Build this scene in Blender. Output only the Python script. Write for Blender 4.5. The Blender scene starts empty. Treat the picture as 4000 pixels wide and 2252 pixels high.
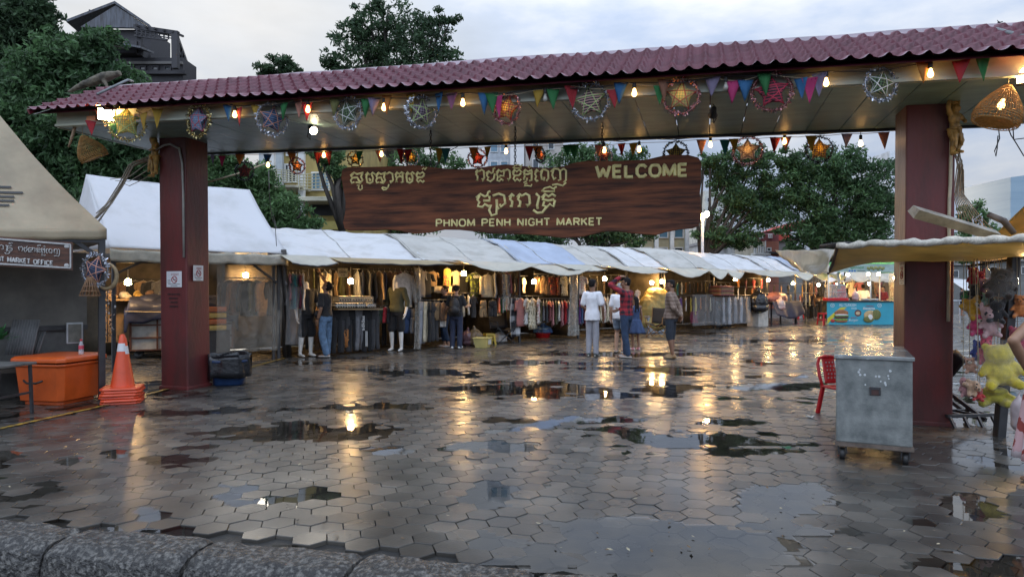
import bpy, math, random
import numpy as np
from mathutils import Vector, Matrix, Euler, noise as mnoise
R=math.radians; PI=math.pi
SC=bpy.context.scene
# ---------------------------------------------------------------- camera, sky, sun, exposure
F=2700.; HY=1126.; CH=1.5
cd=bpy.data.cameras.new('camera'); cd.sensor_width=36; cd.lens=F/4000*36; cd.clip_start=.05; cd.clip_end=2000
cam=bpy.data.objects.new('camera',cd); SC.collection.objects.link(cam)
cam.location=(0,0,CH); cam.rotation_euler=(PI/2,0,0); SC.camera=cam
SUN_EL=R(9); SUN_AZ=R(-22)      # low behind the clouds, ahead and to the left
wd=bpy.data.worlds.new('World'); SC.world=wd; wd.use_nodes=True
nt=wd.node_tree; nd=nt.nodes; lk=nt.links
bg=nd['Background']
sky=nd.new('ShaderNodeTexSky'); sky.sky_type='NISHITA'; sky.sun_disc=False
sky.sun_elevation=SUN_EL; sky.sun_rotation=SUN_AZ; sky.air_density=1.3; sky.dust_density=2.5; sky.ozone_density=1.5
tc=nd.new('ShaderNodeTexCoord')
mp=nd.new('ShaderNodeMapping'); mp.inputs['Scale'].default_value=(1.1,1.1,3.2); mp.inputs['Location'].default_value=(.4,.2,.1)
lk.new(tc.outputs['Generated'],mp.inputs['Vector'])
n1=nd.new('ShaderNodeTexNoise'); n1.inputs['Scale'].default_value=2.1; n1.inputs['Detail'].default_value=9; n1.inputs['Roughness'].default_value=.55
lk.new(mp.outputs[0],n1.inputs['Vector'])
cr=nd.new('ShaderNodeValToRGB')           # cloud tone: grey-blue undersides to pale lit tops
e=cr.color_ramp.elements; e[0].position=.36; e[0].color=(.30,.37,.50,1); e[1].position=.66; e[1].color=(.68,.70,.73,1)
m_=cr.color_ramp.elements.new(.52); m_.color=(.41,.49,.64,1)
lk.new(n1.outputs['Fac'],cr.inputs[0])
sm=nd.new('ShaderNodeVectorMath'); sm.operation='SCALE'; sm.inputs['Scale'].default_value=.10
lk.new(sky.outputs[0],sm.inputs[0])
n2=nd.new('ShaderNodeTexNoise'); n2.inputs['Scale'].default_value=1.1; n2.inputs['Detail'].default_value=5
lk.new(mp.outputs[0],n2.inputs['Vector'])
cv=nd.new('ShaderNodeMapRange'); cv.inputs[1].default_value=.2; cv.inputs[2].default_value=.55; cv.inputs[3].default_value=.72; cv.inputs[4].default_value=.97
lk.new(n2.outputs['Fac'],cv.inputs[0])
mx=nd.new('ShaderNodeMix'); mx.data_type='RGBA'
lk.new(cv.outputs[0],mx.inputs[0]); lk.new(sm.outputs[0],mx.inputs[6]); lk.new(cr.outputs[0],mx.inputs[7])
# overcast luminance: brighter overhead than at the horizon, warm where the low sun sits behind the cloud
sx_=nd.new('ShaderNodeSeparateXYZ'); lk.new(tc.outputs['Generated'],sx_.inputs[0])
zg=nd.new('ShaderNodeMapRange'); zg.inputs[1].default_value=0; zg.inputs[2].default_value=1; zg.inputs[3].default_value=.46; zg.inputs[4].default_value=1.75; lk.new(sx_.outputs[2],zg.inputs[0])
dt=nd.new('ShaderNodeVectorMath'); dt.operation='DOT_PRODUCT'; dt.inputs[1].default_value=(math.sin(SUN_AZ)*math.cos(SUN_EL),math.cos(SUN_AZ)*math.cos(SUN_EL),math.sin(SUN_EL)+.06); lk.new(tc.outputs['Generated'],dt.inputs[0])
wg=nd.new('ShaderNodeMapRange'); wg.interpolation_type='SMOOTHSTEP'; wg.inputs[1].default_value=.90; wg.inputs[2].default_value=1.; wg.inputs[3].default_value=0; wg.inputs[4].default_value=.38; lk.new(dt.outputs['Value'],wg.inputs[0])
mw_=nd.new('ShaderNodeMix'); mw_.data_type='RGBA'; mw_.inputs[7].default_value=(.62,.61,.53,1); lk.new(wg.outputs[0],mw_.inputs[0]); lk.new(mx.outputs[2],mw_.inputs[6])
lk.new(mw_.outputs[2],bg.inputs['Color']); # extra sky brightness added behind the camera to lift surfaces facing it
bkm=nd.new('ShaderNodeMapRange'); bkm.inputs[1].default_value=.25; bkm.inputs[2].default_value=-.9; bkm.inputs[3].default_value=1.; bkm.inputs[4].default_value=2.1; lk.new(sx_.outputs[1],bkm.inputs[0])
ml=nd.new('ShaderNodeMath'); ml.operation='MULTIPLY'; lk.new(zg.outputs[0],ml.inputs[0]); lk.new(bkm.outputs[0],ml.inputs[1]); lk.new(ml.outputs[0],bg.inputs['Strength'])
sl=bpy.data.lights.new('sun','SUN'); sl.energy=.55; sl.angle=R(25); sl.color=(1,.9,.74)
so=bpy.data.objects.new('sun',sl); SC.collection.objects.link(so)
so.rotation_euler=(R(90)-SUN_EL,0,-SUN_AZ+PI)
vs=SC.view_settings; vs.view_transform='Standard'; vs.look='None'; vs.exposure=.75; vs.gamma=1; vs.use_curve_mapping=False
SC.cycles.use_denoising=True; SC.cycles.max_bounces=6; SC.cycles.transparent_max_bounces=16; SC.cycles.sample_clamp_indirect=4
SC.cycles.caustics_reflective=False; SC.cycles.caustics_refractive=False
# ---------------------------------------------------------------- helpers
COL=SC.collection
TS=bpy.data.scenes.new('workbench')     # scratch scene for evaluating modifiers, removed at the end
def evaluated(o):
    TS.collection.objects.link(o); vl=TS.view_layers[0]; vl.update(); dg=vl.depsgraph
    me=bpy.data.meshes.new_from_object(o.evaluated_get(dg)); bpy.data.objects.remove(o); return me
def V(*a): return Vector(a[0]) if len(a)==1 else Vector(a)
def W(px,py,d): return Vector(((px-2000)/F*d, d, CH+(HY-py)/F*d))
def G(px,py,z=0.): d=F*(CH-z)/(py-HY); return Vector(((px-2000)/F*d,d,z))
def rng(s): return random.Random(s)
def tag(o,label=None,cat=None,group=None,kind=None):
    if label: o['label']=label
    if cat: o['category']=cat
    if group: o['group']=group
    if kind: o['kind']=kind
    return o
def thing(name,label,cat,loc=(0,0,0),rotz=0.,group=None):
    o=bpy.data.objects.new(name,None); COL.objects.link(o); o.empty_display_size=.1
    o.location=loc; o.rotation_euler=(0,0,rotz); return tag(o,label,cat,group)
def dup(root,loc=None,rotz=None,label=None):
    r=root.copy(); COL.objects.link(r)
    for ch in list(root.children):
        c=ch.copy(); COL.objects.link(c); c.parent=r
        for g in list(ch.children):
            d=g.copy(); COL.objects.link(d); d.parent=c
    if loc is not None: r.location=loc
    if rotz is not None: r.rotation_euler=(0,0,rotz)
    if label: r['label']=label
    return r
def basis(d,up=(0,0,1)):
    d=Vector(d).normalized(); up=Vector(up)
    if abs(d.dot(up))>.98: up=Vector((0,1,0))
    x=d.cross(up).normalized(); y=x.cross(d).normalized(); return x,y,d
class MB:
    def __init__(s): s.v=[]; s.f=[]; s.m=[]; s.s=[]
    def add(s,vs,fs,m=0,sm=False):
        b=len(s.v); s.v+= [tuple(p) for p in vs]
        for f in fs: s.f.append(tuple(i+b for i in f)); s.m.append(m); s.s.append(sm)
        return s
    def box(s,c,z,rot=0.,m=0,M=None):
        x,y,w=(a/2 for a in z); P=[(-x,-y,-w),(x,-y,-w),(x,y,-w),(-x,y,-w),(-x,-y,w),(x,-y,w),(x,y,w),(-x,y,w)]
        T=M if M is not None else Matrix.Translation(Vector(c))@Matrix.Rotation(rot,4,'Z')
        if M is not None: T=Matrix.Translation(Vector(c))@M
        return s.add([T@Vector(p) for p in P],[(0,3,2,1),(4,5,6,7),(0,1,5,4),(1,2,6,5),(2,3,7,6),(3,0,4,7)],m)
    def bar(s,p,q,w,h=None,m=0,up=(0,0,1)):
        p=Vector(p); q=Vector(q); h=h or w; x,y,d=basis(q-p,up); x=x*w/2; y=y*h/2
        P=[p-x-y,p+x-y,p+x+y,p-x+y,q-x-y,q+x-y,q+x+y,q-x+y]
        return s.add(P,[(0,1,2,3),(4,7,6,5),(0,4,5,1),(1,5,6,2),(2,6,7,3),(3,7,4,0)],m)
    def loft(s,rings,m=0,sm=True,caps=True):
        n=len(rings[0]); vs=[p for r in rings for p in r]; fs=[]
        for i in range(len(rings)-1):
            for j in range(n):
                k=(j+1)%n; fs.append((i*n+j,i*n+k,(i+1)*n+k,(i+1)*n+j))
        if caps: fs.append(tuple(range(n-1,-1,-1))); fs.append(tuple((len(rings)-1)*n+j for j in range(n)))
        return s.add(vs,fs,m,sm)
    def tube(s,path,r,n=8,m=0,sm=True,caps=True):
        path=[Vector(p) for p in path]; k=len(path); rr=r if isinstance(r,(list,tuple)) else [r]*k; rings=[]; up=None
        for i in range(k):
            d=path[min(i+1,k-1)]-path[max(i-1,0)]
            if d.length<1e-9: d=Vector((0,0,1))
            d.normalize()
            if up is None: x,y,_=basis(d)
            else:
                x=d.cross(up)
                if x.length<1e-6: x,y,_=basis(d)
                else: x.normalize(); y=x.cross(d).normalized()
            up=y
            rings.append([path[i]+(x*math.cos(2*PI*j/n)+y*math.sin(2*PI*j/n))*rr[i] for j in range(n)])
        return s.loft(rings,m,sm,caps)
    def lathe(s,prof,c=(0,0,0),n=20,m=0,sm=True,M=None,caps=True):
        c=Vector(c); rings=[]
        for r,z in prof:
            ring=[Vector((r*math.cos(2*PI*j/n),r*math.sin(2*PI*j/n),z)) for j in range(n)]
            if M is not None: ring=[M@p for p in ring]
            rings.append([p+c for p in ring])
        return s.loft(rings,m,sm,caps)
    def ell(s,c,r,M=None,n=12,k=8,m=0):
        r=(r,r,r) if not hasattr(r,'__len__') else r; rings=[]
        for i in range(k+1):
            a=-PI/2+PI*i/k; ca=max(math.cos(a),.02)
            ring=[Vector((r[0]*ca*math.cos(2*PI*j/n),r[1]*ca*math.sin(2*PI*j/n),r[2]*math.sin(a))) for j in range(n)]
            if M is not None: ring=[M@p for p in ring]
            rings.append([p+Vector(c) for p in ring])
        return s.loft(rings,m,True)
    def cap(s,p,q,r1,r2,n=12,m=0):
        p=Vector(p); q=Vector(q); d=(q-p)
        if d.length<1e-6: return s.ell(p,r1,n=n,m=m)
        d.normalize(); path=[];rr=[]
        for a in (-85,-60,-30): path.append(p+d*r1*math.sin(R(a))); rr.append(r1*math.cos(R(a)))
        path+= [p,q]; rr+=[r1,r2]
        for a in (30,60,85): path.append(q+d*r2*math.sin(R(a))); rr.append(r2*math.cos(R(a)))
        return s.tube(path,rr,n,m)
    def sheet(s,fn,nu,nv,th=0.,m=0,sm=True):
        P=[[Vector(fn(i/nu,j/nv)) for j in range(nv+1)] for i in range(nu+1)]
        vs=[p for r in P for p in r]; w=nv+1
        fs=[(i*w+j,(i+1)*w+j,(i+1)*w+j+1,i*w+j+1) for i in range(nu) for j in range(nv)]
        if not th: return s.add(vs,fs,m,sm)
        N=[]
        for i in range(nu+1):
            for j in range(nv+1):
                a=P[min(i+1,nu)][j]-P[max(i-1,0)][j]; b=P[i][min(j+1,nv)]-P[i][max(j-1,0)]
                n=a.cross(b); N.append(n.normalized() if n.length>1e-9 else Vector((0,0,1)))
        k=len(vs); vs2=vs+[p-n*th for p,n in zip(vs,N)]
        fs2=fs+[tuple(i+k for i in reversed(f)) for f in fs]
        B=[(i,0) for i in range(nu)]+[(nu,j) for j in range(nv)]+[(i,nv) for i in range(nu,0,-1)]+[(0,j) for j in range(nv,0,-1)]
        B=[i*w+j for i,j in B]
        for a,b in zip(B,B[1:]+B[:1]): fs2.append((b,a,a+k,b+k))
        return s.add(vs2,fs2,m,sm)
    def prism(s,poly,o,ux,uy,th,m=0,sm=False):
        o=Vector(o);ux=Vector(ux);uy=Vector(uy); n=ux.cross(uy).normalized()
        A=[o+ux*x+uy*y for x,y in poly]; k=len(A); Bk=[p-n*th for p in A]
        fs=[tuple(range(k)),tuple(range(2*k-1,k-1,-1))]+[(i,i+k,(i+1)%k+k,(i+1)%k) for i in range(k)]
        return s.add(A+Bk,fs,m,sm)
    def build(s,name,mats=None,parent=None,bev=0.,loc=None,rotz=0.):
        me=bpy.data.meshes.new(name); me.from_pydata(s.v,[],s.f)
        mats=mats if isinstance(mats,(list,tuple)) else [mats]
        for m in mats:
            if m: me.materials.append(m)
        me.polygons.foreach_set('material_index',s.m); me.polygons.foreach_set('use_smooth',s.s); me.update()
        o=bpy.data.objects.new(name,me); COL.objects.link(o)
        if parent: o.parent=parent
        if loc is not None: o.location=loc
        if rotz: o.rotation_euler=(0,0,rotz)
        if bev:
            b=o.modifiers.new('bevel','BEVEL'); b.width=bev; b.segments=2; b.limit_method='ANGLE'; b.angle_limit=R(40)
        return o
def npmesh(name,v,faces,mat,parent=None,smooth=False,nper=4):
    v=np.asarray(v,np.float32); me=bpy.data.meshes.new(name); f=np.asarray(faces,np.int32)
    me.vertices.add(len(v)); me.vertices.foreach_set('co',v.ravel())
    me.loops.add(f.size); me.loops.foreach_set('vertex_index',f.ravel())
    me.polygons.add(len(f)); me.polygons.foreach_set('loop_start',np.arange(0,f.size,f.shape[1],dtype=np.int32))
    me.update(calc_edges=True); me.validate()
    me.polygons.foreach_set('use_smooth',np.full(len(f),smooth,bool))
    if mat: me.materials.append(mat)
    o=bpy.data.objects.new(name,me); COL.objects.link(o)
    if parent: o.parent=parent
    return o
def blob(mb,name,mat,parent=None,vox=.012,smooth=4,fold=0.,fs=14.,seed=0):
    """merge overlapping closed pieces into ONE continuous surface"""
    me=bpy.data.meshes.new(name); me.from_pydata(mb.v,[],mb.f); me.update()
    o=bpy.data.objects.new('tmp',me)
    r=o.modifiers.new('r','REMESH'); r.mode='VOXEL'; r.voxel_size=vox; r.use_smooth_shade=True
    if smooth: s=o.modifiers.new('s','SMOOTH'); s.iterations=smooth; s.factor=.5
    m2=evaluated(o); m2.name=name; bpy.data.meshes.remove(me)
    if fold:
        nv=len(m2.vertices); NO=np.empty(nv*3,np.float32); m2.vertices.foreach_get('normal',NO); CO_=np.empty(nv*3,np.float32); m2.vertices.foreach_get('co',CO_); CO_=CO_.reshape(-1,3); NO=NO.reshape(-1,3)
        for i in range(nv):
            p=Vector(CO_[i]); k=mnoise.noise(Vector((p.x*fs+seed,p.y*fs,p.z*fs*.45)))+.5*mnoise.noise(Vector((p.x*fs*2.2,p.y*fs*2.2+seed,p.z*fs*1.5)))
            CO_[i]+=NO[i]*(k*fold)
        m2.vertices.foreach_set('co',CO_.ravel()); m2.update()
    m2.materials.clear(); m2.materials.append(mat)
    m2.polygons.foreach_set('use_smooth',[True]*len(m2.polygons))
    o2=bpy.data.objects.new(name,m2); COL.objects.link(o2)
    if parent: o2.parent=parent
    return o2
# ---------------------------------------------------------------- materials
MATS={}
def M(name,c,rough=.6,var=.22,scale=6.,bump=.0,bs=40.,metal=0.,spec=.5,emit=None,es=0.,c2=None,trans=0.,alpha=1.,stretch=None,island=0.,coat=0.,sheen=0.,ncon=(.35,.65)):
    if name in MATS: return MATS[name]
    m=bpy.data.materials.new(name); m.use_nodes=True; t=m.node_tree; N=t.nodes; L=t.links; b=N['Principled BSDF']
    b.inputs['Roughness'].default_value=rough; b.inputs['Metallic'].default_value=metal; b.inputs['Specular IOR Level'].default_value=spec
    if coat: b.inputs['Coat Weight'].default_value=coat; b.inputs['Coat Roughness'].default_value=.08
    if sheen: b.inputs['Sheen Weight'].default_value=sheen
    if alpha<1: b.inputs['Alpha'].default_value=alpha
    c=tuple(c)+(1,); 
    if emit: b.inputs['Emission Color'].default_value=tuple(emit)+(1,); b.inputs['Emission Strength'].default_value=es
    co=N.new('ShaderNodeTexCoord'); vec=co.outputs['Object']
    if stretch:
        q=N.new('ShaderNodeMapping'); q.inputs['Scale'].default_value=stretch; L.new(vec,q.inputs[0]); vec=q.outputs[0]
    if var or c2:
        n=N.new('ShaderNodeTexNoise'); n.inputs['Scale'].default_value=scale; n.inputs['Detail'].default_value=6; n.inputs['Roughness'].default_value=.6; L.new(vec,n.inputs['Vector'])
        r=N.new('ShaderNodeValToRGB'); r.color_ramp.elements[0].position=ncon[0]; r.color_ramp.elements[1].position=ncon[1]
        r.color_ramp.elements[0].color=c if c2 else tuple(x*(1-var) for x in c[:3])+(1,)
        r.color_ramp.elements[1].color=tuple(c2)+(1,) if c2 else tuple(min(1,x*(1+var)) for x in c[:3])+(1,)
        L.new(n.outputs['Fac'],r.inputs[0]); out=r.outputs[0]
        if island:
            g=N.new('ShaderNodeNewGeometry'); h=N.new('ShaderNodeHueSaturation'); mr=N.new('ShaderNodeMapRange')
            mr.inputs[3].default_value=1-island; mr.inputs[4].default_value=1+island
            L.new(g.outputs['Random Per Island'],mr.inputs[0]); L.new(mr.outputs[0],h.inputs['Value']); L.new(out,h.inputs['Color']); out=h.outputs[0]
        L.new(out,b.inputs['Base Color'])
        rr=N.new('ShaderNodeMapRange'); rr.inputs[3].default_value=max(0,rough-.1); rr.inputs[4].default_value=min(1,rough+.12); L.new(n.outputs['Fac'],rr.inputs[0]); L.new(rr.outputs[0],b.inputs['Roughness'])
    else: b.inputs['Base Color'].default_value=c
    if bump:
        n=N.new('ShaderNodeTexNoise'); n.inputs['Scale'].default_value=bs; n.inputs['Detail'].default_value=5; L.new(vec,n.inputs['Vector'])
        k=N.new('ShaderNodeBump'); k.inputs['Strength'].default_value=bump; k.inputs['Distance'].default_value=.02; L.new(n.outputs['Fac'],k.inputs['Height']); L.new(k.outputs[0],b.inputs['Normal'])
    if trans:
        tr=N.new('ShaderNodeBsdfTranslucent'); mi=N.new('ShaderNodeMixShader'); mi.inputs[0].default_value=trans
        if b.inputs['Base Color'].is_linked: L.new(b.inputs['Base Color'].links[0].from_socket,tr.inputs[0])
        else: tr.inputs[0].default_value=c
        L.new(b.outputs[0],mi.inputs[1]); L.new(tr.outputs[0],mi.inputs[2]); L.new(mi.outputs[0],N['Material Output'].inputs[0])
    MATS[name]=m; return m
def MPat(name,kind,c1,c2,scale=18.,rough=.85,c3=None,trans=0.):
    """woven or printed cloth: check / stripe / dots / floral"""
    if name in MATS: return MATS[name]
    m=M(name,c1,rough,var=0,trans=trans); t=m.node_tree; N=t.nodes; L=t.links; b=N['Principled BSDF']
    co=N.new('ShaderNodeTexCoord'); sp=N.new('ShaderNodeSeparateXYZ'); L.new(co.outputs['Object'],sp.inputs[0])
    def math_(op,a,bv=None):
        q=N.new('ShaderNodeMath'); q.operation=op
        for i,x in enumerate((a,bv)):
            if x is None: continue
            if isinstance(x,(int,float)): q.inputs[i].default_value=x
            else: L.new(x,q.inputs[i])
        return q.outputs[0]
    mix=N.new('ShaderNodeMix'); mix.data_type='RGBA'; mix.inputs[6].default_value=tuple(c1)+(1,); mix.inputs[7].default_value=tuple(c2)+(1,)
    if kind in('check','stripe','vstripe'):
        fx=math_('GREATER_THAN',math_('FRACT',math_('MULTIPLY',sp.outputs[0],scale)),.5)
        fz=math_('GREATER_THAN',math_('FRACT',math_('MULTIPLY',sp.outputs[2],scale)),.5)
        f=fz if kind=='stripe' else fx if kind=='vstripe' else math_('MULTIPLY',math_('ADD',fx,fz),.5)
    else:
        vo=N.new('ShaderNodeTexVoronoi' if kind=='dots' else 'ShaderNodeTexNoise'); vo.inputs['Scale'].default_value=scale; L.new(co.outputs['Object'],vo.inputs['Vector'])
        f=math_('LESS_THAN',vo.outputs[0],.28) if kind=='dots' else math_('GREATER_THAN',vo.outputs[0],.54)
    L.new(f,mix.inputs[0]); out=mix.outputs[2]
    if c3:
        v2=N.new('ShaderNodeTexNoise'); v2.inputs['Scale'].default_value=scale*.8; L.new(co.outputs['Object'],v2.inputs['Vector'])
        m2=N.new('ShaderNodeMix'); m2.data_type='RGBA'; L.new(math_('GREATER_THAN',v2.outputs[0],.6),m2.inputs[0]); L.new(out,m2.inputs[6]); m2.inputs[7].default_value=tuple(c3)+(1,); out=m2.outputs[2]
    L.new(out,b.inputs['Base Color'])
    for x in N:
        if x.type=='BSDF_TRANSLUCENT': L.new(out,x.inputs[0])
    return m
def MClear(name,fac=.35,c=(.8,.8,.82),rough=.15,bump=.3,bs=18):
    """clear plastic film: mostly see-through with milky creases and glossy glints"""
    if name in MATS: return MATS[name]
    m=bpy.data.materials.new(name); m.use_nodes=True; t=m.node_tree; N=t.nodes; L=t.links; b=N['Principled BSDF']
    b.inputs['Base Color'].default_value=tuple(c)+(1,); b.inputs['Roughness'].default_value=rough
    tr=N.new('ShaderNodeBsdfTransparent'); mi=N.new('ShaderNodeMixShader'); n=N.new('ShaderNodeTexNoise'); n.inputs['Scale'].default_value=5; n.inputs['Detail'].default_value=7; n.inputs['Distortion'].default_value=1.5
    co=N.new('ShaderNodeTexCoord'); L.new(co.outputs['Object'],n.inputs['Vector'])
    r=N.new('ShaderNodeMapRange'); r.inputs[1].default_value=.3; r.inputs[2].default_value=.75; r.inputs[3].default_value=fac*.65; r.inputs[4].default_value=min(1,fac*1.45)
    L.new(n.outputs['Fac'],r.inputs[0]); L.new(r.outputs[0],mi.inputs[0]); L.new(tr.outputs[0],mi.inputs[1]); L.new(b.outputs[0],mi.inputs[2]); L.new(mi.outputs[0],N['Material Output'].inputs[0])
    n2=N.new('ShaderNodeTexNoise'); n2.inputs['Scale'].default_value=bs; n2.inputs['Detail'].default_value=4; n2.inputs['Distortion'].default_value=2; L.new(co.outputs['Object'],n2.inputs['Vector'])
    k=N.new('ShaderNodeBump'); k.inputs['Strength'].default_value=bump; k.inputs['Distance'].default_value=.03; L.new(n2.outputs['Fac'],k.inputs['Height']); L.new(k.outputs[0],b.inputs['Normal'])
    MATS[name]=m; return m
def textobj(body,size_h,mat,name='lettering',parent=None,ext=.004,off=0.,width=None,shear=0.,space=1.):
    """flat lettering in its own XZ plane (facing -Y), lower left corner at the origin"""
    c=bpy.data.curves.new('t','FONT'); c.body=body; c.size=1; c.extrude=0; c.offset=off; c.resolution_u=3; c.shear=shear; c.space_character=space
    o=bpy.data.objects.new('t',c); me=evaluated(o)
    if not me.vertices: return None
    xs=[v.co.x for v in me.vertices]; ys=[v.co.y for v in me.vertices]
    k=size_h/(max(ys)-min(ys)); kx=(width/(max(xs)-min(xs))) if width else k
    mb=MB(); vs=[((v.co.x-min(xs))*kx,-ext,(v.co.y-min(ys))*k) for v in me.vertices]; n=len(vs)
    fs=[tuple(p.vertices) for p in me.polygons]
    cnt={}
    for f in fs:
        for a,b in zip(f,f[1:]+f[:1]): cnt[(a,b)]=1
    side=[(b,a,a+n,b+n) for (a,b) in cnt if (b,a) not in cnt]
    mb.add(vs+[(x,0,z) for x,_,z in vs],fs+side,0,False)
    bpy.data.meshes.remove(me)
    return mb.build(name,mat,parent)
# ================================================================ GROUND
def fnoise(x,y,s,seed=0): return mnoise.noise(Vector((x*s+seed,y*s,seed*1.7)))
KA=G(0,2040); KB=G(2100,2240); KD=(KB-KA); KD.z=0; KD.normalize(); KN=Vector((-KD.y,KD.x,0))   # kerb back edge, KN points into the plaza
PUD=[(2000,1520,330,34),(2370,1540,130,24),(2600,1518,170,13),(3040,1510,180,15),(1180,1690,380,40),(1920,1745,170,22),(930,1925,140,42),(1240,1940,150,24),(1900,1925,140,70),
 (2000,2195,220,20),(2720,2170,430,105),(3060,1955,180,66),(2500,1383,420,9),(2000,1416,260,11),(3790,1985,110,70),(3800,1640,170,34),(2950,1765,200,17),(1450,1585,300,18),(700,1800,160,24),
 (2500,1440,240,10),(3000,1330,300,6),(2600,1300,240,5),(1650,1450,200,10),(2330,1640,160,12),(600,2010,90,24),(1650,2050,90,16),(3300,1420,120,10),(2830,1650,140,12),(1500,1760,120,14)]
def puddle(x,y):
    if y<1: return 0
    px=2000+F*x/y; py=HY+F*CH/y; p=0
    for a,b,c,d in PUD:
        if abs(px-a)>c*1.7 or abs(py-b)>d*1.7: continue
        q=((px-a)/c)**2+((py-b)/d)**2
        q+= .8*fnoise(x,y*1.6,1.3,a*.01)+.7*fnoise(x,y*1.6,3.4,b*.01)
        p=max(p,min(1,max(0,(1.25-q)*.8)))
    w=fnoise(x,y*1.7,.7,21)+.6*fnoise(x,y*1.6,2.1,33)+.35*fnoise(x,y,4.8,13)
    return max(p,min(.75,max(0,(w-.26)*1.6)))
mg=M('dirty_joint',(.018,.017,.015),.55,.4,3.,.4,30)
tile_m=M('paver',(.026,.024,.021),.5,.0,1.6,.12,60,c2=(.082,.074,.062),island=.34,spec=.2)
# roughness of the wet pavers: broad wet and drier patches
t_=tile_m.node_tree; N_=t_.nodes; b_=N_['Principled BSDF']
co_=N_.new('ShaderNodeTexCoord'); a_=N_.new('ShaderNodeTexNoise'); a_.inputs['Scale'].default_value=.55; a_.inputs['Detail'].default_value=8; t_.links.new(co_.outputs['Object'],a_.inputs['Vector'])
g_=N_.new('ShaderNodeNewGeometry'); r_=N_.new('ShaderNodeMapRange'); r_.inputs[1].default_value=.33; r_.inputs[2].default_value=.68; r_.inputs[3].default_value=.05; r_.inputs[4].default_value=.34
t_.links.new(a_.outputs['Fac'],r_.inputs[0]); ad_=N_.new('ShaderNodeMath'); ad_.operation='MULTIPLY_ADD'; ad_.inputs[1].default_value=.13
t_.links.new(g_.outputs['Random Per Island'],ad_.inputs[0]); t_.links.new(r_.outputs[0],ad_.inputs[2]); t_.links.new(ad_.outputs[0],b_.inputs['Coat Roughness']); b_.inputs['Coat Weight'].default_value=.85; b_.inputs['Coat IOR'].default_value=1.33; b_.inputs['Specular IOR Level'].default_value=.2
for l_ in list(b_.inputs['Roughness'].links): t_.links.remove(l_)
b_.inputs['Roughness'].default_value=.55
def build_ground():
    q=300.
    ka=KA+KN*.03; fy=lambda x:ka.y+(x-ka.x)*KD.y/KD.x
    MB().add([(-q,fy(-q),-.020),(q,fy(q),-.020),(q,2*q,-.020),(-q,2*q,-.020)],[(0,1,2,3)]).build('ground',mg)['kind']='structure'
    P=[Vector((-60,KA.y+(-60-KA.x)*KD.y/KD.x,0)),Vector((60,KA.y+(60-KA.x)*KD.y/KD.x,0))]
    rd=MB().add([(-60,-40,-.36),(60,-40,-.36),(P[1].x,P[1].y-.22,-.36),(P[0].x,P[0].y-.22,-.36)],[(0,1,2,3)])
    rd.build('road',M('wet_asphalt',(.009,.009,.009),.35,.4,20,.8,70))['kind']='structure'
    a=.115; rot=R(-15); cr_,sr=math.cos(rot),math.sin(rot); r=rng(5)
    vs=[];f6=[];f4=[]; n=0
    A=[(math.cos(PI/3*k),math.sin(PI/3*k)) for k in range(6)]
    dx=1.5*a; dy=math.sqrt(3)*a
    for i in range(-310,390):
        for j in range(-70,470):
            u=i*dx; v=j*dy+(i%2)*dy/2; x=u*cr_-v*sr; y=u*sr+v*cr_
            if y<3.2 or y>40 or abs(x)>.8*y+3: continue
            if (Vector((x,y,0))-KA).dot(KN)<.115: continue
            p=puddle(x,y); near=y<22
            h=.0035+.0045*fnoise(x,y,.35,3)+.003*fnoise(x,y,1.1,9)+r.uniform(-.0032,.0032)-.0115*p
            tx=r.gauss(0,.0042); ty=r.gauss(0,.0042); tw=r.gauss(0,.016); g=.984+r.uniform(-.012,.004)
            base=len(vs)
            for sc,dz in ((g*.972,0.),(g,-.0045),(g*1.0,-.03)):
                for cx,cy in A:
                    c2,s2=math.cos(tw+rot),math.sin(tw+rot); lx=(cx*c2-cy*s2)*a*sc; ly=(cx*s2+cy*c2)*a*sc
                    vs.append((x+lx,y+ly,h+dz+lx*tx+ly*ty))
                if not near and dz<0: break
            f6.append(tuple(range(base,base+6)))
            for ring in range(2 if near else 1):
                for k in range(6):
                    m=(k+1)%6; o=base+ring*6; f4.append((o+k,o+6+k,o+6+m,o+m))
    me=bpy.data.meshes.new('pavement'); V_=np.asarray(vs,np.float32); l6=np.asarray(f6,np.int32); l4=np.asarray(f4,np.int32)
    me.vertices.add(len(V_)); me.vertices.foreach_set('co',V_.ravel())
    loops=np.concatenate([l6.ravel(),l4.ravel()]); me.loops.add(len(loops)); me.loops.foreach_set('vertex_index',loops)
    st=np.concatenate([np.arange(len(l6))*6,len(l6)*6+np.arange(len(l4))*4]).astype(np.int32)
    me.polygons.add(len(st)); me.polygons.foreach_set('loop_start',st); me.update(calc_edges=True); me.polygons.foreach_set('use_smooth',np.zeros(len(st),bool)); me.materials.append(tile_m)
    o=bpy.data.objects.new('pavement',me); COL.objects.link(o); o['kind']='structure'
    # standing water
    wv=[];wf=[];idx={}
    def vid(i,j,sz,lev):
        k=(i,j,lev)
        if k not in idx: idx[k]=len(wv); wv.append((i*sz,j*sz,.0008))
        return idx[k]
    for lev,(y0,y1,sz) in enumerate(((3.3,8.,.05),(8.,16.,.1),(16.,30.,.2))):
        for j in range(int(y0/sz),int(y1/sz)):
            y=(j+.5)*sz
            for i in range(int(-.78*y/sz),int(.78*y/sz)+1):
                x=(i+.5)*sz
                if (Vector((x,y,0))-KA).dot(KN)<.02: continue
                if puddle(x,y)>.05: wf.append((vid(i,j,sz,lev),vid(i+1,j,sz,lev),vid(i+1,j+1,sz,lev),vid(i,j+1,sz,lev)))
    m=bpy.data.materials.new('rain_water'); m.use_nodes=True; t=m.node_tree; N=t.nodes; L=t.links
    for x in list(N):
        if x.type=='BSDF_PRINCIPLED': N.remove(x)
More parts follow.
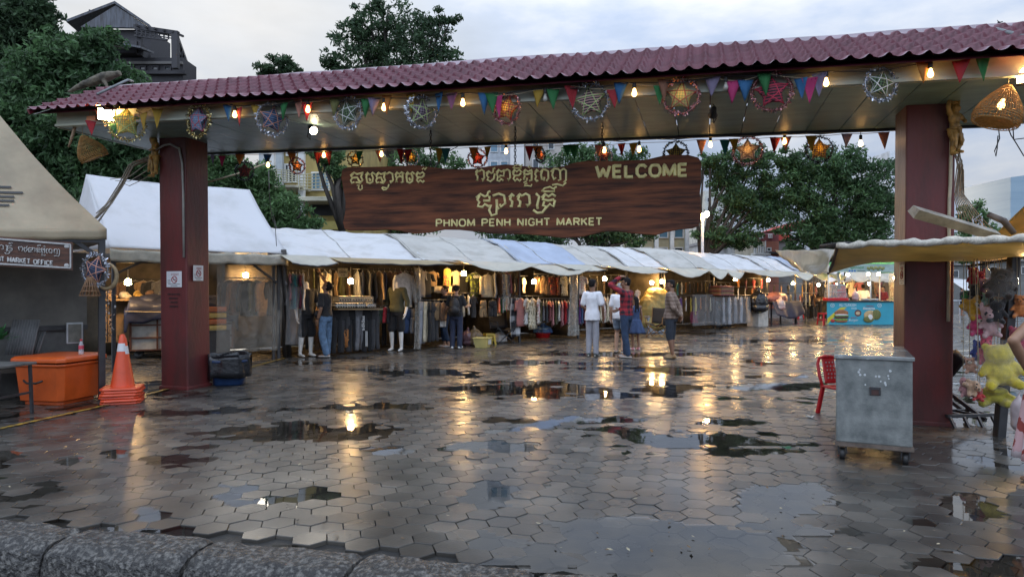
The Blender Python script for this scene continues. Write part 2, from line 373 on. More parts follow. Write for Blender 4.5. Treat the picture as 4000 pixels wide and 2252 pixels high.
    fr=N.new('ShaderNodeFresnel'); fr.inputs[0].default_value=1.36; tr=N.new('ShaderNodeBsdfTransparent'); tr.inputs[0].default_value=(.82,.8,.76,1)
    gl=N.new('ShaderNodeBsdfGlossy'); gl.inputs['Roughness'].default_value=.015; gl.inputs['Color'].default_value=(1,1,1,1)
    mi=N.new('ShaderNodeMixShader'); L.new(fr.outputs[0],mi.inputs[0]); L.new(tr.outputs[0],mi.inputs[1]); L.new(gl.outputs[0],mi.inputs[2]); L.new(mi.outputs[0],N['Material Output'].inputs[0])
    co=N.new('ShaderNodeTexCoord'); nn=N.new('ShaderNodeTexNoise'); nn.inputs['Scale'].default_value=5; L.new(co.outputs['Object'],nn.inputs['Vector'])
    bp=N.new('ShaderNodeBump'); bp.inputs['Strength'].default_value=.05; bp.inputs['Distance'].default_value=.01; L.new(nn.outputs['Fac'],bp.inputs['Height']); L.new(bp.outputs[0],gl.inputs['Normal']); L.new(bp.outputs[0],fr.inputs['Normal'])
    npmesh('puddle_water',wv,wf,m,smooth=True)['kind']='structure'
    # yellow painted line
    yl=MB(); pts=[G(-60,1690),G(420,1583),G(1110,1400)]
    for p,q in zip(pts,pts[1:]):
        s=(q-p).normalized().cross(Vector((0,0,1)))*.035; k=max(2,int((q-p).length/.5))
        for i in range(k):
            a1=p+(q-p)*i/k; b1=p+(q-p)*(i+1)/k; z=Vector((0,0,.0135))
            yl.add([a1-s+z,a1+s+z,b1+s+z,b1-s+z],[(0,1,2,3)])
    yl.build('road_marking',M('worn_yellow_paint',(.05,.045,.035),.35,.0,14,c2=(.45,.28,.03)))['kind']='structure'
build_ground()
# kerb stones
def kerb_stones():
    mk=M('kerb_concrete',(.022,.02,.018),.5,0,34,1.2,48,c2=(.155,.145,.128),ncon=(.46,.66))
    n4=mk.node_tree; bsd=n4.nodes['Principled BSDF']
    edges=[-4.6,-.62,.33,1.28,2.24,3.45,4.4]; base=KA+KD*0
    e=[-2.6,-1.6,-.35,.62,1.56,2.52,3.5,4.45,5.4,6.35,7.3]; names=['kerb stone cut off by the left edge','leftmost kerb stone at the photo corner','rough grey kerb stone with pale top, second from the left','rough grey kerb stone lying left of the middle joint','pitted pale kerb stone at the bottom centre','kerb stone running out of the bottom edge by the clear puddle','kerb stone below the large clear puddle','kerb stone right of the large clear puddle','kerb stone below the steel cart','kerb stone at the right corner']
    k=0
    for a,b in zip(e,e[1:]):
        mb=MB(); nu,nv=44,30; rr=rng(k)
        def fn(u,v,a=a,b=b,k=k):
            s=a+.012+(b-a-.024)*u; end=min(1,min(u,1-u)*(b-a)/.05); ang=v*PI*.56
            # profile: back bottom -> top -> front face
            prof=[(.07,-.06),(.065,-.004),(.025,.014),(-.10,.020),(-.20,.008),(-.265,-.035),(-.29,-.12),(-.30,-.40)]
            f=v*(len(prof)-1); i=min(int(f),len(prof)-2); w=f-i; w=w*w*(3-2*w)*.5+w*.5
            y=prof[i][0]*(1-w)+prof[i+1][0]*w; z=prof[i][1]*(1-w)+prof[i+1][1]*w
            z-= (1-end)*.02; y*= .93+.07*end
            p=KA+KD*s+KN*(y-.02)+Vector((0,0,z)); d=mnoise.noise(p*9)*.02+mnoise.noise(p*24)*.008+mnoise.noise(p*3+Vector((k,0,0)))*.018
            return p+(KN*-.4+Vector((0,0,.8)))*d
        mb.sheet(fn,nu,nv,0)
        ca=[fn(0,j/nv) for j in range(nv+1)]; cb=[fn(1,j/nv) for j in range(nv+1)]
        mb.add(ca,[tuple(range(nv,-1,-1))]); mb.add(cb,[tuple(range(nv+1))])
        if k<10: tag(mb.build('kerb_stone',mk),names[k],'kerb stone','kerb stones along the plaza edge')
        k+=1
kerb_stones()
# ================================================================ GATE
GL=Vector((-4.95,10.5,0)); GR=Vector((4.62,7.8,0)); GU=(GR-GL).normalized(); GLEN=(GR-GL).length
GN=Vector((GU.y,-GU.x,0))          # toward the camera side
if GN.y>0: GN=-GN
GROT=math.atan2(GU.y,GU.x)
SL=-.0225
def zb(s): return 3.625+SL*(s-5)   # underside of the gate roof
def gp(s,t,z): return GL+GU*s+GN*t+Vector((0,0,z))
def gpx(px,py,t):
    """gate coordinates (s,z) of a sight line on the plane t"""
    k=(px-2000)/F; b=GL+GN*t; s=(k*b.y-b.x)/(GU.x-k*GU.y); p=b+GU*s
    return s,CH+(HY-py)/F*p.y
def gpt(px,py,t): s,z=gpx(px,py,t); return gp(s,t,z)
col_m=M('maroon_paint',(.135,.027,.026),.42,0,3.2,.25,26,c2=(.08,.027,.024),stretch=(1,1,.3),ncon=(.42,.62),spec=.4)
sof_m=M('grey_green_boards',(.21,.31,.295),.45,.2,2.,.08,60,stretch=(1,3,1),spec=.35)
tile_r=M('glazed_roof_tile',(.105,.012,.026),.3,0,2.2,.05,60,spec=.5,c2=(.18,.04,.06),coat=.35)
tile_d=M('ridge_metal',(.23,.16,.18),.35,.3,4,.1,30)
dark_m=M('black_steel',(.02,.02,.022),.45,.3,9)
gate=thing('entrance_gate','wide entrance gate with two maroon columns and a red tiled roof','gate',GL,GROT)
def L_(s,t,z): return Vector((s,-t,z))         # gate local
for s0,ls in ((0,-.045),(GLEN,.03)):
    mb=MB(); mb.bar(L_(s0,0,-.02),L_(s0+ls,0,zb(s0)+.05),.48,.48,up=(0,1,0)); mb.box(L_(s0,0,.02),(.53,.53,.07)); mb.build('column',col_m,gate,.018)
mb=MB(); s=-1.15; r=rng(2)
while s<11.1:
    w=.40; z=.02
    mb.add([L_(s+.004,1.15,zb(s)),L_(s+w-.006,1.15,zb(s+w)),L_(s+w-.006,-.9,zb(s+w)+r.uniform(0,.004)),L_(s+.004,-.9,zb(s)),
            L_(s+.004,1.15,zb(s)+z),L_(s+w-.006,1.15,zb(s+w)+z),L_(s+w-.006,-.9,zb(s+w)+z),L_(s+.004,-.9,zb(s)+z)],[(3,2,1,0),(4,5,6,7),(0,1,5,4),(1,2,6,5),(2,3,7,6),(3,0,4,7)]); s+=w
se=s
mb.build('soffit_boards',sof_m,gate)
mb=MB()
mb.bar(L_(-1.15,1.165,zb(-1.15)+.125),L_(se,1.165,zb(se)+.125),.025,.27,up=(0,0,1)); mb.bar(L_(-1.15,1.185,zb(-1.15)+.012),L_(se,1.185,zb(se)+.012),.05,.03)
mb.bar(L_(-1.163,1.14,zb(-1.15)+.11),L_(-1.163,-.9,zb(-1.15)+.11),.025,.24); mb.bar(L_(se+.013,1.14,zb(se)+.11),L_(se+.013,-.9,zb(se)+.11),.025,.24)
mb.build('fascia',M('fascia_paint',(.33,.34,.26),.4,.2,3,stretch=(.4,1,2)),gate)
mb=MB(); mb.bar(L_(-1.15,-.93,zb(-1.15)+.05),L_(se,-.93,zb(se)+.05),.05,.16); mb.box(L_(5,0,zb(5)+.06),(.1,.1,.02)); mb.build('back_fascia',dark_m,gate)
def roof():
    zr,ze=.84,.14; rows=6; tr=.1; te=1.42; s0,s1=-1.33,11.3; n=int((s1-s0)/.168*10)
    mb=MB(); vs=[];fs=[]
    def wave(s):
        p=(s/.168)%1.
        return .030*math.sin(PI*p/.42) if p<.42 else -.012*math.sin(PI*(p-.42)/.58)
    lines=[]
    for k in range(rows):
        for e in (0,1):
            f=(k+e)/rows; t=tr+(te-tr)*f+(.018 if e else 0.); lift=(.0 if not e else .048)
            lines.append((t,f,lift,k))
    slope=Vector((0,-(te-tr),ze-zr)).normalized(); nrm=Vector((0,-(zr-ze),(te-tr))).normalized(); nrm=Vector((0,nrm.y,nrm.z))
    for (t,f,lift,k) in lines:
        for i in range(n+1):
            s=s0+(s1-s0)*i/n; z=zr+(ze-zr)*f+zb(s)+.02*mnoise.noise(Vector((s*.6,3,k*.1)))
            sag=.0 if f<.99 else .012*mnoise.noise(Vector((s*2.,1,1)))
            d=wave(s+ .02*mnoise.noise(Vector((k*3.1,int(s/.8),0))))*1.0+lift+sag+.004*mnoise.noise(Vector((int(s/.2)*1.37,k*2.3,5)))
            p=L_(s,t,z)+nrm*d; vs.append(p)
    w=n+1
    for k in range(len(lines)-1):
        for i in range(n): fs.append((k*w+i,(k+1)*w+i,(k+1)*w+i+1,k*w+i+1))
    mb.add(vs,fs,0,True)
    # underside and back slope
    A=[L_(s,t,zb(s)+z) for s,t,z in ((s0,tr,zr-.03),(s1,tr,zr-.03),(s1,te-.03,ze-.012),(s0,te-.03,ze-.012))]; mb.add(A,[(0,1,2,3)])
    for k in range(5):
        t1=tr-(1.15*k/5); t2=tr-(1.15*(k+1)/5); z1=zr-.62*k/5; z2=zr-.62*(k+1)/5
        mb.add([L_(s0,t1,zb(s0)+z1),L_(s1,t1,zb(s1)+z1),L_(s1,t2,zb(s1)+z2+.03),L_(s0,t2,zb(s0)+z2+.03)],[(3,2,1,0)])
    o=mb.build('roof_tiles',tile_r,gate); o.data.materials.append(tile_d)
    # scalloped back eave
    mb=MB(); n=240
    def fb(u,v): s=s0+(s1-s0)*u; return L_(s,-1.02-.07*v,zb(s)+.17-.05*v+wave(s)*.8)
    mb.sheet(fb,n*2,1,.012); mb.build('back_eave',tile_r,gate)
    mb=MB()
    def fr(u,v):
        s=s0+(s1-s0)*u; a=-1+2*v; return L_(s,tr+a*.17,zb(s)+zr+.035-.12*abs(a)+.012*mnoise.noise(Vector((s*1.7,a*2,0)))+.02*mnoise.noise(Vector((s*.5,0,7))))
    mb.sheet(fr,90,6,.01); mb.build('ridge_cap',tile_d,gate)
    mb=MB(); 
    for s in (s0-.01,s1+.01):
        for a_ in ((te+.02,ze+.015),(-1.05,.2)): MB().bar(L_(s,tr,zb(s)+zr),L_(s,a_[0],zb(s)+a_[1]),.03,.07).build('verge_trim',tile_r,gate)
roof()
# conduits fixed to the columns
pipe_m=M('grey_conduit',(.30,.29,.26),.45,.2)
mb=MB(); P=[gpt(598,590,.3),gpt(640,568,.3),gpt(665,563,.27),gpt(700,580,.262),gpt(712,640,.262),gpt(716,760,.262),gpt(718,1005,.262)]
tag(mb.tube(P,.016,8).build('conduit_pipe',pipe_m),'grey conduit bent over the front of the left gate column','pipe')
mb=MB(); P=[gpt(3716,430,.28),gpt(3716,520,.28),gpt(3712,720,.275),gpt(3708,780,.27),gpt(3704,1255,.262)]
tag(mb.tube(P,.018,8).build('conduit_pipe',M('cream_conduit',(.48,.42,.3),.45,.2)),'cream conduit down the right gate column','pipe')
# ================================================================ SIGN BOARD
sign_m=M('dark_stained_wood',(.04,.014,.008),.55,0,4.,.3,14,c2=(.29,.095,.04),stretch=(.3,1,3.6),ncon=(.36,.74),spec=.25)
gold_m=M('gold_letters',(.95,.80,.36),.5,.14,20)
OUT=[(1332,690),(1336,663),(1346,656),(1362,652),(1435,652),(1539,649),(1629,645),(1704,655),(1778,661),(1853,658),(1913,648),(1973,642),(2013,644),(2085,653),(2142,655),(2200,650),(2238,636),(2295,627),(2409,629),(2523,623),(2580,610),(2618,603),(2694,606),(2728,615),(2740,634),(2738,695),(2734,752),(2740,809),(2740,847),(2728,882),(2705,891),(2656,895),(2599,906),(2561,918),(2504,914),(2409,903),(2352,905),(2276,924),(2200,930),(2123,920),(2050,914),(1928,912),(1868,905),(1793,897),(1734,896),(1674,908),(1614,912),(1554,900),(1509,896),(1450,900),(1360,900),(1345,893),(1339,869),(1348,824),(1349,785),(1339,735)]
ST=.06
sc0,_=gpx(2040,780,ST); sorg=gp(sc0,ST,2.7)
sign=thing('hanging_sign','long dark wooden welcome sign with wavy edges and gold lettering','sign',sorg,GROT)
def sg(px,py,t=0.): s,z=gpx(px,py,ST+t); return Vector((s-sc0,-t,z-2.7))
mb=MB(); pl=[(sg(x,y).x,sg(x,y).z) for x,y in reversed(OUT)]
mb.prism(pl,(0,0,0),(1,0,0),(0,0,1),.05); mb.build('board',sign_m,sign,.008)
def sline(body,x0,y0,x1,y1,h,off=.0,ext=.016,mat=None,root=None,fn=None,shear=0):
    a=(fn or sg)(x0,y0); b=(fn or sg)(x1,y1); d=b-a; w=math.hypot(d.x,d.y,d.z)
    o=textobj(body,h,mat or gold_m,'lettering',root or sign,ext,off,w,shear)
    o.location=a+Vector((0,-.0015,0)); o.rotation_euler=(0,-math.atan2(d.z,d.x),0); return o
hW=(sg(2330,650)-sg(2330,699)).z
# Khmer letter skeletons: strokes in a unit box, y up
KH={'sa':[[(0,.72),(.28,1),(.5,.84),(.95,1)],[(.26,.95),(.06,.66),(.16,.5),(.03,.28),(.12,.03),(.3,.12)],[(.14,.5),(.5,.55),(.62,.25),(.82,.06)],[(.9,.95),(.78,.6),(.9,.3),(.72,.02),(.4,.1)]],
'mo':[[(0,.74),(.2,1),(.42,.78)],[(.2,.95),(.08,.6),(.16,.08),(.45,-.02),(.74,.12),(.78,.55),(.6,.85)],[(.55,.8),(.74,1),(1,.82)],[(.36,.45),(.52,.3),(.4,.2)]],
'aa':[[(0,.85),(.45,1),(.85,.88),(.95,.3),(.6,.02),(.55,.25)]],
'ko':[[(0,.72),(.22,1),(.45,.8),(.72,1),(1,.85)],[(.2,.92),(.08,.6),(.2,.45),(.12,.05),(.3,.12)],[(.2,.5),(.55,.62),(.85,.5)],[(.82,.9),(.82,.5),(.85,.08),(.65,.05)]],
'no':[[(0,.72),(.22,1),(.48,.82),(.75,1),(1,.75)],[(.2,.92),(.1,.62),(.22,.5),(.7,.5),(.95,.7)],[(.25,.45),(.12,.22),(.3,.02),(.5,.22),(.8,.02),(.95,.2)]],
'ro':[[(.1,.75),(.55,1),(.9,.82)],[(.5,.9),(.25,.6),(.6,.45),(.55,.05),(.25,.12)]],
'co':[[(0,.72),(.3,.92),(.6,.72),(.78,.85),(.8,1.15),(1,1.2)],[(.25,.85),(.08,.5),(.3,.38),(.15,.15),(.5,-.02),(.85,.25),(.95,.7)]],
'tho':[[(0,.74),(.3,1),(.6,.82),(1,.98)],[(.25,.92),(.08,.6),(.2,.4),(.1,.08),(.4,.02),(.6,.2),(.85,.05)],[(.95,.9),(.9,.45),(.45,.5),(.4,.3)]],
'pho':[[(0,.74),(.25,1),(.55,.82),(.95,1)],[(.22,.92),(.1,.6),(.5,.6),(.92,.75)],[(.2,.5),(.1,.15),(.35,.0),(.45,.3)],[(.9,.9),(.9,.1),(.65,.05)]],
'po':[[(0,.74),(.3,1),(.6,.98),(.92,.85),(.95,.25),(.7,.02)],[(.25,.92),(.1,.55),(.2,.15),(.4,.05),(.5,.35)]],
'e':[[(.2,.78),(.6,1),(.95,.85)],[(.55,.9),(.2,.62),(.5,.45),(.25,.2),(.6,.0),(.9,.1)]],
'nyo':[[(0,.74),(.2,1),(.45,.98),(.58,.8),(.6,.1),(.45,.05)],[(.18,.92),(.08,.5),(.2,.1),(.32,.3)],[(.62,.85),(.8,1),(.95,.85),(.95,.1),(.8,-.12)],[(.08,-.32),(.4,-.25),(.75,-.38),(.95,-.1)]],
'phh':[[(0,.72),(.3,1),(.6,.8),(.8,.9),(.85,1.15),(1,1.2)],[(.25,.9),(.08,.58),(.22,.4),(.1,.08),(.45,.02),(.6,.25),(.9,.05)],[(.92,.85),(.95,.5),(.5,.5)]],
'to':[[(0,.72),(.25,1),(.5,.8),(.75,1),(1,.82)],[(.22,.92),(.08,.6),(.5,.5),(.9,.6)],[(.2,.45),(.1,.15),(.4,.02),(.6,.25),(.85,.05),(.95,.55)]],
'ii':[[(0,.1),(.2,.7),(.55,.95),(.85,.5),(.9,.1),(.1,.12)],[(.8,.6),(1,1)]],
'dot':[[(.5,1),(.05,.5),(.5,0),(.95,.5),(.5,1)]],'uu':[[(0,.9),(.4,1),(.25,.3),(.6,0),(1,.25),(.95,1)]],
'subvo':[[(0,.45),(.25,.05),(.6,.1),(.9,.55),(1,1)],[(.1,.5),(.75,.35)]],'subno':[[(.05,.8),(.35,1),(.5,.7),(.2,.45),(.1,.1),(.5,.2),(.9,.05),(1,.5)]],
'subso':[[(.75,1),(.78,.55),(.95,.4)],[(.05,.6),(.3,.65),(.15,.35),(.35,.02),(.75,.12),(.78,.6)]],'subro':[[(.2,1),(.45,.85),(.3,.4),(.35,.2)],[(0,.15),(.3,.0),(.7,.02),(1,.3)]],
'tan':[[(0,.3),(.35,.75),(.5,.2),(.9,.9)]]}
def khmer(lst,fn,rad,mat,root,sx,ox,sy,oy):
    mb=MB()
    for g,x0,x1,yt,yb in lst:
        for st in KH[g]:
            P=[]
            for a,b in st: P.append(fn(ox+sx*(x0+(x1-x0)*a),oy+sy*(yb+(yt-yb)*b)))
            k=rad*(.72 if g in('ii','dot','uu','subvo','subno','tan') else 1)
            mb.tube(P,k,6)
    return mb.build('lettering',mat,root)
kA=.2989; kB=.3804
khmer([('sa',130,310,148,288),('uu',218,285,310,375),('mo',330,455,148,286),('sa',462,600,148,288),('aa',600,695,146,286),('subvo',540,635,300,378),('ko',715,835,142,284),('mo',855,970,142,280),('no',985,1102,142,278),('tan',1068,1135,72,122)],sg,.0155,gold_m,sign,kA,1330,kA,630)
khmer([('ro',148,190,168,285),('aa',190,245,165,285),('co',258,355,172,285),('tho',365,450,165,285),('aa',450,512,162,284),('no',530,625,165,285),('ii',535,635,112,155),('pho',638,738,165,285),('dot',692,720,126,150),('subno',640,730,288,338),('e',752,800,165,285),('po',815,905,163,284),('nyo',925,1090,155,282)],sg,.0145,gold_m,sign,kB,1800,kB,600)
khmer([('phh',160,305,415,552),('subso',272,400,470,640),('aa',330,465,412,552),('ro',490,555,415,552),('ro',570,640,415,552),('aa',630,715,412,552),('subro',745,880,410,608),('to',830,975,415,552),('ii',830,985,338,395)],sg,.0185,gold_m,sign,kB,1800,kB,600)
LA={'W':[[(0,1),(.25,0),(.5,.75),(.75,0),(1,1)]],'E':[[(.95,1),(.05,1),(.05,0),(.95,0)],[(.05,.5),(.85,.5)]],'L':[[(.05,1),(.05,0),(.95,0)]],'C':[[(1,.8),(.75,1),(.28,1),(.02,.72),(.02,.28),(.28,0),(.75,0),(1,.2)]],'O':[[(.5,1),(.2,.96),(.02,.68),(.02,.32),(.2,.04),(.5,0),(.8,.04),(.98,.32),(.98,.68),(.8,.96),(.5,1)]],'M':[[(.02,0),(.05,1),(.5,.1),(.95,1),(.98,0)]],
'P':[[(.05,0),(.05,1),(.7,1),(.96,.86),(.96,.62),(.7,.46),(.05,.46)]],'H':[[(.05,0),(.05,1)],[(.95,0),(.95,1)],[(.05,.5),(.95,.5)]],'N':[[(.05,0),(.05,1),(.95,0),(.95,1)]],'I':[[(.5,0),(.5,1)]],'G':[[(.98,.8),(.72,1),(.28,1),(.02,.72),(.02,.28),(.28,0),(.72,0),(.97,.16),(.97,.46),(.6,.46)]],'T':[[(0,1),(1,1)],[(.5,1),(.5,0)]],'A':[[(0,0),(.5,1),(1,0)],[(.2,.32),(.8,.32)]],'R':[[(.05,0),(.05,1),(.7,1),(.96,.86),(.96,.62),(.7,.48),(.05,.48)],[(.55,.48),(.98,0)]],'K':[[(.05,0),(.05,1)],[(.95,1),(.1,.42)],[(.35,.6),(.98,0)]],'F':[[(.05,0),(.05,1),(.95,1)],[(.05,.52),(.8,.52)]]}
LW={'W':1.3,'M':1.12,'I':.22,'O':1.02,'L':.8,'E':.82,'T':.88,'F':.78,' ':.55}
def latin(text,fn,x0,y0,x1,y1,hpx,rad,mat,root,gap=.34):
    '''bold raised capitals along the line (x0,y0)-(x1,y1), built stroke by stroke'''
    ws=[LW.get(c,.92)+gap for c in text]; tot=sum(ws)-gap; a=0.; objs=[]; mb=MB()
    for c,w in zip(text,ws):
        for st in LA.get(c,[]):
            P=[]
            for u,v in st:
                f=(a+u*(w-gap))/tot; P.append(fn(x0+(x1-x0)*f,y0+(y1-y0)*f-hpx*v))
            Q=[P[0]]
            for p,q in zip(P,P[1:]): Q+=[p*.92+q*.08,p*.08+q*.92,q] if (q-p).length>rad*3 else [q]
            mb.tube(Q,rad,6)
        a+=w
    return mb.build('lettering',mat,root)
latin('WELCOME',sg,2330,694,2684,686,44,.023,gold_m,sign)
latin('PHNOM PENH NIGHT MARKET',sg,1704,884,2350,878,26,.0125,gold_m,sign)
ch_m=dark_m
def chain(p,q,mat=ch_m,r=.006,ln=.05):
    mb=MB(); d=q-p; k=max(2,int(d.length/ln*1.25))
    for i in range(k):
        c=p+d*(i+.5)/k; dirn=d.normalized(); x,y,_=basis(dirn); a=x if i%2 else y; pts=[c+dirn*ln*.5*math.cos(2*PI*j/10)+a*ln*.26*math.sin(2*PI*j/10) for j in range(11)]
        mb.tube(pts,r,5,caps=False)
    return mb
for px in (1682,2012,2352):
    s,_=gpx(px,600,ST-.025); top=gp(s,ST-.025,zb(s)); z=sg(px,(648 if px<2300 else 628)).z+2.7
    o=chain(Vector((s-sc0,.03,zb(s)-2.7)),Vector((s-sc0,.03,z-2.72))).build('chain',ch_m,sign)
# ================================================================ THINGS HUNG ON THE GATE
def emis(name,c,s):
    return M(name,(.8,.7,.5),.3,0,emit=c,es=s)
bulb_on=emis('lit_bulb',(1,.52,.15),9.); bulb_off=M('clear_bulb_glass',(.35,.33,.28),.08,0,spec=.8)
flood_on=emis('lit_flood',(1,.62,.24),130.)
spot_on=emis('lit_spot',(1,.8,.5),25.)
cord_m=M('dark_cord',(.03,.03,.03),.6,0); rope_m=M('pale_cord',(.4,.33,.22),.8,.2)
PALC={'red':(.42,.02,.03),'green':(.03,.22,.06),'yellow':(.48,.30,.03),'blue':(.03,.16,.36),'pink':(.55,.04,.18),'lilac':(.30,.25,.38),'peach':(.62,.28,.2),'orange':(.60,.24,.04),'teal':(.02,.20,.20),'olive':(.20,.20,.06),'mauve':(.34,.12,.22),'brown':(.32,.14,.08)}
def flagm(c): return M('flag_'+c,tuple(x*.82+.012 for x in PALC[c]),.8,.12,5,trans=.3)
def bunting(name,label,t,lst,h,dz=0.):
    P=[gpt(px,py,t) for px,py,c in lst]; root=thing('bunting',label,'bunting',P[0],GROT,'pennant strings on the gate')
    inv=Matrix.Rotation(-GROT,3,'Z'); loc=lambda p: inv@(p-P[0])
    path=[loc(P[0]+Vector((0,0,.02)))]
    for i,p in enumerate(P[:-1]):
        path+= [loc(p), loc((p+P[i+1])/2-Vector((0,0,.012)))]
    path.append(loc(P[-1])); MB().tube(path,.004,5).build('cord',rope_m,root)
    r=rng(len(lst))
    for i,(px,py,c) in enumerate(lst):
        p=loc(P[i]); w=.075*r.uniform(.85,1.1); hh=h*r.uniform(.85,1.12); cv=r.uniform(-.04,.04); tw=r.uniform(-.5,.5); lean=r.uniform(-.02,.02)
        mb=MB()
        def fn(u,v):
            k=1-v*.985; x=(u-.5)*2*w*k; return Vector((x*math.cos(tw)+lean*v,x*math.sin(tw)+cv*math.sin(PI*v)*(1-abs(2*u-1))+.02*v*cv*10,-hh*v))
        mb.sheet(fn,4,6,.002); o=mb.build('pennant',flagm(c),root); o.location=p
def ey(px): return np.interp(px,[110,640,1100,1700,2250,2900,3500,4000],[450,418,400,366,340,300,250,200])
FL=[(355,470,'red'),(445,480,'green'),(560,440,'yellow'),(615,425,'yellow'),(890,408,'blue'),(935,420,'red'),(1000,410,'yellow'),(1110,400,'green'),(1165,385,'peach'),(1200,400,'red'),(1310,382,'olive'),(1432,385,'green'),(1462,382,'lilac'),(1512,372,'orange'),(1605,365,'yellow'),(1715,362,'blue'),(1765,362,'mauve'),(1890,362,'blue'),(1920,362,'green'),(1945,375,'pink'),(2105,350,'yellow'),(2160,348,'green'),(2232,335,'red'),(2395,350,'red'),(2425,322,'blue'),(2575,335,'green'),(2592,310,'brown'),(2785,300,'lilac'),(2865,315,'pink'),(2912,313,'blue'),(2985,283,'green'),(3128,305,'blue'),(3163,302,'pink'),(3200,285,'lilac'),(3605,240,'orange'),(3755,235,'red'),(3838,218,'green')]
bunting('bunting','string of coloured pennants under the front eave of the gate roof',1.30,FL,.235)
BL=[(795,608,'red'),(830,603,'lilac'),(868,608,'pink'),(938,602,'orange'),(1045,602,'blue'),(1140,598,'orange'),(1242,594,'red'),(1284,592,'red'),(1405,590,'green'),(1482,586,'peach'),(1570,582,'red'),(1595,582,'red'),(1718,578,'yellow'),(1742,578,'teal'),(1850,575,'orange'),(1905,572,'yellow'),(2068,570,'red'),(2100,570,'orange'),(2215,566,'green'),(2240,564,'green'),(2340,565,'peach'),(2428,560,'red'),(2475,558,'yellow'),(2740,545,'peach'),(2832,545,'teal'),(2866,542,'yellow'),(3028,536,'red'),(3070,534,'peach'),(3168,530,'yellow'),(3308,522,'lilac'),(3452,516,'peach')]
bunting('bunting','string of coloured pennants along the back edge of the gate roof',-1.0,BL,.21)
def bulb_mesh():
    mb=MB(); mb.lathe([(.004,.0),(.014,-.005),(.02,-.03),(.031,-.062),(.029,-.082),(.018,-.098),(.004,-.104)],n=10); return mb
def string_light(label,t,lst,seed):
    P=[gpt(px,py,t)+Vector((0,0,.075)) for px,py,on in lst]; root=thing('string_light',label,'string light',P[0],GROT,'bulb strings on the gate')
    inv=Matrix.Rotation(-GROT,3,'Z'); loc=lambda p: inv@(p-P[0]); path=[]
    for i,p in enumerate(P):
        s,_=gpx(lst[i][0],lst[i][1],t); tp=gp(s,t,max(zb(s)-.0,p.z+.06)); path.append(loc(tp)); 
        if i<len(P)-1: q=(p+P[i+1])/2; path.append(loc(Vector((q.x,q.y,tp.z-.04))))
    MB().tube(path,.006,5).build('cable',cord_m,root)
    for i,(px,py,on) in enumerate(lst):
        p=loc(P[i]); so_=MB(); so_.tube([Vector((0,0,path[2*i].z-p.z)),Vector((0,0,.05))],.004,5); so_.lathe([(.012,.06),(.02,.05),(.02,.0),(.016,-.004)],n=10)
        o=so_.build('socket',cord_m,root); o.location=p
        b=bulb_mesh().build('bulb',bulb_on if on else bulb_off,root); b.location=p; b.scale=(.88,.88,.88)
string_light('string of warm bulbs under the front eave of the gate roof',1.30,[(917,455,1),(1203,435,1),(1500,428,1),(1808,410,1),(2130,392,0),(2478,372,1),(2835,348,0),(3227,332,1),(3635,297,1)],1)
string_light('string of warm bulbs along the back edge of the gate roof',-1.0,[(1047,650,1),(1265,612,1),(1490,608,1),(1977,597,1),(2360,593,1),(2497,590,1),(2775,572,1),(3065,560,1),(3362,568,1)],2)
TINS={'silver':(.55,.57,.62),'rose':(.50,.25,.25),'gold':(.5,.42,.2),'dark':(.06,.07,.07)}
def tinsel(c): return M('tinsel_'+c,TINS[c],.22,.1,10,metal=.9,island=.55)
stick_c={'red':(.40,.03,.03),'pale':(.55,.45,.4),'peach':(.6,.28,.18),'white':(.62,.62,.6),'lime':(.42,.55,.22),'black':(.03,.03,.03),'crimson':(.55,.03,.07)}
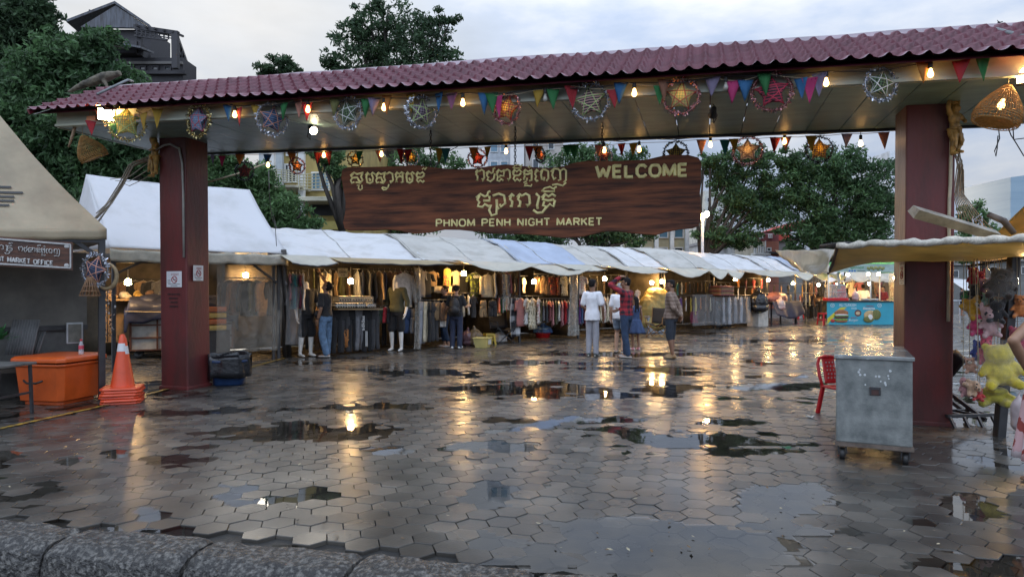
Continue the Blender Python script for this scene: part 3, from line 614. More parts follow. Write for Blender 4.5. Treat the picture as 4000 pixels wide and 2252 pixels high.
def lantern(px,py,t,wpx,label,stick,c1,c2,pat,tin,rot=0.,lit=False,tilt=0.,sc=None,pos=None,lean=0.):
    c=pos or gpt(px,py,t); Rr=(wpx/2*c.y/F)*.82 if sc is None else sc
    root=thing('star_lantern',label,'star lantern',c,GROT+rot,'star lanterns hung round the gate'); root.rotation_euler=(lean,tilt,GROT+rot)
    tips=[Vector((Rr*math.sin(2*PI*k/5),0,Rr*math.cos(2*PI*k/5))) for k in range(5)]; inn=[Vector((Rr*.56*math.sin(2*PI*(k+.5)/5),0,Rr*.56*math.cos(2*PI*(k+.5)/5))) for k in range(5)]
    mb=MB(); B=Rr*.42
    for sd in (-1,1):
        for k in range(5):
            a=tips[k];b=tips[(k+2)%5]; m1=a*.62+b*.38+Vector((0,sd*B*.55,0)); m2=a*.38+b*.62+Vector((0,sd*B*.55,0)); mb.tube([a,m1,m2,b],.0052,5)
    mb.build('star_frame',M('stick_'+stick,stick_c[stick],.6,.15),root)
    mb=MB()
    for sd in (-1,1):
        vs=[Vector((0,sd*B*.8,0))]; 
        for k in range(5): vs+=[tips[k]*.96+Vector((0,sd*.004,0)),inn[k]+Vector((0,sd*B*.48,0))]
        fs=[(0,1+i,1+(i+1)%10) if sd<0 else (0,1+(i+1)%10,1+i) for i in range(10)]; mb.add(vs,fs)
    mb.build('fabric_star',MPat('lantern_%s_%d_%d'%(pat,int(c1[0]*99),int(c2[1]*99)),pat,c1,c2,36,.8,trans=.4),root)
    r=rng(int(px)); mb=MB(); RR=Rr*1.12
    for i in range(420):
        a=2*PI*i/420; ph=r.uniform(0,2*PI); rad=Vector((math.sin(a),0,math.cos(a))); p=rad*RR; d=(rad*math.cos(ph)+Vector((0,1,0))*math.sin(ph)+Vector((math.cos(a),0,-math.sin(a)))*r.uniform(-.5,.5)).normalized(); ln=r.uniform(.022,.044)*Rr/.19; x,y,_=basis(d); x=x*math.cos(i)+y*math.sin(i)
        mb.add([p-x*.0055,p+x*.0055,p+d*ln+x*.0045,p+d*ln-x*.0045],[(0,1,2,3)])
    mb.tube([Vector((RR*math.sin(2*PI*k/24),0,RR*math.cos(2*PI*k/24))) for k in range(25)],.006,5,caps=False)
    mb.build('tinsel_ring',tinsel(tin),root)
    if pos is None:
        s,_=gpx(px,py,t); MB().tube([Vector((0,0,RR)),Vector((0,0,max(zb(s)+.08-c.z,RR+.03)))],.003,4).build('cord',cord_m,root)
    if lit:
        o=bulb_mesh().build('bulb',emis('dim_bulb',(1,.48,.12),7.),root); o.scale=(.8,.8,.8); o.location=(0,0,.06)
bk=(.03,.03,.035); yl=(.50,.36,.08); gn=(.16,.26,.12); rd=(.45,.05,.05); bl=(.12,.2,.36); pk=(.5,.3,.28); wh=(.55,.5,.42)
LT=1.24
lantern(495,478,LT,150,'yellow green checked star lantern in dull gold tinsel beside the floodlight','lime',yl,gn,'check','gold',.5)
lantern(775,470,LT,136,'blue star lantern with red sticks over the left gate column','red',bl,(.3,.36,.45),'check','gold',-.2,tilt=.12)
lantern(1063,466,LT,130,'blue striped star lantern with peach sticks turned edgeways','peach',bl,(.05,.08,.14),'stripe','silver',.95,tilt=.15)
lantern(1360,442,LT,128,'dark green checked star lantern with white sticks in silver tinsel','white',gn,bk,'check','silver',-.1,tilt=-.2)
lantern(1645,438,LT,132,'lilac checked star lantern with lime sticks turned edgeways','lime',(.34,.26,.32),bk,'check','silver',.8,tilt=.1)
lantern(1980,425,LT,124,'glowing yellow checked star lantern with red sticks in rose tinsel','red',yl,bk,'check','rose',-.25,True,tilt=.25)
lantern(2305,397,LT,152,'pink striped star lantern with lime sticks in silver tinsel','lime',pk,bk,'stripe','silver',.05,tilt=-.12)
lantern(2660,376,LT,148,'yellow green checked star lantern with red sticks and a bulb inside','red',(.4,.36,.16),gn,'check','rose',-.1,True,tilt=.1)
lantern(3015,358,LT,160,'crimson and black striped star lantern in silver rose tinsel','crimson',(.42,.06,.1),bk,'stripe','rose',.0,tilt=-.1)
lantern(3440,328,LT,138,'black and green checked star lantern with white sticks near the right column','white',gn,bk,'check','silver',.35,tilt=.2)
LB=-1.05
lantern(955,668,LB,76,'dim dark red star lantern in black tinsel nearest the left column on the back edge','black',(.35,.06,.05),bk,'check','dark',.3)
lantern(1160,648,LB,66,'glowing orange striped star lantern in front of the yellow balcony','black',(.62,.25,.1),bk,'stripe','rose',.9,True)
lantern(1388,622,LB,66,'glowing yellow checked star lantern over the left top corner of the welcome sign','black',yl,bk,'check','gold',.7,True)
lantern(1605,615,LB,66,'glowing yellow star lantern in silver tinsel behind the first sign chain','black',yl,bk,'check','silver',.6,True)
lantern(1865,618,LB,78,'glowing red star lantern in dark red tinsel over the middle of the sign','red',rd,bk,'stripe','rose',.3,True)
lantern(2110,605,LB,62,'glowing orange checked star lantern turned edgeways above the sign','black',(.62,.2,.08),bk,'check','dark',1.1,True)
lantern(2358,608,LB,70,'brown stick star lantern half hidden behind the top of the sign','peach',(.45,.25,.1),bk,'stripe','silver',.2)
lantern(2640,598,LB,100,'yellow star lantern in black tinsel behind the word WELCOME','black',yl,bk,'check','dark',.1)
lantern(2920,588,LB,118,'glowing cream star lantern in rust tinsel in front of the trees','peach',wh,(.35,.28,.2),'check','rose',-.1,True)
lantern(3200,584,LB,108,'glowing yellow checked star lantern in dark tinsel nearest the right column','peach',yl,bk,'check','dark',.1,True)
# rattan lamp shades
rat=M('rattan',(.42,.23,.07),.6,.3,30,trans=.25)
def rattan(pos,r,h,label,tilt=(0,0),lit=False,cordlen=.3):
    root=thing('rattan_lamp',label,'hanging lamp',pos,0,'rattan lamps on the gate'); root.rotation_euler=(tilt[0],tilt[1],.3)
    prof=lambda v:(r*(.16+.84*math.sin(min(1,v*1.15)*PI/2)) if v<.87 else r*(1-.06*(v-.87)/.13), -h*v)
    mb=MB(); nr=44
    for k in range(nr):
        a=2*PI*k/nr; mb.tube([Vector((prof(v)[0]*math.cos(a),prof(v)[0]*math.sin(a),prof(v)[1])) for v in (0,.15,.3,.45,.6,.75,.88,1)],.0032,4)
    for v in (0,.07,.14,.3,.45,.6,.74,.8,.86,.93,1):
        q,z=prof(v); mb.tube([Vector((q*1.01*math.cos(2*PI*k/30),q*1.01*math.sin(2*PI*k/30),z)) for k in range(31)],.0055 if v in(0,1,.8,.86) else .0035,4,caps=False)
    mb.build('shade',rat,root)
    mb=MB(); mb.lathe([(.0,-h*.93),(r*.45,-h*.95),(r*.8,-h),(r*.82,-h*.99),(r*.45,-h*.93)],n=24); mb.build('rim',rat,root)
    mb=MB(); 
    M_=Euler((tilt[0],tilt[1],.3)).to_matrix().inverted(); mb.tube([Vector((0,0,0)),M_@Vector((0,0,cordlen))],.004,5); mb.build('cord',rope_m,root)
    if lit: o=bulb_mesh().build('bulb',bulb_on,root); o.location=(0,0,-h*.35)
rattan(gpt(322,532,1.1),.19,.33,'small conical rattan lamp hanging at the left end of the gate',(.2,-.45),False,.36)
mb=MB();P=[gpt(322,440,1.1),gpt(300,470,1.1),gpt(280,540,1.1),gpt(268,575,1.1)]; mb.tube(P,[.016,.022,.02,.012],7); tag(mb.build('driftwood_stick',M('bare_wood',(.32,.22,.14),.7,.3,20)),'bare crooked stick hanging beside the small rattan lamp','stick')
rattan(gpt(3940,335,1.15),.205,.37,'large rattan lamp hanging at the right end of the gate',(.15,.3),True,.30)
# floodlights
def flood(px,py,t,w,h,label,on=True):
    c=gpt(px,py,t); root=thing('floodlight',label,'floodlight',c,0,'lamps fixed to the gate'); 
    ang=math.atan2(c.x,c.y); root.rotation_euler=(-.25,0,-ang)
    MB().box((0,.03,0),(w,.05,h)).build('housing',dark_m,root,.006); MB().box((0,0,0),(w*.92,.008,h*.9)).build('lens',flood_on,root,.003)
    MB().bar((-w*.55,.03,0),(-w*.55,.03,h*.75),.012).bar((w*.55,.03,0),(w*.55,.03,h*.75),.012).bar((-w*.55,.03,h*.75),(w*.55,.03,h*.75),.012).build('bracket',dark_m,root)
flood(415,447,1.28,.2,.18,'glaring square floodlight under the left end of the eave')
flood(4010,292,1.2,.16,.16,'glaring floodlight at the right edge under the eave')
def clamp_lamp(px,py,t,label,on,rot):
    c=gpt(px,py,t); s,_=gpx(px,py,t); root=thing('clamp_lamp',label,'spot lamp',c,rot)
    d=Vector((.6,-.6,-.5)).normalized(); x,y,z=basis(d); T=Matrix((x,y,z)).transposed()
    MB().lathe([(.02,-.1),(.03,-.09),(.035,-.03),(.055,.02)],n=14,M=T).build('housing',dark_m,root)
    MB().lathe([(.05,.012),(.054,.022),(.045,.04),(.01,.05)],n=14,M=T).build('lens',spot_on if on else bulb_off,root)
    MB().tube([d*-.1,Vector((-.05,.05,-.12)),Vector((-.09,.06,-.08)),Vector((-.06,.04,.05)),Vector((0,0,zb(s)-c.z))],.006,6).build('cable',cord_m,root)
clamp_lamp(1222,508,.6,'lit clip spot lamp on the soffit left of the sign',True,0)
clamp_lamp(2785,445,.7,'unlit black clip spot lamp on the soffit above the right trees',False,2.2)
# orange tag and small things at the left end
o=MB(); o.box((0,0,0),(.15,.02,.06)); o.bar((-.03,0,.03),(-.02,0,.13),.006); o.bar((.03,0,.03),(.02,0,.13),.006)
tag(o.build('wooden_tag',M('orange_wood',(.55,.2,.08),.6,.2),None,.004,gpt(357,462,1.25),GROT),'small orange wooden tag hung beside the floodlight','tag')
# gold guardian carvings
gold2=M('carved_gold',(.38,.22,.06),.42,.45,14,.25,40,c2=None)
def carving(px,py,t,hh,face,label):
    c=gpt(px,py,t); k=hh/.62; root=thing('guardian_carving',label,'carving',c,0,'gilded guardian carvings on the gate columns'); root.rotation_euler=(0,0,face); root.scale=(k,k,k)
    b=MB(); E=b.ell; Cc=b.cap
    E((0,0,.16),(.075,.055,.09)); E((0,-.01,.07),(.06,.05,.06)); E((0,.0,.0),(.075,.06,.055)); E((0,-.02,.265),(.045,.05,.055)); Cc((0,0,.2),(0,-.01,.25),.03,.028)
    Cc((-.07,0,.2),(-.12,-.02,.28),.03,.024); Cc((-.12,-.02,.28),(-.1,-.03,.36),.024,.02); E((-.1,-.035,.385),(.03,.02,.025)); Cc((.07,0,.2),(.11,-.04,.13),.03,.022); Cc((.11,-.04,.13),(.06,-.09,.1),.022,.018)
    Cc((-.04,0,0),(-.055,-.04,-.12),.048,.036); Cc((-.055,-.04,-.12),(-.05,-.01,-.25),.036,.026); Cc((-.05,-.01,-.25),(-.06,-.07,-.26),.024,.018)
    Cc((.04,0,0),(.08,-.02,-.1),.045,.036); Cc((.08,-.02,-.1),(.04,.0,-.22),.034,.024); Cc((.04,0,-.22),(.05,-.06,-.235),.022,.018)
    blob(b,'figure',gold2,root,.008,2,.004,40)
    b=MB()
    for i in range(14): a=i*2.4; rr_=.05*(1-i/18); b.cap((rr_*math.cos(a),-.01+rr_*math.sin(a),.30+.004*i),(rr_*1.3*math.cos(a),-.01+rr_*1.3*math.sin(a),.345+.004*i),.014,.004,6)
    b.cap((0,0,.3),(0,.0,.4),.03,.008); blob(b,'crown',gold2,root,.007,1)
    b=MB(); b.cap((-.05,-.06,-.04),(-.07,-.075,-.2),.03,.012); b.cap((.03,-.06,-.04),(.05,-.06,-.16),.025,.01); b.cap((0,-.07,.03),(0,-.085,-.12),.022,.01); b.tube([(.08*math.cos(2*PI*i/14),.065*math.sin(2*PI*i/14),.03) for i in range(15)],.012,6,caps=False); blob(b,'sash',gold2,root,.008,1)
carving(607,618,.27,.63,GROT-.5,'dusky gold guardian carving on the left gate column')
carving(3728,515,.30,.58,GROT+.6,'bright gold guardian carving on the right gate column')
# no smoking notices
pap=M('paper_white',(.66,.67,.68),.45,.06); inkr=M('ink_red',(.35,.03,.03),.5,0); inkb=M('ink_black',(.03,.03,.03),.5,0)
def notice(px,py,t,w,h,label,face=0.,side=False):
    c=gpt(px,py,t) if not side else None
    if side: c=side
    root=thing('no_smoking_notice',label,'notice',c,GROT+face,'no smoking notices on the gate columns')
    MB().box((0,.002,0),(w,.004,h)).build('paper',pap,root)
    mb=MB(); R_=h*.20; cx=w*.02; mb.tube([Vector((cx+R_*math.cos(2*PI*i/24),-.0015,-h*.02+R_*math.sin(2*PI*i/24))) for i in range(25)],.006,6,caps=False); mb.bar((cx-R_*.7,-.003,-h*.02+R_*.7),(cx+R_*.7,-.003,-h*.02-R_*.7),.004,.009); mb.build('prohibition_symbol',inkr,root)
    mb=MB(); mb.box((cx,-.0012,-h*.03),(R_*1.1,.002,.009)); mb.tube([(cx+R_*.4,-.001,0),(cx+R_*.5,-.001,.02),(cx+R_*.35,-.001,.035)],.002,4); mb.build('cigarette_symbol',inkb,root)
    for s_,y,hh,ww,m_ in (('NO SMOKING',h*.24,.012,w*.5,inkr),('សូមកុំជក់បារី',h*.31,.02,w*.5,inkr)):
        o=textobj(s_,hh,m_,'lettering',root,.0015,0,ww)
        if o: o.location=(-ww/2+w*.05,-.001,y)
    mb=MB()
    for k in range(3): mb.box((-w*.33,-.0012,-h*.05-.02*k),(w*.2,.001,.005))
    for k in range(2): mb.box((0,-.0012,-h*.31-.025*k),(w*(.75-.3*k),.001,.007))
    mb.build('fine_print',inkb,root)
# the two left notices: one on each visible face of the left column
cL=GL; 
notice(0,0,0,.27,.235,'no smoking notice on the front face of the left column',0.,gpt(680,1090,.252))
lf=GL+GU*.252; k=(775-2000)/F
s_side=None
def right_face(px,py):
    # sight line onto the right-hand side face of the left column
    p0=GL+GU*.252; kk=(px-2000)/F; tt=(kk*p0.y-p0.x)/(GN.x-kk*GN.y); p=p0+GN*tt; return Vector((p.x,p.y,CH+(HY-py)/F*p.y))
notice(0,0,0,.21,.23,'no smoking notice in a clear pocket on the right face of the left column',PI/2,right_face(775,1066))
def left_face(px,py):
    p0=GL+GU*(GLEN-.252); kk=(px-2000)/F; tt=(kk*p0.y-p0.x)/(GN.x-kk*GN.y); p=p0+GN*tt; return Vector((p.x,p.y,CH+(HY-py)/F*p.y))
notice(0,0,0,.2,.22,'no smoking notice on the narrow left face of the right column',-PI/2,left_face(3522,1072))
# rows of old black stencil marks below the notices
r=rng(4); s_,z_=gpx(680,1148,.249)
for i,(w) in enumerate((.22,.17,.12,.15)):
    mb=MB()
    for k in range(int(w/.03)): mb.box((-.1+k*.031+(.22-w)/2,0,-.06*i),(.024 if k%3 else .033,.002,.018+r.uniform(0,.008)))
    mb.build('stencil_line',M('faded_black',(.045,.015,.015),.5,0),gate,0,L_(s_,.249,z_))
# weathered log lying on the roof, metal bar across the left roof end
barkm=M('weathered_log',(.10,.085,.06),.8,.6,8,.8,20)
mb=MB(); P=[gpt(265,360,.2),gpt(330,330,.2),gpt(400,305,.15),gpt(470,285,.1)]; mb.tube(P,[.02,.06,.085,.05],9); mb.tube([P[2],gpt(420,340,.2)],[.05,.02],7)
tag(blob(mb,'weathered_log',barkm,None,.014,2,.012,9),'weathered grey log lying on the left end of the tiled roof','log')
mb=MB(); mb.tube([gpt(380,368,1.),gpt(500,312,.3),gpt(518,318,.1)],.018,6); tag(mb.build('metal_strip',M('grey_strip',(.14,.15,.15),.4,.2)),'bent grey metal strip lying across the left roof end','metal strip')
mb=MB(); mb.tube([gpt(3890,118,.4),gpt(4000,145,.8)],.03,6); mb.tube([gpt(3900,125,.4),gpt(3930,108,.2),gpt(4020,102,.2)],.02,6); tag(mb.build('metal_pipe',M('grey_strip',(.14,.15,.15),.4,.2)),'grey metal pipe on the right end of the tiled roof','pipe')
# loose wiring
def wires(name,label,paths,r,m):
    mb=MB()
    for p in paths: mb.tube(p,r,5)
    return tag(mb.build(name,m),label,'wiring')
pw=M('pale_wire',(.36,.31,.24),.6,.3,20)
A=gpt(590,600,.1); r=rng(8); PS=[]
for i in range(7):
    o=Vector((r.uniform(-.05,.05),r.uniform(-.1,.1),r.uniform(-.03,.03))); PS.append([A+o*.5+Vector((r.uniform(0,.15),0,r.uniform(-.05,.05))),W(512,640,10.6)+o,W(470,720,10.7)+o,W(425,790,10.6)+o,W(372,846+r.uniform(-10,20),10.2)+o])
wires('cable_bundle','bundle of pale loose cables running from the left column to the white tent',PS,.009,pw)
PS=[[A+Vector((.1,0,-.05-.1*i)),W(560,650+25*i,10.8),W(505,690+18*i,11),W(430+20*i,700+5*i,11.4)] for i in range(3)]
wires('loose_wire','three thin pale wires looping off the left column',PS,.006,pw)
B_=gpt(3730,560,-.1); PS=[]
for i in range(9):
    o=r.uniform(-.06,.06); PS.append([B_+Vector((o,0,0)),W(3740+i*3,640+r.uniform(-20,30),7.9),W(3725+i*5,760,8),W(3745+i*10,840,8.1),W(3745+i*17,900,8.2)])
wires('cable_bundle','tangle of thin wires behind the right gate column',PS,.006,pw)
wires('loose_wire','black looped wire dangling from the right end of the gate roof',[[gpt(3900,495,-.7),W(3905,540,7.6),W(3885,590,7.6),W(3890,610,7.6),W(3895,580,7.6),W(3898,530,7.6)],[gpt(3930,480,-.6),W(3950,530,7.6),W(3970,560,7.6),W(4000,610,7.6)],[gpt(3955,460,-.6),W(3960,545,7.6),W(4000,540,7.6)]],.006,cord_m)
wires('loose_wire','dangling wire hanging from the back edge left of the sign',[[W(1050,665,12.2),W(1052,760,12.2),W(1062,850,12.8),W(1075,880,13.2),W(1080,960,14.2)],[W(1080,890,14.2),W(1068,840,13.6)]],.007,M('grey_wire',(.12,.11,.1),.6,0))
wires('bamboo_pole','pale bamboo pole sticking out behind the left column',[[W(800,715,11.4),W(940,675,12.0),W(1060,630,12.4)]],.016,rope_m)['category']='pole'
# ================================================================ BACKGROUND: TREES
bark=M('bark',(.05,.042,.035),.85,.4,6,.8,14,stretch=(1,1,.3))
leafA=M('leaf_dark',(.045,.092,.04),.5,0,.5,trans=.42,island=.6,c2=(.095,.175,.068),spec=.35)
leafB=M('leaf_mid',(.06,.12,.045),.5,0,.5,trans=.42,island=.6,c2=(.12,.21,.08),spec=.35)
leafC=M('leaf_silhouette',(.035,.066,.034),.5,0,.5,trans=.4,island=.5,c2=(.07,.12,.055),spec=.3)
def tree(label,d,cl,n,size,mat,trunk=None,depthk=.8,seed=0,name='tree',group='trees behind the market',gap=.55,th=.22):
    n=int(n*1.75); size*=.72; g=np.random.default_rng(seed); tot=sum(c[2]*c[3] for c in cl); pts=[];
    base=W(trunk if trunk else cl[0][0],HY,d); base.z=0
    root=thing(name,label,'tree',base,0,group); b=np.array(base)
    hubs=[]
    for (px,py,rx,ry) in cl:
        c=np.array(W(px,py,d)); k=d/F; r3=np.array([rx*k,min(rx,ry)*k*depthk+.3,ry*k]); m=int(n*rx*ry/tot); hubs.append((c,r3))
        npf=max(4,int(m/75)); u=g.normal(size=(npf,3)); u/=np.linalg.norm(u,axis=1)[:,None]; u*=(g.random(npf)**.45)[:,None]
        pc=c+u*r3*.95; pr=(g.random(npf)*.5+.5)*np.mean(r3)*.30+.12
        sel=g.integers(0,npf,m); w=g.normal(size=(m,3)); w/=np.linalg.norm(w,axis=1)[:,None]; w*=(g.random(m)**gap)[:,None]
        pts.append(pc[sel]+w*pr[sel][:,None]*np.array([1.15,1.15,.75]))
    P=np.concatenate(pts); P=P[P[:,2]>.1]; N=len(P)
    a=g.normal(size=(N,3)); a[:,2]-=.4; a/=np.linalg.norm(a,axis=1)[:,None]; q=g.normal(size=(N,3)); s=np.cross(a,q); s/=np.linalg.norm(s,axis=1)[:,None]
    L=size*(g.random(N)*.7+.65)[:,None]; Wd=L*.36; nn=np.cross(a,s)
    v=np.stack([P-a*L*.5,P+s*Wd*.5+nn*L*.06,P+a*L*.5,P-s*Wd*.5+nn*L*.06],1).reshape(-1,3)-b
    f=np.arange(N*4).reshape(-1,4); npmesh('crown',v,f,mat,root)
    mb=MB(); r=rng(seed); H=max(h[0][2] for h in hubs); fork=Vector((r.uniform(-.3,.3),0,max(1.5,min(h[0][2] for h in hubs)*.62)))
    mb.tube([Vector((0,0,-.05)),Vector((r.uniform(-.1,.1),0,fork.z*.5)),fork],[th*1.5,th,th*.8],9)
    for c,r3 in hubs:
        c=Vector(c)-base
        for kk in range(3):
            e=c+Vector((r.uniform(-1,1)*r3[0]*.8,r.uniform(-1,1)*r3[1]*.6,r.uniform(-.3,.9)*r3[2])); mid=fork*.45+c*.4+e*.15+Vector((r.uniform(-.4,.4),r.uniform(-.4,.4),r.uniform(.1,.5)))
            mb.tube([fork,mid,c*.55+e*.45,e],[th*.55,th*.36,th*.2,.02],6)
    mb.build('trunk',bark,root); return root
tree('tall loose tree in the upper left corner with sky gaps',27,[(60,70,120,130),(165,80,70,110),(40,230,120,110),(215,190,45,60)],9000,.34,leafC,60,seed=1)
tree('dense dark bamboo like tree mass rising behind the left end of the gate',23,[(330,270,150,110),(180,330,210,150),(470,330,120,80),(120,540,220,220),(400,540,220,190),(300,790,330,190),(600,620,110,160),(210,180,90,70),(395,170,90,60)],46000,.30,leafA,260,seed=2,gap=.8,th=.3)
tree('big round tree rising above the middle of the gate roof',45,[(1530,120,190,110),(1390,190,140,90),(1660,190,150,110),(1320,265,100,50),(1540,280,270,110),(1740,85,65,70),(1480,30,110,40),(1770,255,60,45),(1400,95,70,50)],8000,.44,leafC,1540,seed=3)
tree('small tree top showing over the gate roof left of the big round tree',45,[(1080,255,75,45),(1030,288,45,30),(1135,275,50,35),(1090,340,110,50)],2600,.42,leafC,1085,seed=4)
tree('dark leafy tree between the white tent and the yellow building',25,[(880,690,90,100),(985,690,90,80),(1060,810,140,85),(1160,870,90,50),(940,850,150,80),(850,600,80,60)],16000,.26,leafB,980,seed=5)
tree('leafy tree top in front of the yellow balconies left of the sign',27,[(1290,620,55,60),(1330,680,40,50),(1240,600,30,25)],2200,.25,leafB,1320,seed=6)
tree('green tree behind the left half of the welcome sign',40,[(1480,630,120,70),(1680,630,150,70),(1580,740,180,110),(1560,850,160,90)],9000,.36,leafB,1570,seed=7)
tree('green tree behind the right half of the welcome sign',40,[(2280,640,190,75),(2470,650,110,70),(2330,760,200,100),(2250,890,270,85),(2020,930,170,60),(2450,930,120,50)],14000,.36,leafA,2330,seed=8)
tree('tree with a leaning trunk right of the sign beside the lamp post',42,[(2840,680,90,90),(2940,650,85,90),(2890,800,130,90),(2800,915,90,55),(2760,640,50,60),(2900,930,100,50),(2990,730,60,80),(3020,830,70,90)],10500,.36,leafA,2740,seed=9)
tree('broad dark tree filling the gap left of the right gate column',42,[(3240,640,160,100),(3130,740,130,110),(3380,720,140,120),(3250,850,220,110),(3440,860,80,140),(3150,930,120,70),(3350,960,180,60),(3060,640,80,70)],17000,.38,leafA,3260,seed=10)
tree('low dark tree seen right of the right gate column',44,[(3790,850,60,70),(3850,930,90,70),(3920,980,90,40),(3760,960,60,70)],6000,.36,leafB,3820,seed=11)
# ================================================================ BACKGROUND: BUILDINGS
def mk(c,n,**k): return M(n,c,k.pop('rough',.75),k.pop('var',.22),k.pop('scale',1.2),k.pop('bump',.1),**k)
glassm=M('window_glass',(.02,.028,.035),.08,.2,1,spec=.8); glassb=M('blue_glass',(.10,.20,.27),.1,.2,.6,spec=.8); whitef=mk((.6,.6,.58),'white_trim')
def building(label,d,px,name='building',rot=0.): return thing(name,label,'building',Vector(((px-2000)/F*d,d,0)),rot),d,px
def pb(B,name,x0,y0,x1,y1,mat,front=0.,th=.2,parent=None,bev=0.):
    root,d,px=B; k=d/F; cx=((x0+x1)/2-px)*k; z0=CH+(HY-y1)*k; z1=CH+(HY-y0)*k
    if y1>=1125: z0=-.05
    return MB().box((cx,front+th/2,(z0+z1)/2),(abs(x1-x0)*k,th,z1-z0)).build(name,mat,parent or root,bev)
def win(B,x0,y0,x1,y1,fm=whitef,gm=glassm,fr=.07,n=1,front=-.04):
    root,d,px=B; k=d/F; z0=CH+(HY-y1)*k; z1=CH+(HY-y0)*k; a=(x0-px)*k; b=(x1-px)*k; mb=MB()
    mb.box(((a+b)/2,front,z1-fr/2),(b-a,.09,fr)).box(((a+b)/2,front,z0+fr/2),(b-a,.12,fr))
    for i in range(n+1): mb.box((a+fr/2+(b-a-fr)*i/n,front,(z0+z1)/2),(fr,.085,z1-z0-2*fr-.004))
    f=mb.build('window',fm,root); MB().box(((a+b)/2,front+.03,(z0+z1)/2),(b-a-fr,.02,z1-z0-fr)).build('pane',gm,f)
# dark timber house on the left
tw=mk((.035,.032,.035),'old_dark_timber',rough=.6,scale=3,stretch=(3,3,.6)); rust=M('old_roof_sheet',(.10,.11,.13),.45,0,2.5,.1,30,c2=(.035,.03,.03),stretch=(5,5,.5))
B=building('dark timber house with a gabled sheet roof and roof terrace pergola','38' and 38,450,'timber_house'); root,d,_=B; k=d/F
def bp(px,py,y=0.): return Vector(((px-450)*k,y,CH+(HY-py)*k))
pb(B,'wall',335,108,578,330,tw,.3,2.2); pb(B,'wall',470,190,580,235,tw,-1.2,1.1); 
MB().prism([(bp(a,b).x,bp(a,b).z) for a,b in ((318,108),(586,112),(456,24))],(0,-.1,0),(1,0,0),(0,0,1),.2).build('gable_panel',rust,root)
mb=MB()
for (a,b) in (((456,20),(592,112)),((456,20),(268,92))):
    p,q=bp(*a,-.2),bp(*b,-.2); w_=Vector((-.5,2.6,0)); mb.add([p,q,q+w_,p+w_,p+Vector((0,0,.14)),q+Vector((0,0,.14)),q+w_+Vector((0,0,.14)),p+w_+Vector((0,0,.14))],[(0,1,2,3),(7,6,5,4),(0,4,5,1),(1,5,6,2),(2,6,7,3),(3,7,4,0)])
mb.build('roof',rust,root)
pb(B,'lower_storey',400,240,735,420,tw,-.6,1.6); pb(B,'cornice',390,296,752,308,tw,-.9,.3); pb(B,'parapet',500,258,738,268,mk((.16,.15,.14),'grey_parapet'),-.8,.15)
for i in range(4): win(B,520+i*48,272,548+i*48,292,fm=tw,front=-.65)
for i in range(3): win(B,345+i*38,118,368+i*38,150,fm=tw,front=.26)
mb=MB(); p=[bp(440,205,-2.4),bp(640,240,-2.4),bp(620,215,-.5),bp(470,180,-.5)]; mb.add(p+[x+Vector((0,0,-.1)) for x in p],[(0,1,2,3),(7,6,5,4),(0,4,5,1),(1,5,6,2),(2,6,7,3),(3,7,4,0)]); mb.build('lean_to_roof',rust,root)
mb=MB(); 
mb.bar(bp(572,138,-1.2),bp(745,168,-1.4),.22); mb.bar(bp(572,170,-1.2),bp(700,190,-1.3),.1); mb.bar(bp(733,165,-1.4),bp(735,300,-1.4),.3); mb.bar(bp(735,172,-1.4),bp(640,215,3),.2); mb.bar(bp(655,210,3),bp(655,280,3),.25); mb.bar(bp(725,205,-1),bp(650,240,2.5),.1); mb.bar(bp(585,135,-1),bp(585,240,-1),.22)
for i in range(9): mb.bar(bp(585+i*17,142+i*3.0,-1.3),bp(585+i*17,170+i*2.5,-1.3),.06)
for i in range(2): mb.bar(bp(578,150+i*9,-1.3),bp(735,178+i*9,-1.3),.05)
for i in range(6): a=i/6; mb.bar(bp(732-78*a,180+34*a,-1.2+4*a),bp(732-78*a,208+30*a,-1.2+4*a),.06)
for i in range(5): mb.bar(bp(592+i*34,141+i*6,-1.6),bp(600+i*34,134+i*6,-.6),.1)
mb.build('pergola',tw,root)
mb=MB(); mb.tube([bp(307,10,1),bp(305,60,1)],.05,5); mb.tube([bp(255,54,1),bp(290,72,1)],.03,4); mb.tube([bp(262,66,1),bp(285,76,1)],.03,4); mb.build('aerial',dark_m,root)
# yellow building with curved balconies
yel=mk((.33,.25,.085),'ochre_wall'); cream=mk((.50,.47,.36),'cream_trim'); rail=mk((.45,.42,.28),'balcony_rail')
B=building('ochre building with white columns and curved balcony railings left of the sign',33,1210,'balcony_building')
pb(B,'wall',1050,520,1420,1126,yel,0,8); pb(B,'side_wing',1020,560,1110,1126,mk((.42,.45,.46),'grey_wing'),-.3,.28)
for x in (1092,1205): pb(B,'column',x-11,560,x+11,905,whitef,-1.2,.3,bev=.02)
for y0,y1,x0,x1 in ((715,745,1040,1215),(758,795,1195,1420)):
    pb(B,'balcony_slab',x0,y0+25,x1,y1+5,cream,-1.5,1.48,bev=.03)
for (x0,y0,x1,y1,n) in ((1056,690,1200,733,9),(1208,703,1420,760,12)):
    mb=MB(); root,d,px=B; k=d/F
    for i in range(n+1):
        x=(x0+(x1-x0)*i/n-px)*k; bow=-1.5-.5*math.sin(PI*i/n); mb.bar((x,bow,CH+(HY-y0)*k),(x,bow,CH+(HY-y1)*k),.04)
    for j in range(6):
        z=CH+(HY-(y0+(y1-y0)*j/5))*k; mb.tube([((x0+(x1-x0)*i/n-px)*k,-1.5-.5*math.sin(PI*i/n),z) for i in range(n+1)],.022,5)
    mb.build('railing',rail,B[0])
win(B,1217,672,1290,745,gm=glassb,n=2); win(B,1112,640,1160,715,gm=glassm,n=3); win(B,1118,560,1160,610); win(B,1240,890,1262,960,gm=glassm); win(B,1285,900,1330,1000,gm=glassm)
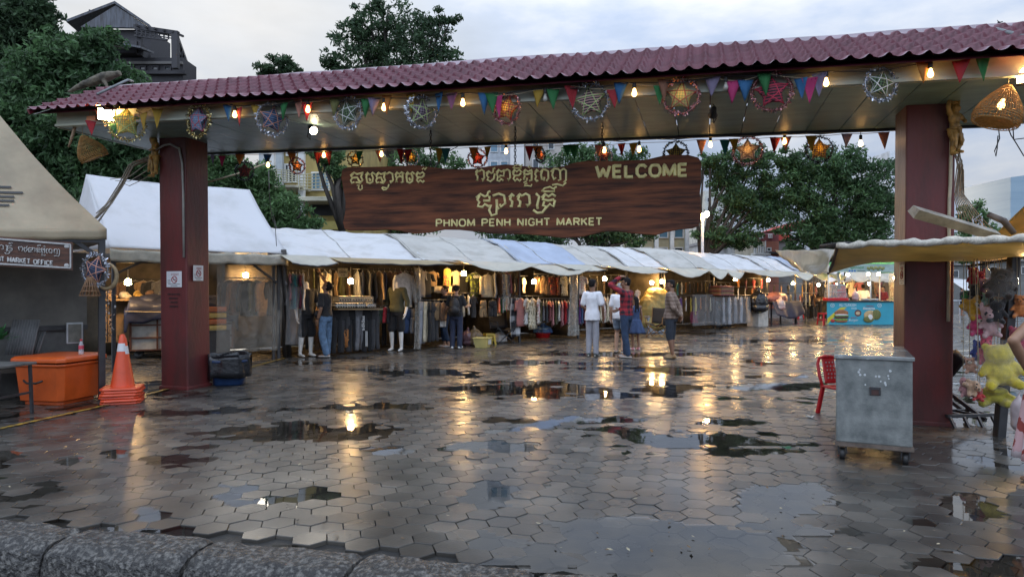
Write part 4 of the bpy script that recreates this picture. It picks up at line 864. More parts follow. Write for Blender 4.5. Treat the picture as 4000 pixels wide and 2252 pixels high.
pb(B,'dark_shopfront',1215,800,1312,842,dark_m,-.06,.05); pb(B,'doorway',1270,868,1345,900,mk((.4,.33,.1),'yellow_canopy'),-.6,.58); win(B,1240,850,1258,866)
# buildings seen between the gate roof and the sign
B=building('white concrete block with blue windows behind the middle of the sign',75,1960); pb(B,'wall',1905,400,1992,1126,mk((.42,.45,.48),'pale_block'),0,12)
for i in range(4): win(B,1915,420+i*70,1945,455+i*70,gm=glassb); win(B,1955,420+i*70,1985,455+i*70,gm=glassb)
B=building('grey brown block with dark openings behind the middle of the sign',70,2120); pb(B,'wall',2055,440,2200,1126,mk((.36,.33,.3),'grey_brown_block'),0,12)
for i in range(3): win(B,2080,470+i*75,2105,510+i*75); win(B,2140,470+i*75,2165,510+i*75)
B=building('cream villa with white pillars below the right end of the sign',48,2580); pb(B,'wall',2490,860,2690,1126,mk((.38,.34,.22),'cream_villa'),0,6); pb(B,'roof_slab',2485,850,2695,862,whitef,-.5,7)
for x in (2497,2560,2620,2678): pb(B,'pillar',x-7,862,x+7,1126,whitef,-.5,.3)
for x in (2510,2572,2632): win(B,x,965,x+36,1010,gm=glassm); win(B,x,885,x+38,930,gm=glassb)
B=building('tall white apartment tower behind the leaning tree',95,2800); pb(B,'wall',2752,745,2850,1126,mk((.55,.54,.48),'pale_tower'),0,15)
for i in range(5):
    for j in range(4): win(B,2760+j*23,770+i*38,2772+j*23,792+i*38,fr=.12)
B=building('low white house behind the lamp post',58,2830); pb(B,'wall',2735,955,2950,1126,mk((.55,.55,.55),'white_house'),0,8); pb(B,'roof_slab',2730,945,2955,956,mk((.3,.3,.31),'grey_slab'),-.6,9)
for x in (2745,2790,2840,2890): win(B,x,975,x+18,1010)
terra=mk((.30,.11,.07),'terracotta_wall'); redr=mk((.42,.05,.035),'red_roof'); brn=mk((.17,.045,.045),'maroon_wall')
B=building('red roofed house with maroon top floor and terracotta wall',52,3010,'town_house'); root,d,px=B; k=d/F
pb(B,'top_floor',2950,912,3042,942,brn,0,6); pb(B,'middle_wall',2938,942,2990,1126,mk((.48,.43,.33),'buff_wall'),0.02,6); pb(B,'terracotta_wall',2990,942,3042,1126,terra,0,6); pb(B,'side_wall',3042,925,3110,1126,mk((.2,.19,.18),'stained_wall'),1.2,6)
MB().prism([((a-px)*k,CH+(HY-b)*k) for a,b in ((2946,914),(3046,914),(3040,900),(3008,890),(2975,905))],(0,-.6,0),(1,0,0),(0,0,1),-6).build('roof',redr,root); pb(B,'lean_to_roof',3044,910,3110,936,redr,.9,6)
win(B,2964,916,2980,932,n=2); win(B,3000,913,3016,930,n=2)
for x in (2944,2960,2974): win(B,x,960,x+10,996)
win(B,2994,966,3012,982); win(B,2956,1008,2968,1024,gm=glassb); win(B,2972,1008,2984,1024,gm=glassb); win(B,2996,1014,3016,1030); win(B,3024,1010,3036,1030)
pb(B,'balcony',2932,990,2992,998,whitef,-1,1); pb(B,'balcony',2985,985,3046,992,tw,-1,1); pb(B,'drainpipe',2987,940,2990,1090,whitef,-.15,.1)
B=building('pale wing left of the red roofed house',56,2900); pb(B,'wall',2862,955,2940,1126,mk((.42,.42,.4),'pale_wing'),0,6); win(B,2885,985,2900,1005); win(B,2912,985,2927,1005)
B=building('glass office tower with a slanting top far behind on the right',170,3820,'glass_tower'); root,d,px=B; k=d/F
tg=M('tower_glass',(.16,.25,.33),.15,0,.05,c2=(.30,.40,.46),stretch=(.2,.2,4),spec=.7)
def tp(a,b): return ((a-px)*k,CH+(HY-b)*k)
MB().prism([tp(*a) for a in ((3738,1126),(3872,1126),(3862,722),(3742,738))],(0,0,0),(1,0,0),(0,0,1),-18).build('glass_front',tg,root)
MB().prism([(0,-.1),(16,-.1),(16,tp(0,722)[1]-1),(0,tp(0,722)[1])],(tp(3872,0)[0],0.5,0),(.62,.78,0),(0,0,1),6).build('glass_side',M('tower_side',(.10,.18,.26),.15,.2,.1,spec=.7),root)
for i in range(7): pb(B,'floor_band',3742,755+i*18,3866,757.5+i*18,mk((.5,.55,.6),'band'),-.25,.2)
o=textobj('TB',1.6,whitef,'lettering',root,.1,.02); o.location=(tp(3775,752)[0],-.5,tp(3775,752)[1])
B=building('plain white tower behind the right gate column',110,3490); pb(B,'wall',3475,590,3540,1126,mk((.62,.64,.66),'white_tower'),0,12)
for i in range(6): win(B,3482,620+i*45,3500,640+i*45,fr=.15)
# far low backdrop of town beyond the market
mb=MB(); r=rng(31); tl=mk((.16,.16,.15),'far_town')
for i,(x0,x1,y0) in enumerate(((-200,300,960),(300,620,985),(620,1060,930),(1340,1500,960),(1500,1900,985),(2200,2500,980),(3100,3300,985),(3300,3480,1000),(3540,3720,1010),(3700,3850,1035),(3850,4100,1020),(4100,4500,980))):
    B=building('row building %s beyond the market stalls'%('pale low','grey low','stained','flat roofed','long grey','small grey','far grey','plain low','distant low','short','distant pale','low grey')[i].strip(),85+i,(x0+x1)/2,'row_building'); pb(B,'wall',x0,y0,x1,1126,tl,0,8); pb(B,'roof_edge',x0-4,y0-6,x1+4,y0,mk((.25,.24,.23),'roof_edge'),-.4,9)
    for j in range(int((x1-x0)/60)): win(B,x0+18+j*60,y0+20,x0+44+j*60,y0+50)
# street lamp by the leaning tree
p=W(2744,1126,36); p.z=0; root=thing('street_lamp','grey lamp post with two lit lamps right of the sign','street lamp',p); k=36/F
MB().tube([(0,0,0),(0,0,CH+(HY-858)*k)],[.09,.07],8).build('post',M('galvanised',(.4,.42,.45),.4,.15),root)
for a,b in ((2744,845),(2761,836)):
    q=W(a,b,36)-p; mb=MB(); mb.tube([(0,0,CH+(HY-860)*k),q-Vector((0,0,.15)),q],.03,6); mb.build('bracket',dark_m,root); MB().ell(q,(.13,.13,.16)).build('lamp',emis('street_bulb',(1,.55,.18),150.),root)
# ================================================================ MARKET ROW
RS=Vector((-4.85,14.7,0)); RD=Vector((.7505,.6609,0)); RI=Vector((-.6609,.7505,0)); RROT=math.atan2(RD.y,RD.x)
def rp(q,t,z): return RS+RD*q+RI*t+Vector((0,0,z))
def qx(px,t=0.):
    k=(px-2000)/F; b=RS+RI*t; return (k*b.y-b.x)/(RD.x-k*RD.y)
def spx(px,py,t=0.):
    q=qx(px,t); p=rp(q,t,0); return Vector((p.x,p.y,CH+(HY-py)/F*p.y))
tarpW=M('tarp_white',(.66,.66,.66),.42,0,1.5,.7,7,trans=.2,c2=(.47,.46,.43),ncon=(.48,.78),stretch=(1,2.2,1)); tarpG=M('tarp_grey',(.54,.52,.47),.42,0,1.6,.8,7,trans=.2,c2=(.38,.36,.31),ncon=(.45,.75),stretch=(1,2.2,1)); tarpB=M('tarp_blue',(.40,.46,.57),.45,.12,1.6,.7,7,trans=.2); tarpC=M('tarp_cream',(.52,.49,.40),.45,.15,2.,.3,6,trans=.25); tarpT=M('tarp_tan',(.42,.33,.18),.5,.2,2,.3,7,trans=.3)
darkc=M('dark_backcloth',(.085,.07,.05),.8,.4,3); steel=M('stall_pole',(.03,.03,.032),.4,.3,8)
bd=[1085,1640,2030,2260,2450,2600,2790,3000,3110,3235]
qb=[qx(x) for x in bd]; qb[0]-=.1
where=['with the price board','with the basketball jersey','with the printed shirts','behind the boy in white','with the covered heap','behind the man in brown','with the grey trousers','with the dark tarp covered table','nearest the food cart']
rt=[tarpW,tarpG,tarpB,tarpG,tarpW,tarpG,tarpW,tarpW,tarpB]
rtn=['white','grey','blue','cream grey','white','grey','white','white','blue']
for i in range(9):
    a,b=qb[i],qb[i+1]; root=thing('market_stall','%s roofed clothes stall %s'%(rtn[i],where[i]),'market stall',rp((a+b)/2,0,0),RROT,'stalls of the market row')
    c=(a+b)/2; LL=b-a
    def pt(u,v,i=i,a=a,b=b,c=c):
        q=a-.12+(b-a+.24)*u; pr=[(-.22,2.16),(.1,2.3),(.8,2.72),(1.55,2.93),(2.3,2.75),(3.2,2.2)]
        f=v*(len(pr)-1); k=min(int(f),len(pr)-2); w=f-k; t=pr[k][0]*(1-w)+pr[k+1][0]*w; z=pr[k][1]*(1-w)+pr[k+1][1]*w
        z+=-.10*math.sin(PI*u)*(1 if i!=5 else -1.6)*math.sin(PI*min(1,v*1.6))+.05*mnoise.noise(Vector((q*.9,t*1.3,i)))+.03*mnoise.noise(Vector((q*3+t*2,t*2.5,i*2)))+.012*mnoise.noise(Vector((q*8,t*6,i*2)))
        z+=.018*((i*7)%3)+.0*t
        return Vector((q-c,t,z))
    MB().sheet(pt,int(LL*9)+6,30,.012).build('roof_tarp',rt[i],root)
    sm_2=MB()
    for u_ in (.015,.5): sm_2.tube([pt(u_,k/24)+Vector((0,0,.006)) for k in range(25)],.012,5)
    sm_2.build('seam',M('tarp_seam',(.34,.33,.30),.6,.2),root)
    MB().sheet(lambda u,v:Vector((a-c+LL*u,2.9+.06*mnoise.noise(Vector((u*9,v*3,i))),2.2*(1-v)+.02)),24,6,.01).build('back_cloth',darkc,root)
    mb=MB(); mb.bar((a-c,.05,2.14),(b-c,.05,2.14),.045); mb.build('front_rail',steel,root)
    for q in ((a-c+.03),)+((b-c-.04,) if i==8 else ()):
        MB().bar((q,.05,-.01),(q,.05,2.2),.055).build('post',steel,root); 
    MB().bar((a-c+.03,.08,2.16),(a-c+.03,2.9,2.2),.04).build('side_rail',steel,root)
    if i in (1,2,3,5,7): MB().sheet(lambda u,v:Vector((a-c+.09+.03*math.sin(v*7),.35+2.4*u,2.12*(1-v)+.05)),8,5,.008).build('side_cloth',darkc,root)
# awning flaps
def awning(px0,px1,label,mat,out=.75,z0=2.17,z1=2.05,droop=.08,scal=1,lift=(0,0),seed=0,t0=-.2):
    a,b=qx(px0,-.4),qx(px1,-.4); root=None; c=(a+b)/2
    def fn(u,v):
        s=abs(math.sin(PI*u*scal)); e=lift[0]*(1-u)+lift[1]*u
        z=z0+(z1+e-z0)*v-droop*s*v**1.4+.02*mnoise.noise(Vector((u*9,v*3,seed)))*v; t=t0-out*v-.06*s*v
        if v>.9: z-=.0
        return Vector(((a+(b-a)*u)-c,t+.03*mnoise.noise(Vector((u*6,v*2,seed+3))),z))
    o=MB().sheet(fn,max(20,int((b-a)*14)),10,.008).build('awning_flap',mat); o.location=rp(c,0,0); o.rotation_euler=(0,0,RROT)
    tag(o,label,'awning','awning flaps along the market row'); 
    mb=MB(); P=[fn(i/20,1)+Vector((0,0,-.012)) for i in range(21)]
    if scal<=1 and droop<.1: mb.tube(P,.016,6); mb.build('edge_bar',steel,o)
awning(1110,1290,'crumpled white flap over the clothes beside the leaning poles',tarpC,.6,2.2,2.02,.06,1,(0,.02),1)
awning(1288,1725,'long cream awning with a straight bar over the price board',tarpT,.75,2.18,2.06,.03,1,(0,0.02),2)
awning(1735,2052,'sagging cream awning over the basketball jersey stall',tarpC,.8,2.2,2.12,.24,1,(.05,.03),3)
awning(2040,2265,'sagging white awning over the printed shirts',tarpC,.7,2.17,2.04,.20,1,(0,.02),4)
awning(2190,2345,'short cream flap behind the boy in white',tarpC,.5,2.2,2.06,.06,1,(0,0),5)
awning(2330,2555,'cream awning lifted at its left corner over the floral dresses',tarpC,.75,2.2,2.02,.12,1,(.12,.0),6)
awning(2558,2725,'scalloped white awning above the covered heap',tarpC,.7,2.2,2.1,.28,1,(.05,.03),7)
awning(2725,2860,'double scalloped white awning above the bright clothes',tarpC,.7,2.2,2.08,.26,2,(0,0),8)
awning(2880,3065,'cream awning over the grey trousers and red tops',tarpC,.75,2.22,2.08,.14,1,(0,0),9)
awning(3060,3260,'farthest scalloped awning beside the food cart',tarpC,.75,2.2,2.06,.24,3,(0,0),10)
# leaning poles at the corner of the row
for i,(x0,x1,l) in enumerate(((1092,1112,'leftmost dark pole leaning at the near corner of the market row'),(1108,1130,'thick dark pole leaning at the near corner of the market row'))):
    p=W(x0,975,14.6-.1*i); q=G(x1,1398-i*4); tag(MB().tube([q,p],.045+.012*i,8).build('leaning_pole',M('dark_wet_wood',(.035,.03,.026),.5,.3,10,.4,20)),l,'pole','poles at the corner of the market row')
# ---------------------------------------------------------------- lamps in the stalls
lamp_on=emis('stall_lamp',(1,.60,.23),215.)
def stall_bulb(px,py,t,label,sc=1.):
    p=spx(px,py,t) if t is not None else W(px,py,sc); root=thing('stall_lamp',label,'lamp',p,0,'bare lamps hanging in the stalls')
    MB().lathe([(.03,.055),(.058,.045),(.062,-.03),(.05,-.05),(.01,-.056)],n=12).build('bulb',lamp_on,root)
    MB().lathe([(.006,.32),(.006,.11),(.022,.10),(.034,.058)],n=8).build('socket',M('lamp_socket',(.5,.45,.35),.5,0),root)
for px,py,t,l in ((1370,1098,.1,'bare lamp beside the price board'),(1812,1068,.0,'bare lamp right of the basketball jersey'),(2086,1100,.2,'bare lamp in front of the printed shirts'),(2362,1088,.1,'bare lamp behind the boy in white'),(2546,1104,.3,'left bare lamp over the covered heap'),(2585,1099,.1,'right bare lamp over the covered heap'),(2873,1090,-.2,'bare lamp above the grey trousers'),(3001,1093,-.1,'bare lamp above the red tops'),(3098,1106,.0,'bare lamp over the dark tarp covered table'),(3198,1112,.0,'large bare lamp nearest the far shoppers')):
    stall_bulb(px,py,t,l)
# ---------------------------------------------------------------- clothes
def ring(cx,cy,cz,a,b,n=16,rip=0.,ph=0.,k=5):
    return [Vector((cx+a*math.cos(2*PI*j/n)*(1+rip*math.sin(k*2*PI*j/n+ph)),cy+b*math.sin(2*PI*j/n)*(1+2.2*rip*math.sin(k*2*PI*j/n+ph)),cz)) for j in range(n)]
GM={}
def gmesh(kind,var):
    """unit garment, height 1, hanging down from the hanger at the origin; cached"""
    if (kind,var) in GM: return GM[(kind,var)]
    r=rng(hash((ord(kind[0]),var))%999); mb=MB(); rp_=lambda:r.uniform(.05,.13)
    def tubeleg(x0,x1,z0,z1,a,b):
        ph=r.uniform(0,6); mb.loft([ring(x0+(x1-x0)*i/6+.012*math.sin(i*1.3+ph),.015*math.sin(i+ph),z0+(z1-z0)*i/6,a*(1-.18*i/6*(kind=='P')),b,14,.06+.02*(i%2),ph+i*.3) for i in range(7)])
    if kind in 'LTSK':
        w={'L':.30,'T':.30,'S':.30,'K':.25}[kind]; ph=r.uniform(0,6); R_=[]
        R_.append(ring(0,0,-.03,.07,.022)); R_.append(ring(0,0,-.055,w*.55,.03,rip=.02)); R_.append(ring(0,0,-.11,w*.98,.04,rip=.03,ph=ph))
        for i in range(7): R_.append(ring(.01*math.sin(i+ph),.012*math.sin(i*1.4+ph),-.2-.8*i/6,w*(.9+.06*i/6),.045+.012*i/6,rip=.04+.012*i,ph=ph+i*.12,k=6))
        mb.loft(R_)
        if kind!='K':
            ln={'L':.78,'T':.30,'S':.36}[kind]
            for sd in (-1,1):
                sp=r.uniform(.05,.14); mb.loft([ring(sd*(w*.86+sp*i/5+ (.05 if i else 0)),.02*math.sin(i+ph),-.09-ln*i/5,.085-.028*i/5*(kind=='L'),.042,12,.06,ph+i*.4) for i in range(6)])
    elif kind in 'PH':
        ph=r.uniform(0,6); mb.loft([ring(0,0,0,.17,.03),ring(0,0,-.02,.19,.05,rip=.03),ring(0,0,-.14,.205,.06,rip=.05,ph=ph),ring(0,0,-.27 if kind=='P' else -.45,.20,.06,rip=.07,ph=ph)])
        z=-.2 if kind=='P' else -.35
        for sd in (-1,1): tubeleg(sd*.10,sd*(.115 if kind=='P' else .14),z,-1,.105 if kind=='P' else .125,.055)
    elif kind=='D':
        ph=r.uniform(0,6); R_=[ring(0,0,-.03,.07,.02),ring(0,0,-.06,.17,.03)]
        for i in range(9): f=i/8; R_.append(ring(.01*math.sin(i),.01*math.sin(i*1.7),-.12-.88*f,.17+.10*f**1.2-.03*math.sin(PI*f),.04+.045*f,20,.04+.10*f,ph,7))
        mb.loft(R_)
        for sd in (-1,1): mb.loft([ring(sd*(.17+.05*i/3),0,-.07-.2*i/3,.055,.03,10) for i in range(4)])
    elif kind=='W':
        ph=r.uniform(0,6); mb.sheet(lambda u,v:Vector(((u-.5)*.5,.03*math.sin(u*14+ph)*(.3+v)+.02*math.sin(v*5+ph),-v)),22,14,.014)
    me=mb.build('x',None).data; o=[x for x in bpy.data.objects if x.data==me][0]; bpy.data.objects.remove(o); me.materials.append(None); GM[(kind,var)]=me; return me
hm=MB().tube([(-.2,0,-.07),(0,0,-.0),(.2,0,-.07),(-.2,0,-.07)],.009,5).tube([(0,0,0),(0,0,.04),(.02,0,.06),(.03,0,.04)],.006,5).build('hanger_mesh',None); hme=hm.data; bpy.data.objects.remove(hm)
hanger_m=M('hanger_white',(.5,.48,.42),.4,0); hanger_k=M('hanger_black',(.02,.02,.02),.4,0); hme.materials.append(hanger_m)
KN_={'L':'long sleeved top','T':'T shirt','S':'shirt','K':'sleeveless top','P':'trousers','H':'shorts','D':'dress','W':'cloth'}
KNAME={'L':'long_sleeved_top','T':'t_shirt','S':'shirt','K':'sleeveless_top','P':'trousers','H':'shorts','D':'dress','W':'cloth'}
CC={'black':(.018,.018,.020),'charcoal':(.05,.05,.053),'grey':(.18,.18,.19),'light grey':(.30,.31,.34),'white':(.74,.72,.68),'cream':(.62,.54,.38),'tan':(.38,.25,.13),'brown':(.19,.11,.065),'navy':(.03,.04,.085),'blue':(.05,.09,.2),'teal':(.02,.13,.13),'maroon':(.14,.012,.03),'red':(.40,.02,.03),'pink':(.50,.20,.20),'rose':(.32,.10,.10),'olive':(.07,.075,.025),'green':(.03,.12,.05),'dark green':(.02,.045,.025),'mustard':(.42,.26,.05),'orange':(.48,.16,.02),'purple':(.10,.03,.16),'lilac':(.30,.24,.36),'yellow':(.50,.38,.06)}
def clothm(c):
    if c in CC: return M('cloth_'+c.replace(' ','_'),CC[c],.85,.18,14,.25,60,sheen=.15,trans=.12)
    p={'leopard':('floral',(.14,.08,.04),(.02,.015,.01),26,None),'red floral':('floral',(.02,.015,.015),(.32,.03,.02),20,(.3,.14,.02)),'cream floral':('floral',(.62,.55,.40),(.16,.14,.07),16,None),'white floral':('floral',(.70,.65,.60),(.5,.24,.22),13,(.42,.42,.3)),'checked':('check',(.5,.5,.5),(.015,.015,.02),3.2,None),'green camo':('floral',(.03,.04,.02),(.16,.2,.03),7,(.02,.02,.02)),'striped':('vstripe',(.3,.3,.3),(.03,.03,.03),22,None),'rose check':('check',(.3,.1,.09),(.42,.2,.18),20,None),'brown print':('floral',(.2,.11,.05),(.36,.25,.12),18,None)}[c]
    return MPat('cloth_'+c.replace(' ','_'),p[0],p[1],p[2],p[3],.85,p[4])
REG=[]
def garment(kind,c,px,y0,y1,t=.3,rot=0.,place='',wk=1.,hang=True,pos=None,h=None,var=None,name=None,grp=True,prot=None):
    p=pos if pos is not None else spx(px,y0,t)
    if h is None: h=(y1-y0)/F*p.y
    if p.z-h<.03: h=p.z-.03
    me=gmesh(kind,(len(REG)%4) if var is None else var); o=bpy.data.objects.new(KNAME[kind],me); COL.objects.link(o)
    o.material_slots[0].link='OBJECT'; o.material_slots[0].material=clothm(c); o.location=p; o.rotation_euler=(0,0,(RROT+rot) if prot is None else prot); wb={'P':.72,'H':1.15,'D':.85,'W':1}.get(kind,1.)
    o.scale=(h*wk*wb,h*wk*wb,h)
    if hang:
        g=bpy.data.objects.new('hanger',hme); COL.objects.link(g); g.parent=o
    o['category']=KN_[kind]; REG.append([o,c,kind,place,px]); return o
def rail(px0,px1,y,items,place,t=.45,sd=1.15,bar=True,dy=0.,barname='clothes_rail'):
    """garments hung side by side on a rail: items = (kind, colour, bottom y)"""
    n=len(items); r=rng(int(px0*3+y))
    for i,(k,c,yb) in enumerate(items):
        px=px0+(px1-px0)*(i+.5)/n; yy=y+dy*(i+.5)/n; garment(k,c,px,yy,yb+dy*(i+.5)/n+r.uniform(-4,4),t,sd+r.uniform(-.25,.25),place,r.uniform(.85,1.05))
    if bar:
        a,b=spx(px0-6,y-6,t),spx(px1+6,y-6+dy,t); b.z=a.z if dy==0 else b.z
        tag(MB().tube([a,b],.014,6).build('clothes_rail',steel),'steel clothes rail %s'%place,'rail','clothes rails in the stalls')
# bay with the price board
p1='in the price board stall'
up='on the upper rail %s'%p1
rail(1112,1190,1062,[('T','grey',1190),('T','pink',1170),('T','teal',1205),('T','navy',1200),('T','maroon',1200),('K','white',1210)],'at the near end of the stall with the price board',.15)
rail(1195,1300,1052,[('T','charcoal',1130),('T','olive',1130),('K','black',1160),('S','grey',1140),('K','charcoal',1150)],'behind the man reaching up',1.0)
garment('K','cream',1268,1062,1180,.9,0,'on the back wall behind the man reaching up')
rail(1300,1400,1058,[('S','tan',1150),('L','olive',1160),('L','brown',1165),('K','black',1150)],'left of the lamp %s'%p1,1.3,1.0)
rail(1385,1640,1056,[('L','charcoal',1185),('L','grey',1180),('L','black',1185),('L','charcoal',1185),('L','tan',1190),('L','navy',1180),('L','brown',1185),('L','tan',1185),('L','maroon',1180),('L','charcoal',1180),('L','brown',1190),('L','black',1180)],up,.5)
garment('L','white',1580,1062,1200,.1,.2,'displayed behind the olive topped mannequin',1.05)
rail(1302,1480,1202,[('P','black',1375),('P','charcoal',1372),('P','black',1370),('P','grey',1365),('P','black',1368),('P','charcoal',1366)],'on the lower rail %s'%p1,.1,.15)
rail(1478,1530,1200,[('H','dark green',1265),('H','red',1262),('H','black',1262)],'on the short rail beside the olive topped mannequin',.15,.3)
rail(1590,1640,1205,[('H','blue',1300),('H','grey',1300),('P','charcoal',1320)],'between the olive topped mannequin and the plastic strip',.2,.3)
rail(1190,1300,1200,[('P','black',1360),('P','brown',1365),('P','black',1360)],'behind the jeans of the man reaching up',.8,.5)
rail(1480,1640,1230,[('P','black',1345),('P','charcoal',1345),('P','navy',1345),('P','black',1340)],'in the shadow behind the olive topped mannequin',1.0,.5)
# bay with the basketball jersey
p2='in the jersey stall'
garment('T','black',1662,1060,1160,.3,0,'at the left end %s'%p2)
garment('T','grey',1648,1052,1160,.05,.6,'next to the plastic strip %s'%p2)
garment('T','tan',1692,1058,1125,.5,0,'left of the basketball jersey')
garment('K','yellow',1746,1046,1122,.4,0,'with BULLS 23 on it')
garment('T','cream',1782,1055,1115,.6,0,'right of the basketball jersey')
garment('T','black',1810,1062,1150,.7,0,'behind the lamp %s'%p2)
garment('T','green camo',1856,1062,1158,.3,0,'with white lettering on its chest')
garment('L','cream',1905,1070,1160,.1,0,'displayed %s'%p2,1.1)
rail(1925,1985,1062,[('L','light grey',1165),('L','brown',1160),('L','grey',1165),('L','rose',1160)],'at the right end %s'%p2,.2)
rail(1640,1740,1178,[('P','light grey',1340),('P','cream',1335),('P','black',1330),('P','charcoal',1330),('L','tan',1250),('L','brown',1250)],'on the lower rail %s'%p2,-.05,.5)
rail(1800,1860,1150,[('T','cream',1235),('T','white',1230),('T','black',1240)],'on the slanting rail beside the woman with the backpack',-.05,.8)
garment('H','tan',1888,1172,1238,.0,0,'below the cream top %s'%p2,1.,False)
garment('H','black',1924,1172,1236,-.1,0,'hung by clips %s'%p2,1.25)
rail(1945,1980,1160,[('K','pink',1225),('K','green',1220),('K','white',1220),('K','green',1218),('K','red',1215)],'in the bright row above the folding chair',.1,1.3)
# bay with printed shirts
p3='in the printed shirt stall'
rail(2005,2055,1082,[('T','black',1145),('T','charcoal',1145),('S','cream',1140)],'at the left end of the printed shirt stall',.5,.6)
rail(2090,2215,1075,[('S','leopard',1148),('S','brown print',1150),('S','leopard',1150),('S','red floral',1150),('S','red floral',1150),('S','cream floral',1158)],'on the upper rail %s'%p3,.35,.25)
rail(2000,2115,1162,[('W','checked',1312),('S','rose check',1270),('D','white',1292),('S','cream floral',1285),('D','white floral',1288)],'on the near lower rail %s'%p3,.0,.35)
rail(2105,2225,1172,[('D','olive',1285),('D','grey',1270),('D','charcoal',1280),('D','rose',1270),('D','pink',1292),('D','olive',1290),('D','white',1270),('D','pink',1290),('D','red',1290),('D','light grey',1280)],'on the far lower rail %s'%p3,.1,1.0)
garment('S','white floral',2272,1075,1150,.1,0,'just behind the head of the boy in white')
rail(2255,2290,1160,[('D','purple',1290),('D','blue',1290),('D','maroon',1290)],'left of the boy in white',.1,.9)
# bay behind the boy
p4='behind the boy in white'
rail(2290,2430,1078,[('S','charcoal',1150),('S','black',1150),('S','brown',1150),('S','black',1150),('S','navy',1150)],'on the dark upper rail %s'%p4,.8,.6)
rail(2325,2395,1155,[('D','white floral',1285),('D','cream floral',1280),('D','white floral',1285),('D','cream',1278),('D','white floral',1284)],'on the floral rail %s'%p4,-.1,.6)
garment('D','mustard',2412,1108,1210,.1,.2,'beside the man in the red plaid shirt')
garment('L','tan',2432,1095,1180,.2,.2,'behind the raised arm of the man in plaid')
garment('S','white floral',2490,1130,1180,.1,.2,'above the girl in the blue dress')
# bays behind the man in brown
p6='behind the man in brown'
rail(2640,2780,1102,[('S','teal',1155),('S','cream',1150),('S','orange',1145),('S','charcoal',1145),('S','brown',1140),('S','orange',1140),('S','tan',1142),('S','mustard',1142),('S','navy',1145)],'on the upper rail %s'%p6,.2,.5)
rail(2650,2785,1160,[('K','purple',1230),('K','white',1215),('K','yellow',1222),('K','yellow',1230),('D','orange',1220),('D','tan',1228),('D','cream',1225)],'on the lower rail %s'%p6,.0,.5)
garment('W','maroon',2710,1215,1262,-.05,0,'over the front of the table behind the man in brown',2.2,False)
rail(2790,2860,1108,[('S','charcoal',1150),('S','navy',1150),('S','grey',1148),('S','black',1152)],'above the folded stack and grey trousers',.4,.6)
rail(2815,2930,1160,[('P','light grey',1263),('P','light grey',1263),('P','grey',1262),('P','light grey',1261),('P','tan',1260)],'in the row of grey and tan trousers',-.2,.2)
rail(2870,2990,1090,[('S','orange',1120),('S','maroon',1128),('S','red',1128),('S','red',1130)],'on the red upper rail of the far stall',.2,.3)
rail(2870,2980,1125,[('K','white',1170),('K','cream',1165),('K','orange',1172),('K','red',1172)],'on the second rail of the far stall',.1,.3)
rail(2965,3000,1150,[('D','maroon',1240),('D','rose',1240)],'at the post of the far stall',.0,.3)
rail(3010,3230,1112,[('S','olive',1150),('S','brown',1150),('S','grey',1150),('S','black',1150),('K','mustard',1155),('S','brown',1150),('S','rose',1150),('S','charcoal',1150)],'on the upper rail of the farthest stall',.6,.5)
rail(3080,3190,1150,[('T','charcoal',1195),('T','purple',1195),('T','rose',1195),('T','grey',1195),('K','cream',1195),('T','brown',1195)],'on the middle rail of the farthest stall',.2,.5)
rail(3080,3190,1200,[('T','black',1238),('T','charcoal',1238),('T','grey',1238),('T','black',1238)],'on the bottom rail of the farthest stall',.2,.5)
from collections import defaultdict
def label_garments():
    g=defaultdict(list)
    for e in REG: g[(e[1],e[2],e[3])].append(e)
    od=['first','second','third','fourth','fifth']
    for (c,k,pl),L in g.items():
        L.sort(key=lambda e:e[4])
        for i,e in enumerate(L):
            s='%s %s %s'%(c,KN_[k],pl)
            if len(L)>1: s+=', %s from left'%od[i]
            e[0]['label']=s; e[0]['group']='clothes hung in the market stalls'
# lettering on clothes
def cloth_text(px,py,t,hpx,body,mat,rot=0.,wpx=None,spin=0.,off=.02,parent=None):
    p=spx(px,py,t); k=p.y/F; o=textobj(body,hpx*k,mat,'lettering',None,.003,off,wpx*k if wpx else None); o.location=p; o.rotation_euler=(0,spin,RROT+rot)
    if parent:
        bpy.context.view_layer.update(); mw=o.matrix_world.copy(); o.parent=parent; o.matrix_parent_inverse=parent.matrix_world.inverted(); o.matrix_world=mw
    return o
def gfind(c,place): return [e[0] for e in REG if e[1]==c and e[3]==place][0]
whi=M('print_white',(.6,.6,.58),.6,0); redi=M('print_red',(.4,.03,.05),.6,0); inkk=M('print_black',(.02,.02,.02),.6,0); oran=M('print_orange',(.5,.2,.05),.6,0)
J=gfind('yellow','with BULLS 23 on it'); cloth_text(1733,1088,.31,14,'BULLS',redi,0,32,parent=J); cloth_text(1736,1112,.31,19,'23',redi,0,24,parent=J)
J=gfind('green camo','with white lettering on its chest'); cloth_text(1849,1086,.18,11,'ONEAL',whi,0,36,parent=J)
pl='on the lower rail %s'%p1
Jl=[e[0] for e in REG if e[3]==pl]
cloth_text(1424,1290,.0,15,'adidas',whi,.15,58,-PI/2,parent=Jl[4])
mb=MB()
for i in range(3): a=spx(1428+i*3.2,1292,-.01); b=spx(1429+i*3.2,1352,-.01); mb.bar(a,b,.012,.006)
o=mb.build('stripes',whi); bpy.context.view_layer.update(); o.parent=Jl[4]; o.matrix_parent_inverse=Jl[4].matrix_world.inverted()
mb=MB(); r=rng(3); a=spx(1353,1320,-.02)
for i in range(26): mb.tube([a+RD*r.uniform(-.06,.06)+Vector((0,0,r.uniform(-.22,.2))),a+RD*r.uniform(-.06,.06)+Vector((0,0,r.uniform(-.22,.2)))],.006,4)
o=mb.build('printed_flames',oran); o.parent=Jl[2]; o.matrix_parent_inverse=Jl[2].matrix_world.inverted()
label_garments()
